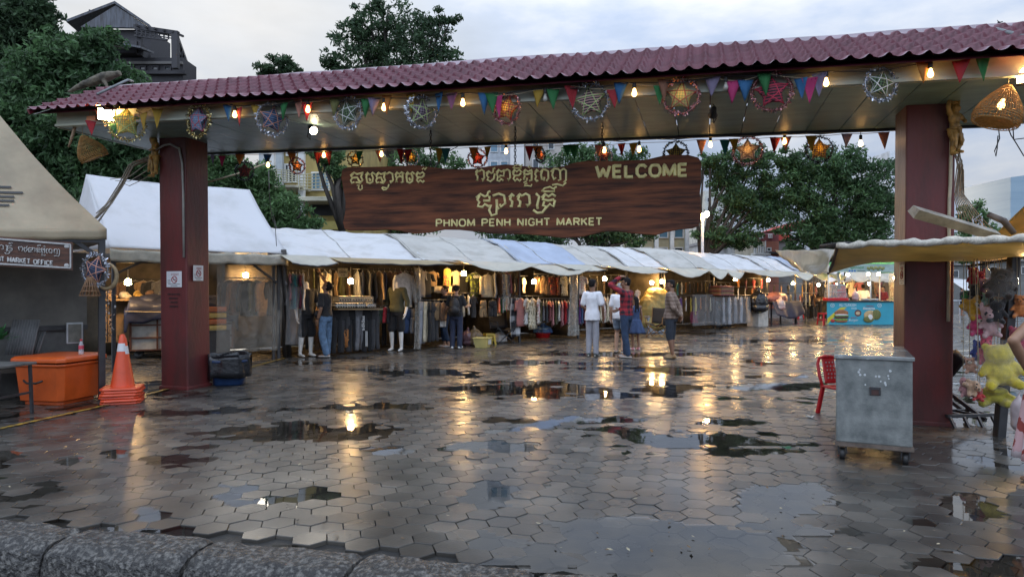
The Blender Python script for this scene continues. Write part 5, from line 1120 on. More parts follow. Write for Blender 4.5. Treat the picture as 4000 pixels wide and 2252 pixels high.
# price board
p=spx(1339,1064,.0); root=thing('price_board','yellowish price board reading 10000 and 2.5 dollars','price board',p,RROT-.25); k=p.y/F
MB().box((0,.01,0),(38*k,.012,34*k)).build('board',M('price_card',(.6,.52,.3),.6,.1),root)
for b,h,w,z in (('ចេញថ្មី',.035,16*k,9*k),('10000៛',.06,30*k,-3*k),('2.5$',.035,17*k,-13*k)):
    o=textobj(b,h,inkk,'lettering',root,.003,.02,w); o.location=(-w/2,-.001,z)
MB().tube([(0,.01,17*k),(0,.01,30*k)],.004,4).build('cord',cord_m,root)
# folded shirts and goods on the shelf, clip hangers
def pile(px,py,t,n,w,dd,label,mats,rot=0.,hh=.035,grp='folded piles in the stalls'):
    p=spx(px,py,t); r=rng(int(px)); root=thing('folded_clothes',label,'folded clothes',p,RROT+rot,grp)
    for i in range(n):
        mb=MB()
        def fn(u,v,i=i): return Vector(((u-.5)*w*r.uniform(.97,1.03),(v-.5)*dd,i*hh+hh*.9*(1-((2*u-1)**4+(2*v-1)**4)*.35)))
        mb.sheet(fn,8,6,hh*.75); mb.build('folded_garment',mats[i%len(mats)],root)
    return root
stp=MPat('cloth_white_black_stripe','stripe',(.55,.48,.36),(.03,.03,.03),30); stv=MPat('cloth_white_black_vstripe','vstripe',(.55,.5,.4),(.03,.03,.03),16)
sh=MB(); a,b=spx(1300,1206,.1),spx(1475,1206,.1); sh.bar(a,b,.5,.03); tag(sh.build('display_shelf',M('shelf_wood',(.3,.2,.1),.6,.2)),'shelf of folded striped clothes in the stall with the price board','shelf')
for i,px in enumerate((1325,1362,1400,1436)): pile(px,1199,-.02,3,.30,.26,'pile of striped folded clothes on the shelf, %s from the left'%('first','second','third','fourth')[i],[stv,clothm('white'),stv],.1*i)
for i,px in enumerate((1340,1385,1425)): pile(px,1178,.15,4,.34,.3,'raised pile of pale striped clothes behind the shelf front, %s'%('left one','middle one','right one')[i],[stp,stv,clothm('cream')],-.1*i)
sh=MB(); a,b=spx(1690,1142,.4),spx(1760,1142,.4); sh.bar(a,b,.4,.03); tag(sh.build('display_shelf',M('shelf_wood',(.3,.2,.1),.6,.2)),'shelf of boxes below the basketball jersey','shelf')
for i,px in enumerate((1698,1712,1726,1740,1752)):
    p=spx(px,1130,.35); mb=MB().box((0,0,0),(.11,.14,.13)).box((0,0,.07),(.115,.145,.025)); tag(mb.build('small_box',M('carton_pale',(.55,.45,.28),.6,.2),None,.005,p,RROT),'small pale box on the shelf below the jersey, %s from the left'%('first','second','third','fourth','fifth')[i],'box','boxes below the basketball jersey')
# plastic strips
clear=MClear('clear_plastic',.16,(.75,.75,.75),.12,.3,9); milky=MClear('milky_plastic',.36,(.6,.58,.52),.25,.3,9)
def strip(px0,px1,y0,y1,t,label,m,amp=.03,name='plastic_curtain',gz=None):
    a=spx(px0,y0,t); b=spx(px1,y0,t); zt=a.z; zb_=gz if gz is not None else max(.03,spx((px0+px1)/2,y1,t).z)
    mb=MB(); n=max(10,int((b-a).length*16)); s=px0
    mb.sheet(lambda u,v:Vector((a.x+(b.x-a.x)*u,a.y+(b.y-a.y)*u,zt+(zb_-zt)*v))+RI*(amp*math.sin(u*n*.9+math.sin(v*3+s))*(.4+v)+.02*mnoise.noise(Vector((u*4,v*6,s)))),n*2,14,0)
    return tag(mb.build(name,m),label,'plastic curtain','plastic curtains of the stalls')
strip(1116,1180,1070,1345,-.05,'crumpled clear plastic over the clothes beside the leaning poles',clear,.05)
strip(1618,1648,1045,1365,-.1,'milky plastic strip between the price board stall and the next',milky,.05)
strip(1962,1998,1070,1210,-.05,'milky plastic strip above the folding chair',milky,.03)
strip(2222,2262,1070,1310,-.12,'grey plastic curtain left of the boy in white',milky,.06)
strip(2705,2785,1150,1270,-.2,'clear plastic over the table with the maroon cloth',clear,.02)
strip(2785,2930,1160,1265,-.35,'clear plastic sheet over the row of grey trousers',clear,.03)
# things on the ground along the row
def tapered_tub(name,label,p,r0,r1,h,mat,cat,grp=None,n=4):
    root=thing(name,label,cat,p,RROT+.6,grp); mb=MB(); k=math.sqrt(2) if n==4 else 1
    mb.lathe([(r0*.96*k,.0),(r0*k,.01),(r1*k,h),(r1*1.06*k,h),(r1*1.06*k,h-.02),(r1*.98*k,h-.015),(r0*.92*k,.02)],n=n,sm=n>6,M=Matrix.Rotation(PI/4,3,'Z'),caps=True); mb.build('tub',mat,root,.008); return root
plm=lambda n,c:M('plastic_'+n,c,.35,.08,5,trans=.1)
p=G(1885,1357); root=tapered_tub('laundry_basket','yellow and white plastic basket on the ground before the folding chair',p,.15,.2,.26,plm('pale_yellow',(.6,.52,.2)),'basket')
mb=MB(); 
for sx in (-1,1): mb.box((0,sx*.19,.15),(.24,.012,.12))
mb.build('white_panel',plm('white',(.6,.6,.58)),root)
def stool(p,label,m,h=.42,w=.26,rot=0.,grp='plastic stools'):
    root=thing('plastic_stool',label,'stool',p,rot,grp); mb=MB(); mb.box((0,0,h-.015),(w,w,.03)); mb.box((0,0,h-.05),(w*.98,w*.98,.035)); mb.build('seat',m,root,.012)
    for sx in (-1,1):
        for sy in (-1,1): MB().bar((sx*w*.42,sy*w*.42,h-.06),(sx*w*.52,sy*w*.52,0),.055,.035).build('leg',m,root,.006)
    mb=MB()
    for sx in (-1,1): mb.bar((sx*w*.47,-w*.44,h*.42),(sx*w*.47,w*.44,h*.42),.02,.03); mb.bar((-w*.44,sx*w*.47,h*.42),(w*.44,sx*w*.47,h*.42),.02,.03)
    mb.build('brace',m,root); return root
stool(G(1910,1345),'yellow plastic stool behind the yellow basket',plm('yellow',(.5,.36,.05)),.3,.26,.4)
red_p=plm('red',(.50,.015,.02))
stool(G(3118,1244),'red plastic stool standing before the dark tarp covered table',red_p,.5,.34,.5); stool(G(3218,1268),'red plastic stool half hidden by the blue food counter',red_p,.5,.34,.3)
def camp_chair(p,rot,label,text=None):
    root=thing('folding_chair',label,'folding chair',p,rot,'folding camp chairs'); fb=M('black_canvas',(.015,.015,.017),.8,.2,20)
    MB().sheet(lambda u,v:Vector(((u-.5)*.55,.18+.12*v,.42+.48*v-.02*math.sin(PI*u))),8,6,.01).build('backrest',fb,root)
    MB().sheet(lambda u,v:Vector(((u-.5)*.52,-.27+.45*v,.40-.10*math.sin(PI*u)+.06*(1-v))),8,6,.01).build('seat',fb,root)
    mb=MB(); mb.bar((-.28,.30,.92),(-.26,.18,.4),.022); mb.bar((.28,.30,.92),(.26,.18,.4),.022)
    for s in (-1,1):
        mb.bar((s*.26,-.27,.44),(-s*.26,-.25,.0),.02); mb.bar((s*.26,.2,.42),(-s*.26,.22,.0),.02); mb.bar((s*.27,-.27,.42),(s*.27,.24,.0),.02); mb.bar((s*.27,.22,.42),(s*.27,-.26,.0),.02)
        mb.bar((s*.29,-.28,.6),(s*.29,.24,.62),.035,.02); mb.bar((s*.28,-.27,.6),(s*.27,-.27,.4),.02)
    mb.build('frame',dark_m,root)
    if text:
        o=textobj(text,.06,whi,'lettering',root,.002,.01); o.location=(-.06,.262,.74); o.rotation_euler=(-.24,0,0)
    return root
camp_chair(G(1960,1342)+Vector((0,.2,0)),.5,'black folding chair with white letters on the back','ABW')
camp_chair(G(2570,1315)+Vector((0,.1,0)),-.6,'folding chair with a tan seat left of the man in brown').children[1].data.materials[0]=M('tan_canvas',(.2,.11,.04),.8,.2,20)
def bag(name,label,p,rx,rz,m,seed=0,cat='bag',grp='bags on the ground along the stalls',voxel=.02):
    mb=MB(); r=rng(seed); mb.ell((0,0,rz*.75),(rx,rx*.8,rz*.8)); mb.ell((0,0,rz*.35),(rx*1.05,rx*.85,rz*.38)); mb.cap((0,0,rz*1.2),(r.uniform(-.03,.03),0,rz*1.75),rx*.4,rx*.18)
    o=blob(mb,name,m,None,voxel,2,.02,12,seed); o.location=p; return tag(o,label,cat,grp)
bagp=M('brown_plastic_bag',(.25,.17,.09),.25,.3,6,.3,20,trans=.25); bagw=M('white_plastic_bag',(.55,.54,.52),.3,.15,6,.3,20,trans=.3); bagk=M('black_plastic_bag',(.012,.012,.014),.2,.2,6,.4,16); bagb=M('blue_plastic_bag',(.05,.13,.35),.25,.2,6,.4,16,trans=.2)
bag('plastic_bag','brown see through bag stuffed with clothes behind the yellow basket',rp(qx(1855,.0),0,0),.22,.28,bagp,1); bag('plastic_bag','dark rose bag stuffed with clothes left of the brown bag',rp(qx(1825,.1),.1,0),.17,.26,M('rose_bag',(.12,.06,.07),.3,.3,6),2)
bag('plastic_bag','white bag on the ground under the folding chair',rp(qx(1975,.0),.25,0),.2,.2,bagw,3)
bag('plastic_bag','shiny black bag hanging beside the red tops',rp(qx(2935),-.3,.55),.38,.55,bagk,4); bag('plastic_bag','white carrier bag hanging from the dark tarp covered table',rp(qx(3015),-.35,.62),.22,.30,M('white_red_bag',(.55,.48,.44),.3,.2,4,c2=(.6,.3,.25)),5)
p=G(2120,1318); root=tapered_tub('red_basin','red basin holding a blue bag on the ground before the printed dresses',p,.2,.24,.15,red_p,'basin',n=18)
bag('plastic_bag','blue bag bulging out of the red basin',p+Vector((0,0,.12)),.3,.17,bagb,6)
# covered heap
heap=M('heap_cloth',(.40,.30,.10),.6,.2,3,.3,10)
mb=MB(); q0=rp(qx(2555,.3),.3,0)
for dx,z,a,b in ((0,.85,.62,.42),(-.25,.7,.5,.4),(.3,.75,.5,.45),(0,.45,.7,.5),(.1,1.1,.45,.35),(-.1,.25,.68,.35)): mb.ell((dx,0,z+.1),(a,.45,b))
o=blob(mb,'covered_heap',heap,None,.03,3,.035,4.5,2); o.location=q0; o.rotation_euler=(0,0,RROT); tag(o,'tall heap of goods tied under a mustard yellow cloth','covered goods')
mb=MB().box((0,0,.3),(1.2,.5,.58)).bar((-.6,-.26,.3),(.6,-.26,.3),.03).bar((0,-.26,.02),(0,-.26,.58),.03); tag(mb.build('metal_cabinet',M('cabinet_grey',(.3,.33,.36),.4,.2),None,.01,rp(qx(2560,.2),.3,0),RROT),'grey metal cabinet under the mustard covered heap','cabinet')
# wrapped folded stack, table under dark tarp, white cabinet
pile(2818,1152,-.1,7,.9,.5,'bundle of folded clothes wrapped in plastic above the black sheet',[clothm('rose'),clothm('tan'),clothm('brown')],0,.05)
mb=MB(); a=rp(qx(2815),-.15,0); 
mb.sheet(lambda u,v:Vector(((u-.5)*1.1,.03*math.sin(u*20)*(v),1.05-1.0*v)),24,10,.01); mb.sheet(lambda u,v:Vector(((u-.5)*1.1,.7*v,1.05)),8,6,.01)
tag(mb.build('covered_table',M('black_sheeting',(.015,.014,.014),.25,.3,5,.4,12),None,0,a,RROT),'table hung with shiny black sheeting left of the grey trousers','table')
a=rp(qx(3045),-.3,0); root=thing('covered_table','table under a dark purple tarp with rose cloth on top','table',a,RROT)
MB().sheet(lambda u,v:Vector(((u-.5)*2.4,-.2*v+.04*math.sin(u*17)*v,.98-.72*v*(.7+.3*math.sin(u*3)))),30,8,.012).build('tarp',M('dark_purple_tarp',(.035,.03,.05),.45,.3,4,.3,9),root)
MB().box((0,.45,.93),(2.3,.9,.06)).build('table_top',steel,root)
for sx in (-1,1): MB().bar((sx*1.05,.1,0),(sx*1.05,.1,.9),.05).build('leg',steel,root); MB().bar((sx*1.05,.8,0),(sx*1.05,.8,.9),.05).build('leg',steel,root)
mb=MB(); mb.ell((0,0,.1),(.8,.35,.28)); mb.ell((.4,.1,.1),(.5,.3,.2)); o=blob(mb,'cloth_heap',M('rose_tarp',(.22,.09,.09),.5,.3,4),None,.03,3,.03,5); o.location=a+RI*.45+Vector((0,0,.98)); o.rotation_euler=(0,0,RROT); tag(o,'rose coloured heap of cloth on the dark tarp covered table','covered goods')
tag(MB().box((0,0,.4),(.75,.5,.8)).box((0,0,.82),(.8,.55,.04)).build('white_cabinet',M('dirty_white',(.42,.40,.36),.5,.25,5),None,.01,rp(qx(2955),-.05,0),RROT),'dirty white cabinet behind the black bag','cabinet')
# ================================================================ PEOPLE AND MANNEQUINS
SK={'light':(.40,.24,.16),'mid':(.27,.145,.085),'tan':(.21,.105,.06)}
def skinm(s): return M('skin_'+s,SK[s],.5,.08,12,.05,60)
J0={'sl':(.175,0,1.375),'sr':(-.175,0,1.375),'el':(.225,.02,1.09),'er':(-.225,.02,1.09),'wl':(.235,-.06,.845),'wr':(-.235,-.06,.845),'hl':(.09,0,.92),'hr':(-.09,0,.92),'kl':(.10,-.015,.49),'kr':(-.10,-.015,.49),'al':(.10,.03,.085),'ar':(-.10,.03,.085),'tl':(.125,-.14,.03),'tr':(-.125,-.14,.03),'head':(0,-.015,1.585)}
def hand(b,w,d,nrm,side,curl=.5):
    """palm, four unequal bent fingers and a thumb off the side of the palm"""
    w=Vector(w); d=Vector(d).normalized(); n=Vector(nrm); n=(n-d*n.dot(d)).normalized(); s=d.cross(n).normalized()
    pe=w+d*.078; b.cap(w,w+d*.03,.024,.03); 
    for k in (-1,-.33,.33,1): b.cap(w+d*.02+s*.012*k,pe+s*.026*k,.017,.0135)
    for i,(k,l) in enumerate(((-1,.062),(-.33,.075),(.33,.08),(1,.07))):
        a=pe+s*.026*k; d1=(d+n*curl*.6+s*.08*k).normalized(); m=a+d1*l*.55; d2=(d+n*curl*1.5).normalized(); b.cap(a,m,.0115,.0105); b.cap(m,m+d2*l*.5,.0105,.0085)
    t0=w+d*.025+s*.028*side; t1=t0+(d*.6+s*side*.8+n*.3).normalized()*.042; b.cap(t0,t1,.015,.0125); b.cap(t1,t1+(d*.95+s*side*.25+n*.35).normalized()*.034,.0125,.0095)
def person(label,loc,rot,H,J=None,skin='mid',hair='short',hairc=(.012,.010,.010),top=None,bottom=None,shoes=None,head=(0,0,0),headless=False,group=None,name='person',cat='person',hc=(.5,.5),body_m=None,girth=1.,vox=.0105,hn=None,seed=0):
    j={k:Vector(v) for k,v in J0.items()}
    for k,v in (J or {}).items(): j[k]=Vector(v)
    root=thing(name,label,cat,loc,rot,group); s=H/1.7; root.scale=(s,s,s); g=girth; b=MB(); body=body_m or skinm(skin)
    def rings(add,z0,z1=1.44,flare=0.,off=Vector((0,0,0))):
        pr=[(.86,.155,.105),(.95,.165,.115),(1.05,.145,.10),(1.18,.155,.105),(1.28,.165,.112),(1.36,.165,.09),(1.405,.12,.07),(1.44,.062,.055)]
        zs=[p[0] for p in pr]; R_=[]
        for i in range(14):
            z=z0+(z1-z0)*i/13; a=np.interp(z,zs,[p[1] for p in pr])*g+add; bb=np.interp(z,zs,[p[2] for p in pr])*g+add
            if flare and z<1.1: a+=flare*(1.1-z)/.25; bb+=flare*(1.1-z)/.25
            R_.append(ring(0,.005*math.sin(z*5),z,a,bb,20))
        return R_
    b.loft(rings(0,.84)); b.cap((0,.01,1.40),(0,.0,1.50),.06,.054)
    he=Euler(head).to_matrix(); hp=j['head']
    def hd(p): return hp+he@Vector(p)
    def hl(c,r): b.ell(hd(c),r,M=he)
    if not headless:
        b.cap((0,.005,1.44),hd((0,.02,-.07)),.054,.055); hl((0,.01,.03),(.073,.092,.092)); hl((0,-.022,-.05),(.056,.066,.068)); b.cap(hd((0,-.09,.02)),hd((0,-.108,-.022)),.011,.017); hl((0,-.07,-.095),(.026,.024,.02)); hl((0,-.082,-.06),(.024,.014,.012))
        for q in (-1,1): hl((q*.076,.015,-.005),(.012,.022,.032)); hl((q*.04,-.066,-.02),(.022,.02,.02))
    else: b.cap((0,.0,1.44),(0,-.005,1.53),.052,.05)
    for q,sd in (('l',1),('r',-1)):
        S,E_,Wr=j['s'+q],j['e'+q],j['w'+q]; b.cap((sd*.12,0,1.36),S,.07,.056); b.cap(S,E_,.05*g,.039*g); b.cap(E_,E_+(Wr-E_)*.35,.040*g,.041*g); b.cap(E_+(Wr-E_)*.35,Wr,.041*g,.026)
        nn=Vector(hn[q]) if hn and q in hn else Vector((-sd*.8,-.3,0)); dirh=(Wr-E_).normalized()
        if J and 'd'+q in J: dirh=Vector(J['d'+q])
        hand(b,Wr,dirh,nn,-1 if sd>0 else 1,hc[0] if q=='l' else hc[1])
        Hh,K,A,T=j['h'+q],j['k'+q],j['a'+q],j['t'+q]
        b.cap(Hh,K,.088*g,.056*g); b.cap(K,K+(A-K)*.3,.054*g,.057*g); b.cap(K+(A-K)*.3,A,.057*g,.036); f=(T-A); f.z=0; f.normalize(); b.ell(A+Vector((0,0,-.035))-f*.03,(.032,.038,.038)); b.cap(A+f*.01-Vector((0,0,.04)),T-f*.01,.036,.026); b.cap(T-f*.03,T+f*.03,.03,.018)
    blob(b,'body',body,root,vox,3)
    if top:
        kind,m,hem=top[:3]; tb=MB(); tb.loft(rings(.017,hem,1.425,top[3] if len(top)>3 else .012))
        for q,sd in (('l',1),('r',-1)):
            S,E_,Wr=j['s'+q],j['e'+q],j['w'+q]
            if kind=='short': tb.cap((sd*.11,0,1.362),S,.076,.065); tb.cap(S,S+(E_-S)*.72,.064,.069)
            elif kind=='long': tb.cap((sd*.11,0,1.365),S,.085,.072); tb.cap(S,E_,.068,.058); tb.cap(E_,E_+(Wr-E_)*.88,.058,.045)
            elif kind=='three': tb.cap((sd*.11,0,1.365),S,.085,.072); tb.cap(S,E_,.068,.058); tb.cap(E_,E_+(Wr-E_)*.35,.058,.052)
        blob(tb,'top',m,root,.013,3,.007,13,seed)
    if bottom:
        kind,m,end=bottom[:3]; tb=MB(); w=bottom[3] if len(bottom)>3 else 1.
        if kind in('trousers','shorts'):
            tb.loft([ring(0,0,z,a*g,c_*g,20) for z,a,c_ in ((.80,.16,.12),(.88,.175,.13),(.95,.17,.125),(1.0,.16,.118))])
            for q in 'lr':
                Hh,K,A=j['h'+q],j['k'+q],j['a'+q]; tb.cap(Hh+Vector((0,0,-.02)),K if end<.45 else Hh+(K-Hh)*min(1,(.92-end)/.43),.10*g,(.074 if end<.45 else .092)*w*g)
                if end<.45: q2=K+(A-K)*min(1,(.49-end)/.405); tb.cap(K,q2,.074*w*g,.064*w*g if end>.06 else .058*w)
            blob(tb,'trousers' if kind=='trousers' else 'shorts',m,root,.013,2,.006,12,seed+3)
        else:
            def sk(u,v):
                a=2*PI*u; z=.98-(.98-end)*v; fl=.155*g+.03+(w*.14)*v; rp_=1+.09*v*math.sin(a*9+seed)+.04*v*math.sin(a*5); return Vector((fl*math.cos(a)*rp_,fl*.78*math.sin(a)*rp_,z))
            tb.sheet(sk,72,10,.008); tb.build('skirt',m,root)
    if not headless:
        hb=MB(); hm_=M('hair_%d'%int(hairc[0]*1000),hairc,.7,.3,40,.3,80,spec=.15)
        def hh(c,r): hb.ell(hd(c),r,M=he)
        hh((0,.024,.055),(.077,.086,.074)); hh((0,.045,.01),(.073,.06,.082))
        if hair!='none': 
            for q in (-1,1): hh((q*.06,.03,.02),(.022,.05,.06))
        if hair in('short','crop'): hh((0,-.04,.088),(.058,.045,.034))
        if hair=='long': 
            for i in range(6): hb.cap(hd((0,.06,.02)),Vector((hp.x+.05*(i-2.5)/2.5,hp.y+.10,hp.z-.32-.03*(i%2))),.07,.03)
        if hair=='bun': hh((0,.105,.06),(.042,.042,.042)); hh((0,.075,-.02),(.06,.04,.05))
        if hair=='pony': hb.cap(hd((0,.10,.04)),hd((0,.14,-.22)),.038,.018)
        blob(hb,'hair',hm_,root,.011,2,.004,40,seed)
        ey_=M('eye_dark',(.01,.008,.007),.2,0); mo=M('lips',(.25,.09,.075),.5,0)
        for q in (-1,1): e_=MB(); e_.ell(hd((q*.031,-.081,.008)),(.013,.007,.007),M=he); e_.build('eye',ey_,root); e_=MB(); e_.ell(hd((q*.031,-.081,.030)),(.018,.007,.004),M=he); e_.build('eyebrow',hm_,root)
        e_=MB(); e_.ell(hd((0,-.093,-.060)),(.02,.006,.006),M=he); e_.build('mouth',mo,root)
    if shoes:
        kind,m=shoes[:2]; sm_=M('sole',(.5,.48,.45),.6,.1) if len(shoes)<3 else shoes[2]
        for q in 'lr':
            A,T=j['a'+q],j['t'+q]; f=(T-A); f.z=0; f.normalize(); sd=Vector((-f.y,f.x,0)); c=A+f*.05; c.z=0; z0=min(A.z-.085,0) if A.z<.12 else A.z-.085
            sb=MB(); pl=[(.05*math.sin(a)*(1.05 if math.cos(a)>0 else .82),.135*math.cos(a)) for a in [2*PI*i/16 for i in range(16)]]
            sb.prism(pl,c+Vector((0,0,z0+.022)),sd,f,.022)
            if kind=='flip':
                o=sb.build('flip_flop',sm_,root,.004); t=MB(); 
                for e in (-1,1): t.tube([c+f*.085+Vector((0,0,.03+z0)),c+f*.06+sd*e*.022+Vector((0,0,.062+z0)),c+sd*e*.042+Vector((0,0,.03+z0))],.007,6)
                t.build('strap',m,o)
            else:
                o=sb.build('shoe_sole',sm_,root,.004); t=MB(); t.cap(c-f*.08+Vector((0,0,.05+z0)),c+f*.08+Vector((0,0,.04+z0)),.046,.044)
                if kind=='shoe': t.cap(c-f*.08+Vector((0,0,.05+z0)),c-f*.07+Vector((0,0,.075+z0)),.045,.04)
                blob(t,'shoe',m,root,.012,2)
    return root
denim=M('denim_dark',(.022,.042,.085),.85,.3,16,.2,80); denimL=M('denim_light',(.10,.17,.27),.85,.35,9,.2,80); blk=M('cloth_black',CC['black'],.85,.18,14,.25,60)
whiteT=M('white_cotton',(.74,.75,.78),.85,.06,10,.1,40); greyT=M('grey_sweat',(.30,.30,.33),.9,.1,12,.2,60)
plaid=MPat('red_plaid','check',(.30,.02,.03),(.02,.012,.02),9,.9); brownp=MPat('brown_print','check',(.13,.085,.06),(.27,.20,.16),13,.9)
blackstrap=M('black_rubber',(.02,.02,.02),.5,0)
def gnd(px,py): return G(px,py)
# man reaching up
m1=person('man in black T shirt and blue jeans reaching up into the hangers',gnd(1272,1394),R(-112),1.66,{'sr':(-.17,-.02,1.41),'er':(-.20,-.14,1.66),'wr':(-.16,-.27,1.87),'dr':(0,-.3,1),'el':(.225,.04,1.09),'wl':(.215,-.05,.84),'head':(0,.045,1.57),'al':(.09,.09,.085),'tl':(.13,-.07,.03),'ar':(-.09,-.02,.085),'tr':(-.10,-.19,.03)},'mid','short',top=('short',blk,.90),bottom=('trousers',denimL,.1,1.12),shoes=('flip',blackstrap),head=(R(-48),0,R(12)),seed=1,hn={'l':(-1,0,0),'r':(0,-1,0)})
def child(root,mb,name,m,bev=0): return mb.build(name,m,root,bev)
mb=MB(); mb.cap((.02,-.19,.90),(.06,-.19,.98),.055,.06); 
def bagblob(root,mb,name,m): o=blob(mb,name,m,root,.012,2); return o
mb=MB(); mb.ell((.13,-.13,.96),(.08,.06,.085)); bagblob(m1,mb,'shoulder_bag',M('black_bag',(.018,.016,.016),.5,.2,20))
MB().tube([(.13,-.14,1.03),(.04,-.155,1.2),(-.1,-.10,1.38),(-.12,0,1.43),(-.09,.1,1.38),(.06,.155,1.15),(.16,.06,1.0),(.15,-.1,1.0)],.011,6).build('bag_strap',blackstrap,m1)
MB().tube([Vector((.218,-.035,.87))+Vector((.03*math.cos(a),.03*math.sin(a),0)) for a in [2*PI*i/12 for i in range(13)]],.008,5,caps=False).build('watch',blackstrap,m1)
for z,w in ((1.27,.07),(1.245,.09)): MB().box((-.03,-.138,z),(w,.008,.009)).build('shirt_print',whi,m1)
# woman with backpack and her friend
m2=person('woman seen from behind with a black backpack, navy trousers and white clogs',gnd(1782,1362),R(170),1.58,{'er':(-.25,-.02,1.13),'wr':(-.30,-.22,1.14),'el':(.25,-.04,1.12),'wl':(.24,-.22,1.02)},'light','bun',top=('short',blk,.86,.02),bottom=('trousers',M('navy_trousers',(.022,.03,.06),.85,.2,14,.2,60),.07,1.12),shoes=('shoe',M('white_clogs',(.55,.58,.6),.4,.1),),head=(R(14),0,R(12)),seed=2)
mb=MB(); mb.ell((0,.20,1.16),(.15,.10,.22)); mb.ell((0,.22,1.03),(.16,.11,.13)); mb.ell((0,.29,1.05),(.11,.05,.10)); bagblob(m2,mb,'backpack',M('black_nylon',(.014,.014,.016),.5,.3,10,.3,30))
for sd in (-1,1): MB().tube([(sd*.10,.16,1.34),(sd*.12,.03,1.445),(sd*.13,-.10,1.38),(sd*.15,-.13,1.2),(sd*.15,.05,1.05),(sd*.12,.17,1.02)],.018,6).build('backpack_strap',blackstrap,m2)
m3=person('woman in dark top beside the woman with backpack, looking left',gnd(1738,1355),R(-62),1.57,{'er':(-.22,-.05,1.10),'wr':(-.12,-.25,1.05),'el':(.22,0,1.1),'wl':(.17,-.2,.98),'kl':(.10,-.06,.5),'al':(.12,.06,.085)},'light','bun',hairc=(.025,.015,.012),top=('short',M('charcoal_knit',(.025,.025,.03),.9,.2,14),.86,.02),bottom=('trousers',denim,.22,1.15),shoes=('flip',M('white_rubber',(.6,.58,.55),.5,.05)),head=(R(8),0,R(-8)),seed=3)
o=garment('W','white',1722,1225,1285,-.6,.2,'held by the woman in dark top',1.4,False); o['label']='white cloth with a dark edge held by the woman in dark top'; o['group']='garments in hand'; o.location=m3.location+Vector((-.02,-.22,.95)); o.scale=(.5,.5,.42)
# boy in white
m4=person('boy seen from behind in a white T shirt and grey sweatpants',gnd(2314,1392),R(160),1.70,{'sl':(.155,0,1.375),'sr':(-.155,0,1.375),'hl':(.075,0,.92),'hr':(-.075,0,.92),'kl':(.075,-.02,.49),'kr':(-.08,.0,.49),'al':(.075,.03,.085),'ar':(-.085,.03,.085),'tl':(.10,-.14,.03),'tr':(-.11,-.14,.03),'er':(-.235,.03,1.09),'wr':(-.235,-.06,.86),'el':(.23,0,1.1),'wl':(.16,-.2,1.0)},'tan','crop',top=('short',whiteT,.80,.03),bottom=('trousers',greyT,.09,1.2),shoes=('shoe',M('dark_clogs',(.02,.035,.035),.5,.2)),head=(R(4),0,R(-22)),girth=.80,seed=4)
# man in plaid
m5=person('man in red plaid shirt and dark jeans holding one hand on his head',gnd(2447,1396),R(-128),1.73,{'el':(.21,-.27,1.55),'wl':(.085,-.10,1.72),'dl':(-.9,.35,.25),'sl':(.175,-.03,1.40),'er':(-.21,-.05,1.10),'wr':(-.12,-.24,1.02),'al':(.12,.10,.085),'tl':(.16,-.07,.03),'ar':(-.12,-.08,.085),'tr':(-.14,-.25,.03),'kl':(.11,.02,.49),'kr':(-.11,-.08,.49)},'mid','short',top=('long',plaid,.89,.01),bottom=('trousers',denim,.09),shoes=('flip',M('grey_rubber',(.25,.25,.25),.5,.05)),head=(R(4),0,R(22)),hn={'l':(0,0,-1),'r':(1,0,0)},seed=5)
m6=person('person in white top and cut off denim shorts walking behind the man in plaid',gnd(2422,1377),R(158),1.62,{'kl':(.10,-.10,.50),'al':(.10,.0,.085),'kr':(-.10,.03,.49),'ar':(-.10,.16,.12),'tr':(-.12,.03,.03),'er':(-.2,-.1,1.12),'wr':(-.1,-.26,1.1)},'light','short',hairc=(.3,.3,.3),top=('short',whiteT,.84,.02),bottom=('shorts',M('denim_pale',(.18,.24,.32),.85,.35,9),.62),shoes=('flip',blackstrap),seed=6)
m7=person('girl with long dark hair in a sleeveless blue denim dress',gnd(2482,1368),R(200),1.30,{'el':(.215,.02,1.08),'er':(-.215,.02,1.08)},'tan','long',top=('none',M('denim_dress',(.035,.06,.13),.85,.2,14),.92,.0),bottom=('skirt',M('denim_dress',(.035,.06,.13),.85,.2,14),.55,1.),shoes=('shoe',M('pink_clogs',(.5,.08,.12),.5,.1,c2=(.6,.5,.5))),girth=.86,head=(R(3),0,R(25)),seed=7)
m8=person('man in brown patterned shirt and dark knee shorts with hands clasped behind his back',gnd(2622,1399),R(-118),1.68,{'el':(.24,.12,1.10),'wl':(.05,.20,.93),'dl':(-.7,.25,-.5),'er':(-.24,.12,1.10),'wr':(-.04,.21,.90),'dr':(.6,.2,-.7),'al':(.09,.06,.085),'tl':(.11,-.11,.03),'ar':(-.09,.0,.085),'tr':(-.10,-.17,.03)},'tan','short',top=('long',brownp,.86,.03),bottom=('shorts',M('slate_shorts',(.025,.032,.045),.85,.2,14),.43,1.0),shoes=('shoe',M('tan_loafer',(.26,.15,.06),.5,.2),M('tan_sole',(.4,.3,.18),.6,.1)),head=(R(2),0,R(28)),girth=1.05,seed=8)
mb=MB().box((-.02,.235,.83),(.06,.02,.13)); mb.build('phone',blackstrap,m8,.004)
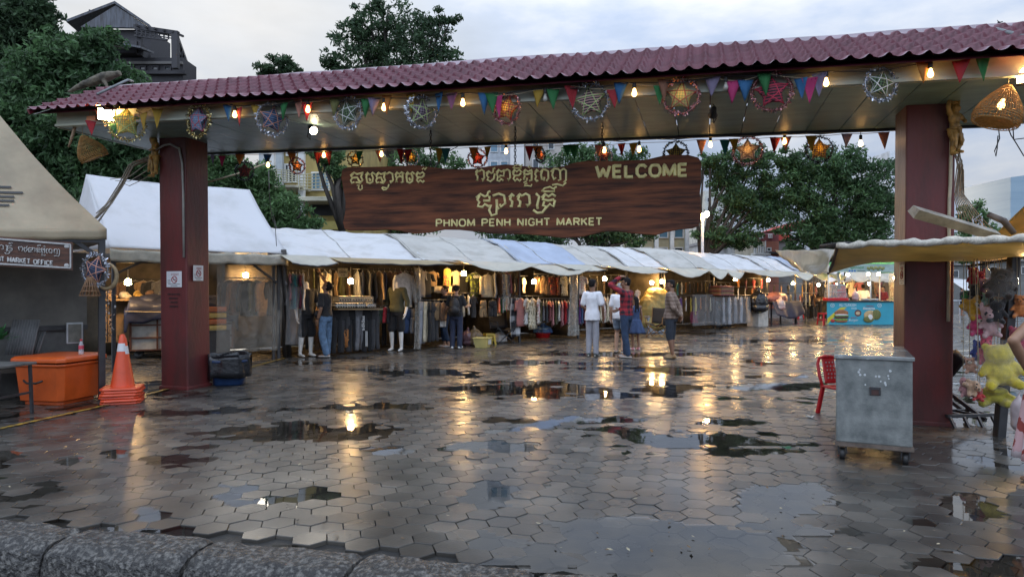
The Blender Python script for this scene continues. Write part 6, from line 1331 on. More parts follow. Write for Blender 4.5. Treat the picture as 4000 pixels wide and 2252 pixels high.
# far people
person('far shopper in brown top and black trousers before the farthest stall',gnd(3196,1243),R(175),1.62,{},'light','short',top=('short',M('cloth_brown',CC['brown'],.85),.88,.02),bottom=('trousers',blk,.08,1.1),shoes=('shoe',whi),vox=.016,seed=9)
person('far shopper in dark clothes half hidden among hanging clothes',W(3150,1126,35)-Vector((0,0,1.5)),R(160),1.55,{},'mid','long',top=('short',M('cloth_grey',CC['grey'],.85),.88,.02),bottom=('trousers',blk,.08,1.1),vox=.016,seed=10)
person('cook in a white shirt behind the blue food counter',W(3372,1126,30.6)-Vector((0,0,1.5)),R(165),1.68,{},'tan','short',top=('short',whiteT,.88,.02),bottom=('trousers',blk,.08),vox=.016,seed=11)
person('person in dark red top at the right end of the food counter',W(3450,1126,30.8)-Vector((0,0,1.5)),R(-70),1.6,{},'mid','short',top=('short',M('cloth_maroon',CC['maroon'],.85),.88,.02),bottom=('trousers',blk,.08),vox=.016,seed=12)
person('far person in black standing at a table right of the right column',gnd(3758,1232),R(60),1.6,{'er':(-.2,-.2,1.1),'wr':(-.1,-.4,1.1)},'mid','short',top=('short',blk,.86,.02),bottom=('shorts',blk,.5),vox=.016,seed=13)
# woman at the right edge
pinkd=MPat('pink_print','floral',(.58,.36,.36),(.28,.05,.04),9,.85,(.6,.5,.5))
person('woman in a pink printed dress at the right edge, hand on hip',Vector((4.12,5.25,0)),R(192),1.58,{'sl':(.175,0,1.375),'el':(.475,.06,1.20),'wl':(.25,-.0,.93),'dl':(-.75,-.3,-.55)},'mid','long',top=('none',pinkd,.92,.0),bottom=('skirt',pinkd,.22,.75),shoes=('flip',blackstrap),hn={'l':(-.6,.5,-.4)},vox=.008,seed=14)
# mannequins
mq=M('mannequin_white',(.80,.77,.72),.35,.06,8)
person('headless white mannequin in black T shirt and black shorts beside the reaching man',gnd(1196,1392),R(42),1.78,{'el':(.25,-.02,1.12),'wl':(.30,-.17,.93),'al':(.10,.0,.085),'ar':(-.12,.04,.085)},headless=True,body_m=mq,top=('short',M('black_tee',(.03,.03,.032),.85,.2,14,.2,60),.88,.02),bottom=('shorts',blk,.50,1.1),name='mannequin',cat='mannequin',group='shop mannequins',seed=15)
person('headless white mannequin in olive long sleeved top and black shorts',gnd(1550,1370),R(-18),1.80,{'el':(.26,.03,1.11),'wl':(.25,-.07,.86),'er':(-.26,.03,1.11),'wr':(-.27,-.06,.86),'kr':(-.11,-.05,.49),'ar':(-.14,.04,.085),'kl':(.10,.0,.49)},headless=True,body_m=mq,top=('three',M('olive_knit',(.06,.062,.035),.9,.2,14,.2,60),.88,.015),bottom=('shorts',blk,.52,1.08),name='mannequin',cat='mannequin',group='shop mannequins',seed=16)
# ================================================================ LEFT SIDE
q0=-3.25
root=thing('white_tent','white gabled tent at the near end of the market row','tent',rp(-1.6,0,0),RROT); tw_=M('tent_white',(.66,.66,.67),.45,0,1.1,.5,5,trans=.25,c2=(.50,.50,.48),ncon=(.5,.8))
def tt(q,t,z): return Vector((q+1.6,t,z))
def slope(sd):
    def fn(u,v):
        q=q0-.05+3.3*u; t=1.95+sd*(2.15)*v; z=3.80-1.58*v-.10*math.sin(PI*u)*math.sin(PI*v)-.06*math.sin(PI*v)+.03*mnoise.noise(Vector((q*.8,t*1.1,sd)))+.012*mnoise.noise(Vector((q*2+t*3,t*2,sd)))-.05*math.sin(PI*u)*(1-v)
        return tt(q,t,z)
    return fn
MB().sheet(slope(-1),34,22,.012).build('front_slope',tw_,root); MB().sheet(slope(1),20,12,.012).build('back_slope',tw_,root)
MB().sheet(lambda u,v:tt(q0-.05-.25*v*math.sin(PI*u),-.2+4.3*u*1.+ (1-v)*(1-2*u)*2.15,3.80*(1-v)+2.22*v),16,12,.01).build('end_gable',tw_,root)
MB().sheet(lambda u,v:tt(q0-.05+3.3*u,-.2-.02*v+.03*mnoise.noise(Vector((u*9,v,4))),2.22-.22*v-.03*abs(math.sin(u*20))),40,4,.008).build('valance',M('valance_cream',(.48,.44,.35),.5,.25,4,trans=.2),root)
for q in (q0+.05,-.12):
    for t in (.0,3.7): MB().bar(tt(q,t,0),tt(q,t,2.2),.06).build('post',steel,root)
mb=MB(); mb.bar(tt(q0,0,2.1),tt(0,0,2.1),.05); mb.build('front_beam',steel,root); MB().bar(tt(q0+.05,0,1.75),tt(q0+.7,0,2.1),.04).build('knee_brace',steel,root); MB().bar(tt(-.12,0,1.6),tt(-.8,0,2.1),.04).build('knee_brace',steel,root); MB().bar(tt(q0,0,1.98),tt(0,0,2.0),.03).build('lower_beam',steel,root)
MB().sheet(lambda u,v:tt(q0+3.25*u,3.6+.05*math.sin(u*25),2.2*(1-v)),30,5,.01).build('back_cloth',M('brown_backcloth',(.075,.06,.04),.8,.4,3),root)
strip(846,1100,1035,1372,.02,'big clear plastic sheet closing the front of the white tent',MClear('film_sheet',.26,(.55,.5,.42),.18,.9,7),.05)
stall_bulb(500,1102,None,'bare lamp under the white tent left of the gate column',14.2)
stall_bulb(960,1075,2.6,'bare lamp behind the big clear plastic sheet')
rail(880,1090,1090,[('L','charcoal',1230),('L','brown',1230),('L','black',1230),('L','olive',1235),('L','tan',1230),('L','black',1230)],'behind the clear sheet',1.2,.3)
rail(480,640,1095,[('L','brown',1190),('L','black',1190),('S','tan',1180),('L','charcoal',1190),('S','grey',1180)],'at the back of the white tent',3.2,.3)
p=spx(590,1165,2.6); MB()
tag(MB().box((0,0,-.02),(1.9,.6,.04)).bar((-.9,-.2,-.9),(-.9,-.2,-.04),.05).bar((.9,-.2,-.9),(.9,-.2,-.04),.05).box((0,.25,-.5),(1.9,.04,.9)).build('sales_table',M('table_wood',(.25,.16,.08),.6,.2),None,0,p,RROT),'long wooden sales table under the lamp of the white tent','table')
r=rng(6)
for i in range(7):
    mb=MB(); mb.ell((0,0,.08),(r.uniform(.08,.13),.1,r.uniform(.07,.12))); mb.ell((.05,0,.04),(.12,.1,.06)); o=blob(mb,'wrapped_goods',clothm(('tan','cream','mustard','brown','grey','tan','olive')[i]),None,.02,2,.01,12,i); o.location=p+RD*(-.8+.26*i); tag(o,'%s wrapped bundle on the sales table of the white tent, %s from the left'%(('tan','cream','mustard','brown','grey','pale tan','olive')[i],('first','second','third','fourth','fifth','sixth','seventh')[i]),'bundle','bundles on the sales table')
for i in range(4):
    p2=rp(qx(836,1.0),1.0,.62+.13*i); tag(MB().box((0,0,.05),(.4,.35,.10)).box((0,-.18,.05),(.3,.01,.05)).build('plastic_crate',M('crate_orange' if i%2 else 'crate_yellow',(.45,.13,.04) if i%2 else (.5,.36,.1),.4,.2),None,.008,p2,RROT),'%s crate in the stack beside the clear sheet, %s'%('orange' if i%2 else 'yellow',('lowest','second up','third up','topmost')[i]),'crate','crates beside the clear sheet')
tag(MB().box((0,0,.3),(.5,.5,.6)).box((0,0,.61),(.54,.54,.02)).build('stand',steel,None,.005,rp(qx(836,1.0),1.0,0),RROT),'dark stand under the stacked crates','stand')
# cart under navy tarp
ca=G(505,1404); cb=G(900,1388); cb=ca+(cb-ca).normalized()*2.05; cm=(ca+cb)/2; crot=math.atan2(cb.y-ca.y,cb.x-ca.x)
root=thing('market_cart','white panelled cart with rusty frame under a navy tarp','cart',cm,crot); rs=M('rusty_frame',(.10,.035,.018),.7,.4,14,.3,50); pan=M('cart_panel',(.33,.33,.31),.5,.25,4)
MB().box((0,.5,.60),(2.0,.95,.80)).build('panel_box',pan,root)
mb=MB()
for x in np.linspace(-1,1,5): mb.bar((x,.01,.18),(x,.01,1.0),.035)
for z in (.19,.45,.72,.99): mb.bar((-1.01,.012,z),(1.01,.012,z),.03)
for y in (.02,.35,.68,.98): mb.bar((-1.012,y,.18),(-1.012,y,1.),.03)
for z in (.19,.45,.72,.99): mb.bar((-1.012,0,z),(-1.012,1,z),.03)
mb.build('frame',rs,root)
for x in (-.85,.85):
    for y in (.1,.9): MB().lathe([(.0,-.025),(.085,-.025),(.09,0),(.085,.025),(.0,.025)],c=(x,y,.09),n=16,M=Matrix.Rotation(PI/2,3,'X')).build('wheel',blackstrap,root); MB().bar((x,y,.09),(x,y,.2),.05).build('caster_fork',steel,root)
navy=M('navy_tarp',(.022,.026,.055),.5,.3,4,.35,9)
def tarp_fn(u,v):
    x=-1.12+2.24*u; f=v
    if f<.35: y=-.10-.03*math.sin(u*23); z=.86+.32*(f/.35)-.10*abs(math.sin(u*7+1))*(1-f/.35)
    else: y=-.08+1.2*(f-.35)/.65; z=1.18+.14*math.sin(PI*(f-.35)/.65)+.08*mnoise.noise(Vector((u*4,f*4,2)))
    ed=min(u,1-u)
    if ed<.03: z-=.20
    return Vector((x,y,z+.03*mnoise.noise(Vector((u*9,f*6,0)))))
MB().sheet(tarp_fn,50,22,.01).build('tarp',navy,root); mb=MB(); mb.ell((.2,.5,1.22),(.8,.4,.14)); mb.ell((-.6,.5,1.2),(.4,.4,.18)); blob(mb,'load',navy,root,.04,3,.02,5)
o=textobj('E 7',.11,M('paint_yellow',(.5,.45,.25),.6,0),'lettering',root,.003,.012); o.location=(.62,-.012,.66)
MB().tube([(-1.1,-.14,1.02),(-.4,-.15,1.0),(.2,-.14,1.03)],.008,5).build('rope',rope_m,root)
# blue bin with black liner
p=G(896,1500); root=thing('rubbish_bin','blue rubbish bin lined with a black bag behind the left column','bin',p,.3); bb=M('plastic_navy_blue',(.012,.035,.10),.35,.2,5)
def sq(a,z,b=None,n=24): 
    return [Vector((a*abs(math.cos(t))**.5*(1 if math.cos(t)>0 else -1),(b or a)*abs(math.sin(t))**.5*(1 if math.sin(t)>0 else -1),z)) for t in [2*PI*i/n for i in range(n)]]
MB().loft([sq(.21,0),sq(.23,.03),sq(.28,.36),sq(.30,.37),sq(.30,.40),sq(.27,.40),sq(.2,.05)]).build('tub',bb,root)
mb=MB(); mb.sheet(lambda u,v:(lambda a,q:Vector(((.31+.02*math.sin(u*40+v*4)-.10*max(0,v-.55)/.45)*abs(math.cos(a))**.6*(1 if math.cos(a)>0 else -1),(.31+.02*math.sin(u*34)-.10*max(0,v-.55)/.45)*abs(math.sin(a))**.6*(1 if math.sin(a)>0 else -1),.13+.35*min(1,v/.5)-.25*max(0,v-.55)/.45+.05*mnoise.noise(Vector((u*8,v*4,0))))))(2*PI*u,0),60,12,.004); mb.build('liner',bagk,root)
mb=MB(); mb.ell((0,0,.28),(.2,.2,.1)); mb.ell((.08,-.05,.36),(.06,.04,.05)); blob(mb,'rubbish',M('rubbish',(.2,.17,.1),.6,.5,12,c2=(.05,.2,.12)),root,.02,1,.01,20)
# steel barrier lying at the foot of the left column
def low_frame(a,b,label,name='steel_barrier',h=.06,w=.3):
    d=(b-a); n=Vector((-d.y,d.x,0)).normalized(); mb=MB(); z=Vector((0,0,h)); mb.bar(a+z,b+z,.035); mb.bar(a+z+n*w,b+z+n*w,.03)
    for f in (.05,.35,.65,.95): mb.bar(a+d*f+z,a+d*f+n*w+z,.025); mb.bar(a+d*f+z,a+d*f-n*.08,.025)
    return tag(mb.build(name,steel),label,'barrier')
low_frame(G(548,1520),G(915,1490),'black steel frame lying along the foot of the left column'); low_frame(G(3700,1668),G(3880,1662),'black steel rack lying at the foot of the right column',h=.12); 
mb=MB(); a=G(3715,1640)+Vector((0,0,.3)); b=G(3850,1662)+Vector((0,0,.06)); mb.bar(a,b,.04); mb.bar(a+Vector((.0,.25,0)),b+Vector((0,.25,0)),.04); mb.bar(a,a+Vector((0,.25,0)),.03); mb.bar(b,b+Vector((0,.25,0)),.03); mb.bar((a+b)/2,(a+b)/2-Vector((0,-.05,.17)),.03); tag(mb.build('steel_ramp',steel),'black steel frame leaning on the rack behind the right column','frame')
mb=MB(); 
for x0,y0,x1,y1 in ((3716,1465,3765,1395),(3712,1440,3730,1372),(3716,1420,3742,1382)): mb.tube([W(x0,y0,7.9),W(x1,y1,7.7)],[.03,.045],8)
tag(blob(mb,'folded_umbrella',M('black_fabric',(.02,.02,.022),.7,.2),None,.02,1),'black folded umbrellas poking out behind the right column','umbrella')
# market office
OC=Vector((-5.52,9.3,0)); oroot=thing('market_office','market office booth under a tan pyramid canopy at the left edge','booth',OC,RROT)   # local x=-RD..., y=RI
def ol(s,t,z): return Vector((-s,t,z))
can=M('canopy_tan',(.44,.365,.245),.45,.22,1.4,.25,5,trans=.3)
HW=1.5; AP=4.75
def face(c0,c1):
    c0=Vector(c0);c1=Vector(c1);ap=ol(HW,HW,AP)
    def fn(u,v):
        e=c0+(c1-c0)*u; p=e*(1-v)+ap*v; k=math.sin(PI*v); p.z-=.16*k+.05*math.sin(PI*u)*k; p.z-=.06*math.sin(PI*u)*(1-v); return p+Vector((0,0,.02*mnoise.noise(p*1.5)))
    return fn
cs=[ol(-.05,-.05,2.30),ol(2*HW,-.05,2.30),ol(2*HW,2*HW,2.30),ol(-.05,2*HW,2.30)]
mb=MB()
for a,b in zip(cs,cs[1:]+cs[:1]): mb.sheet(face(a,b),24,20,0)
mb.build('canopy',can,oroot)
mb=MB(); 
for a,b in zip(cs,cs[1:]+cs[:1]): mb.sheet(lambda u,v,a=a,b=b:a+(b-a)*u+Vector((0,0,-.06*math.sin(PI*u)-.13*v-.012*abs(math.sin(u*24))*v)),30,3,.006)
mb.build('valance',can,oroot)
for s,t in ((0,0),(2.95,0),(0,2.95)): MB().bar(ol(s,t,-.01),ol(s,t,2.3),.075).build('post',steel,oroot)
mb=MB(); mb.bar(ol(0,0,2.14),ol(3,0,2.14),.06); mb.build('eave_beam',steel,oroot); MB().bar(ol(0,0,2.14),ol(0,2.9,2.14),.06).build('eave_beam',steel,oroot); MB().bar(ol(.02,.02,1.92),ol(.42,.02,2.2),.05).build('knee_brace',steel,oroot)
wl=M('office_panel',(.115,.11,.095),.55,.3,2.5,.1,20)
MB().bar(ol(-.02,1.3,1.45),ol(3.,1.3,1.45),.05,1.06,up=(0,1,0)) 
mb=MB(); mb.box(ol(1.5,1.32,1.48),(3.1,.05,1.1)); mb.build('upper_wall',wl,oroot); mb=MB()
for i in range(5): mb.box(ol(.32+.62*i,1.34,.45),(.58,.05,.92))
mb.build('lower_panels',M('office_lower',(.10,.10,.095),.5,.35,4),oroot)
mb=MB(); mb.bar(ol(-.05,1.27,.93),ol(3.05,1.27,.93),.07); 
for i in range(6): mb.bar(ol(.02+.6*i,1.28,.0),ol(.02+.6*i,1.28,.9),.05)
mb.build('rail_frame',steel,oroot)
MB().box(ol(1.4,.95,.40),(2.8,.5,.05)).box(ol(.3,.95,.2),(.05,.4,.4)).box(ol(1.6,.95,.2),(.05,.4,.4)).build('bench',M('dark_wood',(.04,.03,.022),.5,.3,8),oroot)
# black tape strips on the canopy front
fz=face(cs[0],cs[1]); mb=MB()
for i,(u0,u1,v) in enumerate(((.26,.6,.285),(.22,.6,.25),(.27,.6,.222),(.28,.6,.195),(.31,.6,.165))):
    a=[fz(u0+(u1-u0)*k/8,v)+Vector((0,-.012,.012)) for k in range(9)]; b=[fz(u0+(u1-u0)*k/8,v-.013)+Vector((0,-.012,.012)) for k in range(9)]
    mb.add(a+b,[(k,9+k,10+k,k+1) for k in range(8)])
mb.build('tape_strips',M('black_tape',(.02,.02,.02),.5,0),oroot)
# office sign
sr=thing('office_sign','brown office sign with pale border and pale lettering','sign',OC+RD*-.347-RI*.10,RROT)
zt,zb_=2.10,1.735
woodS=M('office_sign_wood',(.035,.016,.011),.45,0,5,.2,20,c2=(.13,.05,.025),stretch=(.5,1,5)); palep=M('pale_letters',(.46,.45,.43),.5,.15,30)
def so_(s,z,y=0): return Vector((-s,y,z+.050*s))
mb=MB(); mb.prism([(so_(2.6,zb_).x,so_(2.6,zb_).z),(so_(0,zb_).x,so_(0,zb_).z),(so_(0,zt).x,so_(0,zt).z),(so_(2.6,zt).x,so_(2.6,zt).z)],(0,0,0),(1,0,0),(0,0,1),.03); mb.build('board',woodS,sr)
mb=MB(); y=-.008
mb.bar(so_(.03,zt-.03,y),so_(2.57,zt-.03,y),.02,.016,up=(0,1,0)); mb.bar(so_(.03,zb_+.03,y),so_(2.57,zb_+.03,y),.02,.016,up=(0,1,0)); mb.bar(so_(.03,zb_+.03,y),so_(.03,zt-.03,y),.016,.02,up=(0,1,0)); mb.ell(so_(.07,zt-.06,-.006),(.03,.008,.025)); mb.ell(so_(.07,zb_+.06,-.006),(.03,.008,.025)); mb.build('border',palep,sr)
def spl(px,py):
    k=(px-2000)/F; b=OC+RD*-.347-RI*.112; t=(k*b.y-b.x)/(RD.x-k*RD.y); p=b+RD*t; return Vector((t,-.012,CH+(HY-py)/F*p.y))
latin('NIGHT MARKET OFFICE',spl,-47,1015,206,1037,17,.0085,palep,sr)
kc=420/2576
def sk_(px,py): return spl(px,py)
khmer([('aa',-10,85,345,470),('subro',110,250,350,560),('to',160,300,358,500),('ii',205,310,285,325),('ro',428,480,385,500),('aa',480,545,385,505),('co',560,660,400,510),('tho',672,785,405,520),('aa',790,845,410,520),('no',870,965,420,530),('ii',890,980,340,380),('pho',975,1085,425,540),('dot',1035,1095,370,405),('subno',980,1085,545,605),('e',1098,1145,435,545),('po',1160,1250,440,555),('nyo',1280,1435,445,570)],sk_,.0052,palep,sr,kc,0,kc,900)
# lantern, fish trap, rattan hoop and garland on the office post
lantern(375,1052,0,130,'star lantern with orange sticks in silver tinsel on the office post','peach',(.10,.12,.2),(.03,.04,.07),'stripe','silver',0,pos=W(372,1052,9.08),sc=.185,tilt=.35)
mb=MB(); c=W(352,1118,9.05)
for k in range(16): a=2*PI*k/16; mb.tube([c+Vector((.03*math.cos(a),.03*math.sin(a),.12)),c+Vector((.13*math.cos(a),.1*math.sin(a),-.12))],.006,4)
for z,q in ((.12,.03),(.0,.08),(-.06,.105),(-.12,.13)): mb.tube([c+Vector((q*math.cos(2*PI*i/16),q*.8*math.sin(2*PI*i/16),z)) for i in range(17)],.006,4,caps=False)
tag(mb.build('fish_trap',M('old_rattan',(.22,.12,.06),.7,.3,20)),'small conical rattan fish trap under the star lantern','fish trap')
mb=MB(); c=W(415,1078,9.2); mb.tube([c+Vector((.14*math.cos(a),0,.17*math.sin(a))) for a in [R(-140+i*15) for i in range(16)]],[.012+.018*math.sin(PI*i/15) for i in range(16)],7); tag(mb.build('rattan_hoop',M('straw_hoop',(.30,.22,.12),.7,.3,20)),'crescent shaped straw hoop behind the star lantern','hoop')
mb=MB(); r=rng(12)
for i in range(90):
    c=W(420+r.uniform(-26,30)*(1-.3*i/90),1140+i*2.1,9.5); c.y+=r.uniform(-.05,.05); d=Vector((r.uniform(-1,1),r.uniform(-1,1),r.uniform(-1,1))).normalized()*.022; x,y,_=basis(d); mb.add([c-x*.014,c+d,c+x*.014,c-d],[(0,1,2,3)],1 if i%3==0 else 0)
mb.tube([W(420,1120,9.5),W(420,1335,9.5)],.006,4); tag(mb.build('garland',[M('garland_dark',(.03,.03,.03),.5,.3),M('garland_pale',(.4,.4,.38),.5,.2)]),'dark and pale garland of scraps hanging beside the office post','garland')
# picture box, leaning corrugated sheets, plant
p=W(292,1300,9.75); root=thing('glass_case','small silver framed glass case leaning on the office wall','glass case',p,RROT); k=9.75/F
MB().box((0,.02,0),(56*k,.05,82*k)).build('frame',M('silver_frame',(.35,.36,.36),.3,.2,metal=.7),root,.006); MB().box((0,-.008,0),(44*k,.01,70*k)).build('glass',M('dull_glass',(.12,.12,.10),.2,.3,8),root)
gcorr=M('corrugated_grey',(.085,.085,.085),.6,.25,6)
for i,(a,b,c,l) in enumerate(((18,128,1250,'larger grey corrugated sheet leaning in the market office'),(105,150,1295,'small grey corrugated sheet leaning in the market office'))):
    p0=W(a,1385,9.1+.1*i); w=(b-a)*9.1/F; h=(1385-c)*9.1/F; tag(MB().sheet(lambda u,v:p0+Vector((w*u,.15*v+.012*math.sin(u*w*170),h*v)),60,3,.006).build('corrugated_sheet',gcorr),l,'metal sheet')
mb=MB(); r=rng(2); c=W(-5,1330,8.9)
for i in range(60): d=Vector((r.gauss(0,1),r.gauss(0,.6),abs(r.gauss(0,1)))).normalized(); p=c+d*r.uniform(.05,.2); x,y,_=basis(d); mb.add([p-d*.05,p+x*.02,p+d*.06,p-x*.02],[(0,1,2,3)])
mb.tube([c-Vector((0,0,.15)),c],.01,5); tag(mb.build('potted_plant',M('leaf_bright',(.04,.16,.05),.5,.3,10,trans=.2)),'bright green plant at the left edge in the market office','plant')
# orange cool box
p=G(238,1590); rot=RROT-R(62); root=thing('orange_cool_box','big orange plastic insulated box with lid','cool box',p,0); om=M('plastic_orange',(.52,.085,.012),.38,.12,5,.08,30)
ux=(Vector((-5.62,9.15,0))-p).normalized(); uy=Vector((-ux.y,ux.x,0)); ang=math.atan2(ux.y,ux.x); root.rotation_euler=(0,0,ang)
bw,bd,bh=.80,.78,.50
def bx_(a,z): return [Vector((bw/2+x*(bw/2+a),bd/2+y*(bd/2+a),z)) for x,y in ((-1,-.82),(-.82,-1),(.82,-1),(1,-.82),(1,.82),(.82,1),(-.82,1),(-1,.82))]
MB().loft([bx_(-.10,.0),bx_(-.10,.05),bx_(-.06,.055),bx_(-.02,bh),bx_(.0,bh+.002),bx_(.0,bh+.035),bx_(-.03,bh+.036)],sm=False).build('body',om,root,.02)
MB().loft([bx_(.015,bh+.05),bx_(.02,bh+.06),bx_(.02,bh+.10),bx_(-.02,bh+.125),bx_(-.08,bh+.13)],sm=False).build('lid',om,root,.012)
mb=MB(); mb.tube([(-.02,.25,.33),(-.045,.32,.30),(-.045,.46,.30),(-.02,.53,.33)],.014,6); mb.build('handle',blackstrap,root)
mb=MB(); mb.tube([(.25,-.022,.33),(.32,-.05,.30),(.46,-.05,.30),(.53,-.022,.33)],.014,6)
# bottle on the box
p=W(317,1383,9.15); root=thing('water_bottle','small clear water bottle with red cap on the orange box','bottle',p)
MB().lathe([(.028,0),(.032,.01),(.032,.05),(.029,.06),(.032,.07),(.032,.12),(.014,.165),(.013,.18)],n=14).build('bottle_body',MClear('pet_plastic',.35,(.7,.72,.75),.08,.1),root); MB().lathe([(.0325,.07),(.0328,.075),(.0328,.115),(.0325,.12)],n=14,caps=False).build('label',M('label_red',(.45,.05,.08),.5,0),root); MB().lathe([(.016,.178),(.016,.2),(.004,.203)],n=12).build('cap',M('cap_red',(.5,.02,.03),.4,0),root)
# folding table at the left edge
p=G(-70,1640); root=thing('folding_table','grey folding table at the left edge in front of the orange box','table',p,-.12); gm=M('grey_table',(.10,.10,.095),.5,.3,5)
MB().box((-.25,.25,.60),(.95,.55,.03)).build('table_top',gm,root,.006)
for x in (-.6,.18): MB().bar((x,0,0),(x,.03,.59),.03).build('leg',steel,root); MB().bar((x,.5,0),(x,.47,.59),.03).build('leg',steel,root)
MB().bar((-.6,.02,.25),(.18,.02,.25),.025).build('stretcher',steel,root); MB().bar((.18,.02,.25),(.18,.48,.25),.025).build('stretcher',steel,root)
# stacked traffic cones
p=G(478,1570); co_=M('cone_orange',(.60,.07,.02),.35,.1,6); cw=M('cone_white',(.55,.55,.55),.35,.1,6); cone=thing('traffic_cone','topmost orange traffic cone with white collar in the stack','traffic cone',p,.35,'stacked traffic cones')
mb=MB(); mb.loft([[Vector((x*a,y*a,z)) for x,y in ((-1,-.8),(-.8,-1),(.8,-1),(1,-.8),(1,.8),(.8,1),(-.8,1),(-1,.8))] for a,z in ((.23,0),(.235,.012),(.23,.032),(.15,.036))],sm=False); mb.build('base',co_,cone,.006)
MB().lathe([(.142,.034),(.13,.10),(.064,.50)],n=24,caps=False).build('lower_cone',co_,cone); MB().lathe([(.066,.495),(.05,.60)],n=24,caps=False).build('collar',cw,cone); MB().lathe([(.0498,.60),(.034,.70),(.022,.715),(.004,.72)],n=24,caps=False).build('tip',co_,cone)
cone.location=p+Vector((0,0,.036*5))
for i in range(5):
    c=dup(cone,p+Vector((.012*math.sin(i*2),.01*math.cos(i*3),.036*i)),.35+.06*math.sin(i*2.3),'%s orange traffic cone of the stack, counted from the ground'%('first','second','third','fourth','fifth')[i])
# ================================================================ RIGHT SIDE
# steel freezer cart
fl=G(3275,1800); fl=Vector((2.84,6.06,0)); ux=Vector((.903,-.43,0)); rotf=math.atan2(ux.y,ux.x); root=thing('steel_cart','dented galvanised steel box cart on casters before the right column','cart',fl,rotf)
zinc=M('zinc_sheet',(.12,.13,.125),.5,.0,7.,.15,70,metal=.12,c2=(.24,.25,.235),spec=.3); fw,fd=.585,1.2
MB().box((fw/2,fd/2,.535),(fw,fd,.75)).build('box_body',zinc,root,.012); MB().box((fw/2,fd/2,.905),(fw+.03,fd+.03,.035)).build('lid',M('zinc_lid',(.28,.29,.28),.25,.3,5,metal=.5),root,.006); MB().box((fw/2,fd/2,.145),(fw+.02,fd+.02,.035)).build('base_frame',M('rust_steel',(.12,.09,.07),.6,.4,10),root)
for x in (.05,fw-.05):
    for y in (.06,fd-.06):
        c=MB().bar((x-.03,y,.02+.03),(x-.03,y,.13),.012,.05).bar((x+.03,y,.05),(x+.03,y,.13),.012,.05).box((x,y,.125),(.09,.09,.012)).build('caster',steel,root); MB().lathe([(.0,-.02),(.05,-.02),(.052,0),(.05,.02),(.0,.02)],c=(x,y,.052),n=16,M=Matrix.Rotation(PI/2,3,'Y')).build('wheel',blackstrap,c)
hd_=MB(); hd_.box((fw*.52,-.004,.62),(.085,.012,.07)); h=hd_.build('recessed_handle',M('handle_maroon',(.06,.025,.02),.5,.2),root,.004); MB().box((fw*.52,-.012,.645),(.07,.01,.02)).box((fw*.52-.035,-.012,.615),(.012,.01,.05)).box((fw*.52+.035,-.012,.615),(.012,.01,.05)).build('handle_rim',steel,h)
r=rng(15)
for i in range(14):
    mb=MB()
    x,z=fw*(.28+.45*r.random()),.80-.13*r.random(); s=r.uniform(.006,.013); a0=r.random(); mb.prism([(s*math.cos(a0+2*PI*k/6)*r.uniform(.7,1.1),s*math.sin(a0+2*PI*k/6)) for k in range(6)],(x,-.0025-.0002*i,z),(1,0,0),(0,0,1),.002)
    mb.build('paint_chip',M('paint_chip',(.5,.52,.52),.5,.1),root)
# red plastic chair
cp=G(3286,1622); root=thing('plastic_chair','red plastic armless chair with pierced back beside the steel cart','chair',cp,R(14)); root.scale=(.82,.82,.82); 
MB().sheet(lambda u,v:Vector(((u-.5)*.40,-.2+.40*v,.42-.02*math.sin(PI*u)*math.sin(PI*v)-.03*(v<.08))),10,10,.025).build('seat',red_p,root)
for sx in (-1,1):
    MB().bar((sx*.17,-.18,.41),(sx*.20,-.22,0),.055,.045).build('leg',red_p,root,.01); MB().bar((sx*.16,.18,.41),(sx*.20,.25,0),.055,.045).build('leg',red_p,root,.01)
mb=MB()
for sx in (-1,1): mb.tube([(sx*.18,.17,.40),(sx*.19,.22,.55),(sx*.19,.26,.72),(sx*.15,.285,.80),(sx*.05,.29,.825),(0,.29,.826)],.022,8)
mb.sheet(lambda u,v:Vector(((u-.5)*.2,.20+.085*v,.44+.37*v)),6,10,.015); mb.build('backrest',red_p,root)
r=rng(9)
for i in range(5):
    for j in range(3):
        mb=MB(); z=.52+.055*i; y=.20+.085*(z-.44)/.37
        for sg_ in (-1,1): mb.lathe([(.0,-.001),(.013,-.001),(.013,.001),(0,.001)],c=((j-1)*.055+.012*(i%2),y+(.010 if sg_>0 else -.018),z),n=12,M=Matrix.Rotation(PI/2,3,'X'))
        mb.build('pierced_hole',M('hole_pale',(.35,.30,.3),.6,.1),root)
# big tan awning of the toy stall
aw=M('awning_tan',(.62,.47,.21),.42,.2,2.2,.3,6,trans=.5); awp=M('awning_pale',(.70,.64,.50),.25,.15,2,.4,7,trans=.4,coat=.5)
A1=W(3272,958,6.9); A2=W(4080,928,5.2); B1=W(3235,1066,8.4); B2=W(4250,1030,8.2)
root=thing('toy_stall_awning','wide tan tarpaulin awning with a rolled front hem before the right column','awning',A1); bl_=lambda p:p-A1
def awf(u,v):
    p=A1*(1-u)*(1-v)+A2*u*(1-v)+B1*(1-u)*v+B2*u*v; p=Vector(p); p.z+=v*v*(.17*min(1,u/.2)-.05*max(0,u-.2)); p.z-=.07*math.sin(PI*v)*(.4+.6*math.sin(PI*u))+.02*mnoise.noise(Vector((u*7,v*3,0))); return p-A1
MB().sheet(awf,44,16,.008).build('canopy_cloth',aw,root)
P=[awf(i/30,0)+Vector((0,-.01,.012*mnoise.noise(Vector((i*.9,0,0))))) for i in range(31)]; rr=[.032+.006*math.sin(i*2.1)+.004*math.sin(i*5.) for i in range(31)]; MB().tube(P,rr,10).build('rolled_hem',M('hem_pale',(.60,.56,.47),.5,.15,8,.6,22,stretch=(6,1,1)),root)
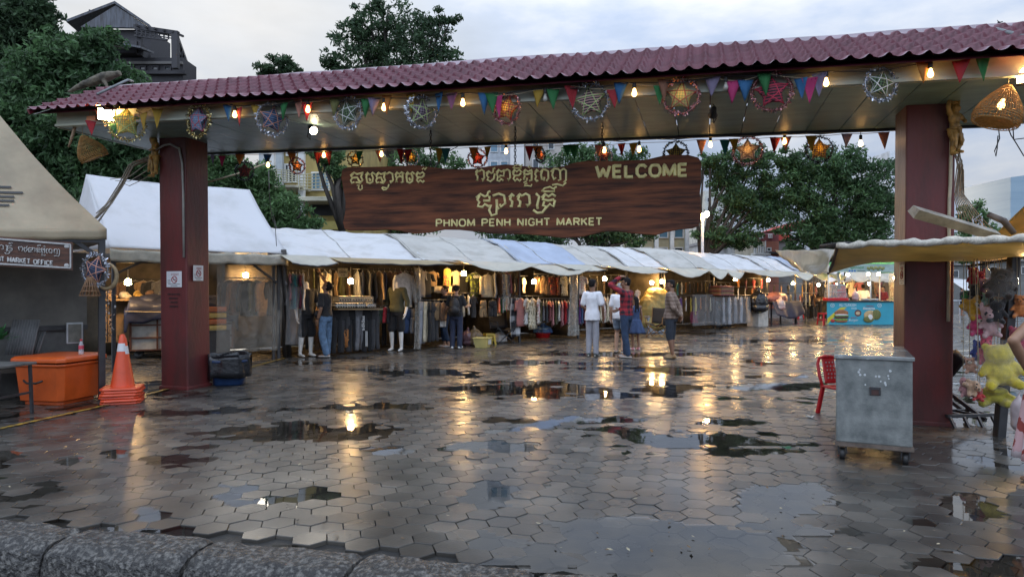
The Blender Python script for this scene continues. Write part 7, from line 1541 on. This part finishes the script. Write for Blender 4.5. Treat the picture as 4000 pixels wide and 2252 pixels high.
MB().tube([awf(0,i/12)+Vector((0,0,-.005)) for i in range(13)],.018,6).build('edge_binding',M('brown_binding',(.12,.08,.05),.6,.2),root); MB().tube([bl_(W(3205,962,7.1)),bl_(W(3300,950,6.9)),bl_(W(3360,955,6.7))],.02,7).build('front_pole',steel,root)
C1=W(3030,976,9.9); C2=W(3274,974,7.4); D1=W(3120,1050,8.9); D2=W(3238,1064,6.75)
def flf(u,v):
    p=Vector(C1*(1-u)*(1-v)+C2*u*(1-v)+D1*(1-u)*v+D2*u*v); p.y-=.35*math.sin(PI*u)*math.sin(PI*v); p.z-=.04*math.sin(PI*u)*v; p+=Vector((0,1,0))*.16*abs(u-.45)*math.sin(PI*v)+Vector((0,0,.03*mnoise.noise(Vector((u*4,v*4,1))))); return p-A1
MB().sheet(flf,30,16,.008).build('side_flap',awp,root)
for px,py,d in ((3935,1700,7.05),):
    b=G(3903,1705); MB().bar(b-A1,W(3962,985,6.95)-A1,.085,.085).build('post',steel,root,.006); MB().bar(bl_(W(3900,1510,7.0)),bl_(W(3945,1465,7.0)),.06).build('clamp',steel,root)
stall_bulb(4030,1075,None,'warm lamp of the toy stall at the right edge',7.6)
# second tan canopy and a sheet metal gutter at the right edge
cr2=MB(); a=W(3790,1010,8.8); b=W(4010,800,7.5); c=W(4200,1000,7.6); d=W(4200,700,8); 
cr2.sheet(lambda u,v:Vector(a*(1-u)*(1-v)+b*(1-u)*v+c*u*(1-v)+d*u*v)+Vector((0,-.1*math.sin(PI*u)*math.sin(PI*v),0)),16,12,.01); tag(cr2.build('tan_canopy',aw),'steep tan canopy slope at the right edge above the toy stall','canopy')
g1=W(3568,832,6.55); g2=W(3890,918,6.6); dd=(g2-g1).normalized(); up=Vector((0,0,1)); sd=dd.cross(up).normalized()
mb=MB(); mb.add([g1+sd*.09+up*.02,g1+up*-.05,g1-sd*.09+up*.03,g2+sd*.07,g2-up*.06,g2-sd*.07+up*.02,g1+up*.075,g2+up*.05],[(0,1,4,3),(1,2,5,4),(2,6,7,5),(6,0,3,7),(0,6,2,1),(3,4,5,7)]); tag(mb.build('metal_gutter',M('old_zinc_gutter',(.30,.27,.22),.5,.35,8,.2,40)),'weathered sheet metal gutter jutting in front of the right column','gutter')
mb=MB(); mb.tube([W(3862,838,7.2),W(3920,862,7.2),W(3960,910,7.2)],[.03,.035,.03],7); tag(mb.build('rusty_pipe',M('rust_steel',(.12,.09,.07),.6,.4,10)),'rusty bent pipe above the toy stall','pipe')
mb=MB(); t0=W(3818,905,20); 
for sx in (-1,1): mb.bar(t0+Vector((sx*.13,0,-.6)),t0+Vector((sx*.13,0,.45)),.03)
for i in range(5): mb.bar(t0+Vector((-.13,0,-.55+.22*i)),t0+Vector((.13,0,-.35+.22*i)),.02); mb.bar(t0+Vector((-.13,0,-.55+.22*i)),t0+Vector((.13,0,-.55+.22*i)),.02)
mb.bar(Vector((t0.x,t0.y,0)),t0-Vector((0,0,.6)),.08); tag(mb.build('truss_tower',M('galvanised',(.4,.42,.45),.4,.15)),'small lattice mast beside the glass tower','mast')
# plush toys
def plm_(n,c): return M('plush_'+n,c,.95,.2,22,.6,120,sheen=.4)
eyb=M('plush_eye',(.01,.01,.01),.15,0)
def plush(px,py,rx,ry,d,colr,label,ears=True,c2=None,tilt=0.,face=True,kind='sit',seed=0):
    c=W(px,py,d); k=d/F; h=ry*2*k; w=rx*2*k; root=thing('plush_toy',label,'plush toy',c,0,'plush toys hung on the toy stall'); root.rotation_euler=(0,tilt,R(-25+10*math.sin(seed*2.))); m=plm_(colr[0],colr[1]); b=MB()
    b.ell((0,0,-h*.18),(w*.36,w*.32,h*.30)); b.ell((0,-w*.05,h*.24),(w*.36,w*.33,h*.25))
    if ears:
        for q in (-1,1): b.ell((q*w*.27,0,h*.44),(w*.12,w*.08,h*.09 if ears is True else h*.2))
    for q in (-1,1): b.cap((q*w*.28,-w*.05,0),(q*w*.46,-w*.2,-h*.16),w*.12,w*.10); b.cap((q*w*.2,-w*.1,-h*.36),(q*w*.32,-w*.36,-h*.44),w*.15,w*.13)
    Ti=root.rotation_euler.to_matrix().inverted(); MB().tube([Vector((0,0,h*.42)),Ti@Vector((0,0,max(.12,1.98-c.z)))],.003,4).build('cord',rope_m,root)
    blob(b,'body',m,root,max(.006,w*.045),2,w*.012,40,seed)
    mz=MB(); face and mz.ell((0,-w*.36,h*.19),(w*.17,w*.1,h*.10)); face and mz.build('muzzle',plm_(*c2) if c2 else m,root)
    if face:
        for q in (-1,1): e=MB(); e.ell((q*w*.14,-w*.36,h*.30),(w*.045,w*.03,w*.05)); e.build('eye',eyb,root)
        e=MB(); e.ell((0,-w*.46,h*.21),(w*.05,w*.03,w*.035)); e.build('nose',eyb,root)
    return root
T=[(3800,1085,22,42,7.3,('red',(.40,.02,.05)),'dark red plush toy at the top left of the toy stall',True),(3832,1098,20,40,7.3,('rose',(.42,.05,.12)),'rose plush toy right of the topmost dark red one','long'),(3850,1128,30,42,7.2,('lilac',(.36,.22,.42)),'lilac plush toy near the top of the toy stall',True),
(3775,1152,18,20,7.3,('green',(.08,.28,.10)),'small green plush toy at the left of the toy stall',True),(3806,1138,26,30,7.2,('black',(.02,.02,.022)),'black plush toy above the yellow orange one',True),(3800,1160,15,18,7.25,('slate',(.10,.14,.2)),'small slate blue plush toy beside the green one',True),
(3806,1200,46,34,7.15,('amber',(.55,.30,.02)),'yellow orange plush toy lying sideways','long'),(3818,1268,38,42,7.1,('magenta',(.50,.05,.14)),'magenta plush toy with pale muzzle below the yellow orange one',True),(3866,1255,38,62,7.0,('blush',(.55,.36,.36)),'pale pink long eared plush toy','long'),
(3893,1215,36,44,6.95,('black',(.02,.02,.022)),'black plush toy behind the pale pink one','long'),(3858,1165,24,24,7.1,('mint',(.25,.42,.34)),'mint plush toy under the lilac one',True),(3818,1370,26,42,7.1,('indigo',(.05,.08,.28)),'indigo blue plush toy with red arms in the middle of the toy stall',True),(3790,1425,24,30,7.05,('beige',(.45,.26,.18)),'beige plush toy hanging low on the left of the toy stall',True),
(3848,1365,28,60,7.0,('coral',(.52,.07,.12)),'coral red long plush toy left of the big yellow one',True),(3905,1425,74,84,6.9,('lemon',(.58,.46,.03)),'big yellow plush toy in a clear bag',True),(3803,1510,34,26,6.85,('peach',(.50,.32,.2)),'peach coloured plush toy hanging lowest on the left',False),(3765,1510,20,40,6.9,('dusty_pink',(.40,.2,.2)),'dusty pink limp plush toy at the lowest left',False),(3818,1538,24,24,6.85,('scarlet',(.45,.03,.03)),'scarlet plush toy below the peach coloured one',True),(3885,1540,62,34,6.95,('olive_yellow',(.38,.33,.04)),'olive yellow plush toy under the big yellow one',False),(3972,1335,40,60,6.9,('wine',(.32,.04,.07)),'wine red plush toy behind the bent arm',True),(3905,1185,42,30,7.1,('caramel',(.30,.17,.09)),'caramel plush toy below the big dark brown one',True),(3985,1195,30,45,6.9,('bright_orange',(.6,.2,.05)),'bright orange plush toy at the right edge',True)]
for i,t in enumerate(T): plush(t[0],t[1],t[2],t[3],t[4],t[5],t[6],t[7],('cream',(.55,.47,.38)) if i in (7,14,12,6,20) else None,(.9 if i==6 else 1.2 if i==15 else .1*math.sin(i*3)),i not in(9,14,18),seed=i)
plush(3908,1105,52,58,6.95,('dark_brown',(.035,.02,.014)),'big dark brown plush bear in a crinkled clear bag',True,('umber',(.06,.035,.02)),.1,True,seed=40)
def cbag(px,py,rx,ry,d,label):
    c=W(px,py,d); k=d/F; mb=MB(); mb.sheet(lambda u,v:(lambda a,q:c+Vector((rx*k*math.cos(a)*q,rx*k*.9*math.sin(a)*q,ry*k*(1-2*v)))*(1+.05*mnoise.noise(Vector((u*6,v*6,px)))))(2*PI*u,(math.sin(PI*min(.97,v*.92+.05)))**.45),32,16,0); return tag(mb.build('clear_bag',MClear('crinkled_film',.12,(.8,.8,.75),.08,.8,22)),label,'plastic bag','clear bags over the plush toys')
cbag(3908,1108,60,72,6.95,'clear crinkled bag round the big dark brown bear'); cbag(3905,1425,84,100,6.9,'clear bag round the big yellow plush toy')

a,b=W(3780,1040,7.3),W(4030,1000,6.9); tag(MB().tube([a,b],.014,6).build('display_rail',steel),'rail from which the plush toys hang','rail')
bag('plastic_bag','pale shopping bag hanging beside the woman in pink',W(3978,1600,6.2)-Vector((0,0,.1)),.11,.24,M('pale_pink_bag',(.5,.42,.42),.4,.15,6,trans=.2),9,vox:=.015) if False else bag('plastic_bag','pale shopping bag hanging beside the woman in pink',W(3985,1600,6.2)-Vector((0,0,.19)),.085,.2,M('pale_pink_bag',(.5,.42,.42),.4,.15,6,trans=.2),9)
# stalls and table beyond the right column
tag(MB().sheet(lambda u,v:W(3700+170*u,1085+15*v*0+ (12 if u>.5 else 0)*0,24)+Vector((0,-1.2*v,-.55*v-.06*math.sin(PI*u))),16,8,.01).build('white_awning',tarpW),'white awning seen between the right column and the toys','awning')
p=G(3715,1262); root=thing('metal_table','metal table with thin legs right of the right column','table',p,.2); MB().box((0,.3,.98),(1.2,.6,.04)).build('table_top',M('galvanised',(.4,.42,.45),.4,.15),root)
for x in (-.5,.5):
    for y in (.05,.55): MB().bar((x,y,0),(x*.9,y,.96),.035).build('leg',M('galvanised',(.4,.42,.45),.4,.15),root)
# ---------------------------------------------------------------- Turkish food stall
fp=W(3397,1126,28.3); fp.z=0; fr=R(-2); root=thing('food_stall','blue food counter stall with green canopy and ALI TURKISH FOOD lettering','food stall',fp,fr); k=28.3/F
def fx(px): return (px-3397)*k
def fz_(py): return CH+(HY-py)*k
x0,x1=fx(3233),fx(3558); blu=M('counter_blue',(.035,.30,.40),.35,.06,2)
MB().box(((x0+x1)/2,.02,(fz_(1268)+fz_(1178))/2),(x1-x0,.04,fz_(1178)-fz_(1268))).build('counter_front',blu,root,.01); MB().box(((x0+x1)/2,.4,fz_(1178)+.02),(x1-x0+.04,.9,.05)).build('counter_top',dark_m,root,.01)
MB().box((x1-.02,.85,.5),(.04,1.6,1.0)).build('counter_side',M('side_banner',(.3,.32,.25),.4,.4,3,c2=(.12,.15,.05)),root)
def flat(pts,m,name,y=-.003,par=None): 
    mb=MB(); mb.prism([(fx(a),fz_(b)) for a,b in pts],(0,y,0),(1,0,0),(0,0,1),.002); return mb.build(name,m,par or root)
def disc(cx,cy,rx,ry,n=20): return [(cx+rx*math.cos(-2*PI*i/n),cy-ry*math.sin(-2*PI*i/n)) for i in range(n)][::-1]
flat([(3234,1243),(3234,1267),(3262,1236),(3310,1199),(3285,1200)],M('yellow_swash',(.5,.45,.03),.4,.1),'yellow_swash')
flat([(3517,1268),(3557,1268),(3557,1252),(3520,1240),(3500,1244)],M('pale_swash',(.45,.5,.62),.4,.1),'pale_swash')
bun=M('bun',(.26,.10,.035),.4,.3,8); let=M('lettuce',(.12,.22,.04),.5,.4,12); pat=M('patty',(.055,.022,.014),.5,.4,14); wht=whi
def relief(cx,cy,rx,ry,m,name,y=-.012,seed=0):
    mb=MB(); mb.ell((fx(cx),y,fz_(cy)),(rx*k,.02,ry*k),n=20,k=10); return mb.build(name,m,root)
relief(3288,1222,27,14,bun,'burger_bun'); relief(3288,1233,29,6,let,'burger_lettuce',-.016); relief(3288,1239,28,6,pat,'burger_patty',-.02); relief(3288,1229,26,3,wht,'burger_sauce',-.024); relief(3286,1248,28,6,let,'burger_lettuce',-.018); relief(3288,1254,24,5,bun,'burger_bun',-.02); relief(3255,1252,9,7,M('tomato',(.35,.03,.02),.4,.2),'tomato')
wr=M('flatbread',(.42,.30,.14),.5,.3,9); relief(3400,1231,26,20,wr,'flatbread_wrap'); relief(3422,1228,18,20,M('wrap_filling',(.2,.17,.05),.6,.5,25,c2=(.06,.10,.02)),'wrap_filling',-.018); relief(3392,1246,20,13,M('wrap_filling',(.2,.17,.05)),'wrap_filling',-.022); relief(3398,1240,10,14,wht,'wrap_sauce',-.024)
flat(disc(3352,1222,13,13),M('badge_maroon',(.10,.02,.02),.4,.1),'round_badge',-.004); flat(disc(3352,1222,9,7),M('badge_cream',(.5,.4,.25),.4,.2),'badge_centre',-.008)
for cx in (3254,3435): flat(disc(cx,1192,8,8),whi,'round_logo',-.004); flat(disc(cx,1192,6.4,6.4),blu,'logo_ring',-.0065); flat([(cx-4,1194),(cx+4,1193),(cx+3,1190),(cx-1,1191)],whi,'logo_mark',-.009)
def ft(b,px,py,hpx,wpx,m,off=.02,sh=0): o=textobj(b,hpx*k,m,'lettering',root,.003,off,wpx*k,sh); o.location=(fx(px),-.004,fz_(py))
palt=M('pale_print',(.45,.6,.65),.5,0); ft('ALI TURKISH',3279,1196,11,66,palt); ft('FOOD',3327,1207,7,20,palt); ft('Delicious',3382,1197,6,30,inkr,.0,.2); ft('Shawarma',3371,1208,9,46,whi,.03,.2); ft('JUICY',3325,1243,5,24,inkr); ft('Burger',3316,1256,11,38,whi,.0,.3)
gc=M('canopy_green',(.06,.26,.09),.5,.15,2,trans=.3); ban=M('banner_pale',(.30,.40,.36),.5,.2,3)
cx0,cx1=fx(3250),fx(3565); zt_=fz_(1032); cw_=cx1-cx0
mb=MB(); ap=Vector(((cx0+cx1)/2,1.3,fz_(1003))); cs_=[Vector((cx0,-.1,zt_)),Vector((cx1,-.1,zt_)),Vector((cx1,2.7,zt_)),Vector((cx0,2.7,zt_))]; rdg=[Vector((cx0+1.1,1.3,fz_(1008))),Vector((cx1-1.0,1.3,fz_(1008)))]
mb.add([cs_[0],cs_[1],rdg[1],rdg[0]],[(0,1,2,3)]); mb.add([cs_[1],cs_[2],rdg[1]],[(0,1,2)]); mb.add([cs_[2],cs_[3],rdg[0],rdg[1]],[(0,1,2,3)]); mb.add([cs_[3],cs_[0],rdg[0]],[(0,1,2)]); mb.build('canopy',gc,root)
MB().box(((cx0+cx1)/2,-.1,(zt_+fz_(1062))/2),(cw_,.03,zt_-fz_(1062))).build('banner',ban,root); MB().box((cx1,1.3,(zt_+fz_(1062))/2),(.03,2.8,zt_-fz_(1062))).build('banner',M('banner_teal',(.10,.30,.28),.5,.3,3),root)
mb=MB()
for i in range(12): mb.ell((fx(3385+i*5.5),-.12,fz_(1047+3*math.sin(i*2))),(4.5*k,.015,6*k),n=10,k=6)
mb.build('banner_food',M('banner_food_green',(.12,.16,.04),.5,.6,9,c2=(.35,.32,.12)),root)
o=textobj('ឡេបាណុន',.12,M('ink_green',(.03,.2,.06),.5,0),'lettering',root,.003,.01); o.location=(fx(3318),-.118,fz_(1052))
for i,c in enumerate((3315,3325,3335)): 
    mb=MB(); mb.prism(list(((fx(a)),fz_(b)) for a,b in disc(c,1058,3.8,3.8)),(0,-.12,0),(1,0,0),(0,0,1),.003); mb.build('round_icon',M('icon_blue',(.02,.12,.4),.5,0),root)
MB().box((fx(3360),-.118,fz_(1058)),(30*k,.004,2.2*k)).build('phone_line',inkb,root)
for px in (3243,3405,3552): MB().tube([(fx(px),.1,0),(fx(px),.1,zt_)],.03,8).build('post',whitef,root)
for px in (3243,3552): MB().tube([(fx(px),2.5,0),(fx(px),2.5,zt_)],.03,8).build('post',whitef,root)
mb=MB(); mb.sheet(lambda u,v:Vector((x1+.02+.06*math.sin(u*18)*(v),.05+1.8*u,fz_(1064)+(0.05-fz_(1064))*v)),30,10,0); mb.build('clear_side_sheet',MClear('side_film',.4,(.65,.62,.55),.2),root)
root2=thing('display_case','glass food display case with red base on the blue counter','display case',fp+Vector((fx(3280),.35,fz_(1178)+.05)),fr); MB().box((0,0,.05),(.85,.5,.12)).build('case_base',red_p,root2,.01)
MB().loft([[Vector((x*.40,y*.22,.11)) for x,y in ((-1,-1),(1,-1),(1,1),(-1,1))],[Vector((x*.30,y*.20,.62)) for x,y in ((-1,-1),(1,-1),(1,1),(-1,1))]],sm=False).build('glass_box',MClear('case_glass',.35,(.5,.5,.48),.05),root2); MB().box((0,0,.64),(.62,.42,.04)).box((0,.05,.36),(.7,.35,.02)).build('shelves',M('galvanised',(.4,.42,.45)),root2)
mb=MB(); mb.box((0,.2,0),(.2,.35,.6)); tag(mb.build('kebab_grill',red_p,None,.01,fp+Vector((fx(3315),.4,fz_(1178)+.33))),'red kebab grill standing beside the display case','grill')
mb=MB(); mb.tube([(0,0,0),(0,.05,.5),(.05,.1,.8)],.06,10); 
for i in range(9): mb.tube([Vector((.075*math.cos(2*PI*q/12),.075*math.sin(2*PI*q/12)+.01*i,.08*i)) for q in range(13)],.012,5,caps=False)
tag(mb.build('extractor_hose',M('galvanised',(.4,.42,.45)),None,0,fp+Vector((fx(3293),.35,fz_(1128)))),'ribbed extractor hose over the display case','hose')
bag('plastic_bag','pink white bag standing on the blue counter',fp+Vector((fx(3358),.35,fz_(1178)+.04)),.14,.26,M('pink_white_bag',(.6,.42,.42),.4,.2,6,trans=.2),12); 
for i,(px,w_) in enumerate(((3315,.3),(3392,.35),(3425,.4))): tag(MB().lathe([(.0,0),(w_*.4,.0),(w_*.5,.08),(w_*.46,.08),(w_*.36,.02)],n=16).build('food_tray',M('galvanised',(.4,.42,.45)),None,0,fp+Vector((fx(px),.25,fz_(1178)+.045))),'round steel tray on the blue counter, %s from the left'%('first','second','third')[i],'tray','trays on the blue counter')
for px,py,l in ((3312,1072,'left warm lamp under the green canopy'),(3392,1070,'middle warm lamp under the green canopy'),(3432,1070,'right warm lamp under the green canopy'),(3495,1085,'warm lamp glowing behind the clear side sheet')): stall_bulb(px,py,None,l,28.9)
# clothes stalls continuing behind the food counter
for i,(px,c,t) in enumerate(((3262,'white awned stall seen left of the display case',34),(3385,'white awned stall seen behind the cook',33.2),(3490,'cream awned stall seen right of the cook',34.5))):
    p=W(px,1126,t); p.z=0; root=thing('market_stall',c,'market stall',p,0,'stalls behind the food counter')
    MB().sheet(lambda u,v:Vector(((u-.5)*2.2,-.9*v,2.35-.45*v-.12*abs(math.sin(u*9))*v)),24,6,.01).build('awning',[tarpW,tarpC,tarpC][i],root); MB().sheet(lambda u,v:Vector(((u-.5)*2.2,1.2+.03*math.sin(u*20),2.3*(1-v))),20,4,.01).build('back_cloth',darkc,root); MB().bar((-1.05,0,0),(-1.05,0,2.3),.05).build('post',steel,root)
    for q in range(5): garment('LSTLD'[q],('brown','black','cream','rose','charcoal')[(q+i)%5],0,0,0,pos=p+Vector((-.85+.4*q,.5,1.85)),h=.75,prot=.3,place=('left of the display case','behind the cook','right of the cook')[i])
    stall_bulb(px+10,1108,None,('bare lamp left of the display case','bare lamp behind the cook','bare lamp right of the cook')[i],t-.5)
REG=[e for e in REG if 'label' not in e[0].keys()]
label_garments()
# litter on the wet paving
for i,(px,py,c,l) in enumerate(((3072,1752,'green','small green scrap on the paving left of the steel cart'),(2790,1280,'white','white crumpled scrap on the wet paving far right of the people'),(2890,1352,'white','white scrap lying in a thin puddle'),(3165,1630,'white','white scrap on the paving left of the red chair'),(1365,1610,'cream','pale scrap on the paving left of the centre'),(2290,1330,'cream','pale scrap by the grey curtain'))):
    p=G(px,py); mb=MB(); r=rng(i); mb.sheet(lambda u,v:Vector(((u-.5)*.09,(v-.5)*.06,.016+.012*math.sin(u*5+i)*math.cos(v*4))),6,5,.002); tag(mb.build('litter',clothm(c),None,0,p,r.uniform(0,3)),l,'litter','scraps on the paving')
# wind blown leaf scraps and grit on the wet paving
mb=MB(); r=rng(77)
for i in range(420):
    y=3.9+16*r.random()**1.6; x=r.uniform(-.75,.75)*y; s=r.uniform(.006,.022); a=r.uniform(0,6.3); c=Vector((x,y,.013+r.uniform(0,.004)))
    if (c-KA).dot(KN)<.2: continue
    d=Vector((math.cos(a),math.sin(a),r.uniform(-.1,.3)))*s; e=Vector((-math.sin(a),math.cos(a),r.uniform(-.1,.2)))*s*.5; mb.add([c-d,c+e,c+d,c-e],[(0,1,2,3)],i%3)
o=mb.build('fallen_leaves',[M('leaf_litter_brown',(.10,.06,.025),.6,.3,30),M('grit_dark',(.02,.018,.015),.6,0),M('leaf_litter_pale',(.30,.26,.17),.6,.3,30)]); tag(o,'scattered leaf scraps and grit on the wet paving','litter',None,'stuff')
# bird in the sky
p=W(3905,88,40); mb=MB(); mb.tube([(-.28,0,.10),(-.12,.02,.03),(0,0,0),(.12,.02,.03),(.28,0,.10)],[.005,.03,.045,.03,.005],6); mb.cap((0,.1,0),(0,-.14,-.01),.035,.03); tag(mb.build('bird',dark_m,None,0,p,.5),'small dark bird flying above the right end of the roof','bird')
bpy.data.scenes.remove(TS)
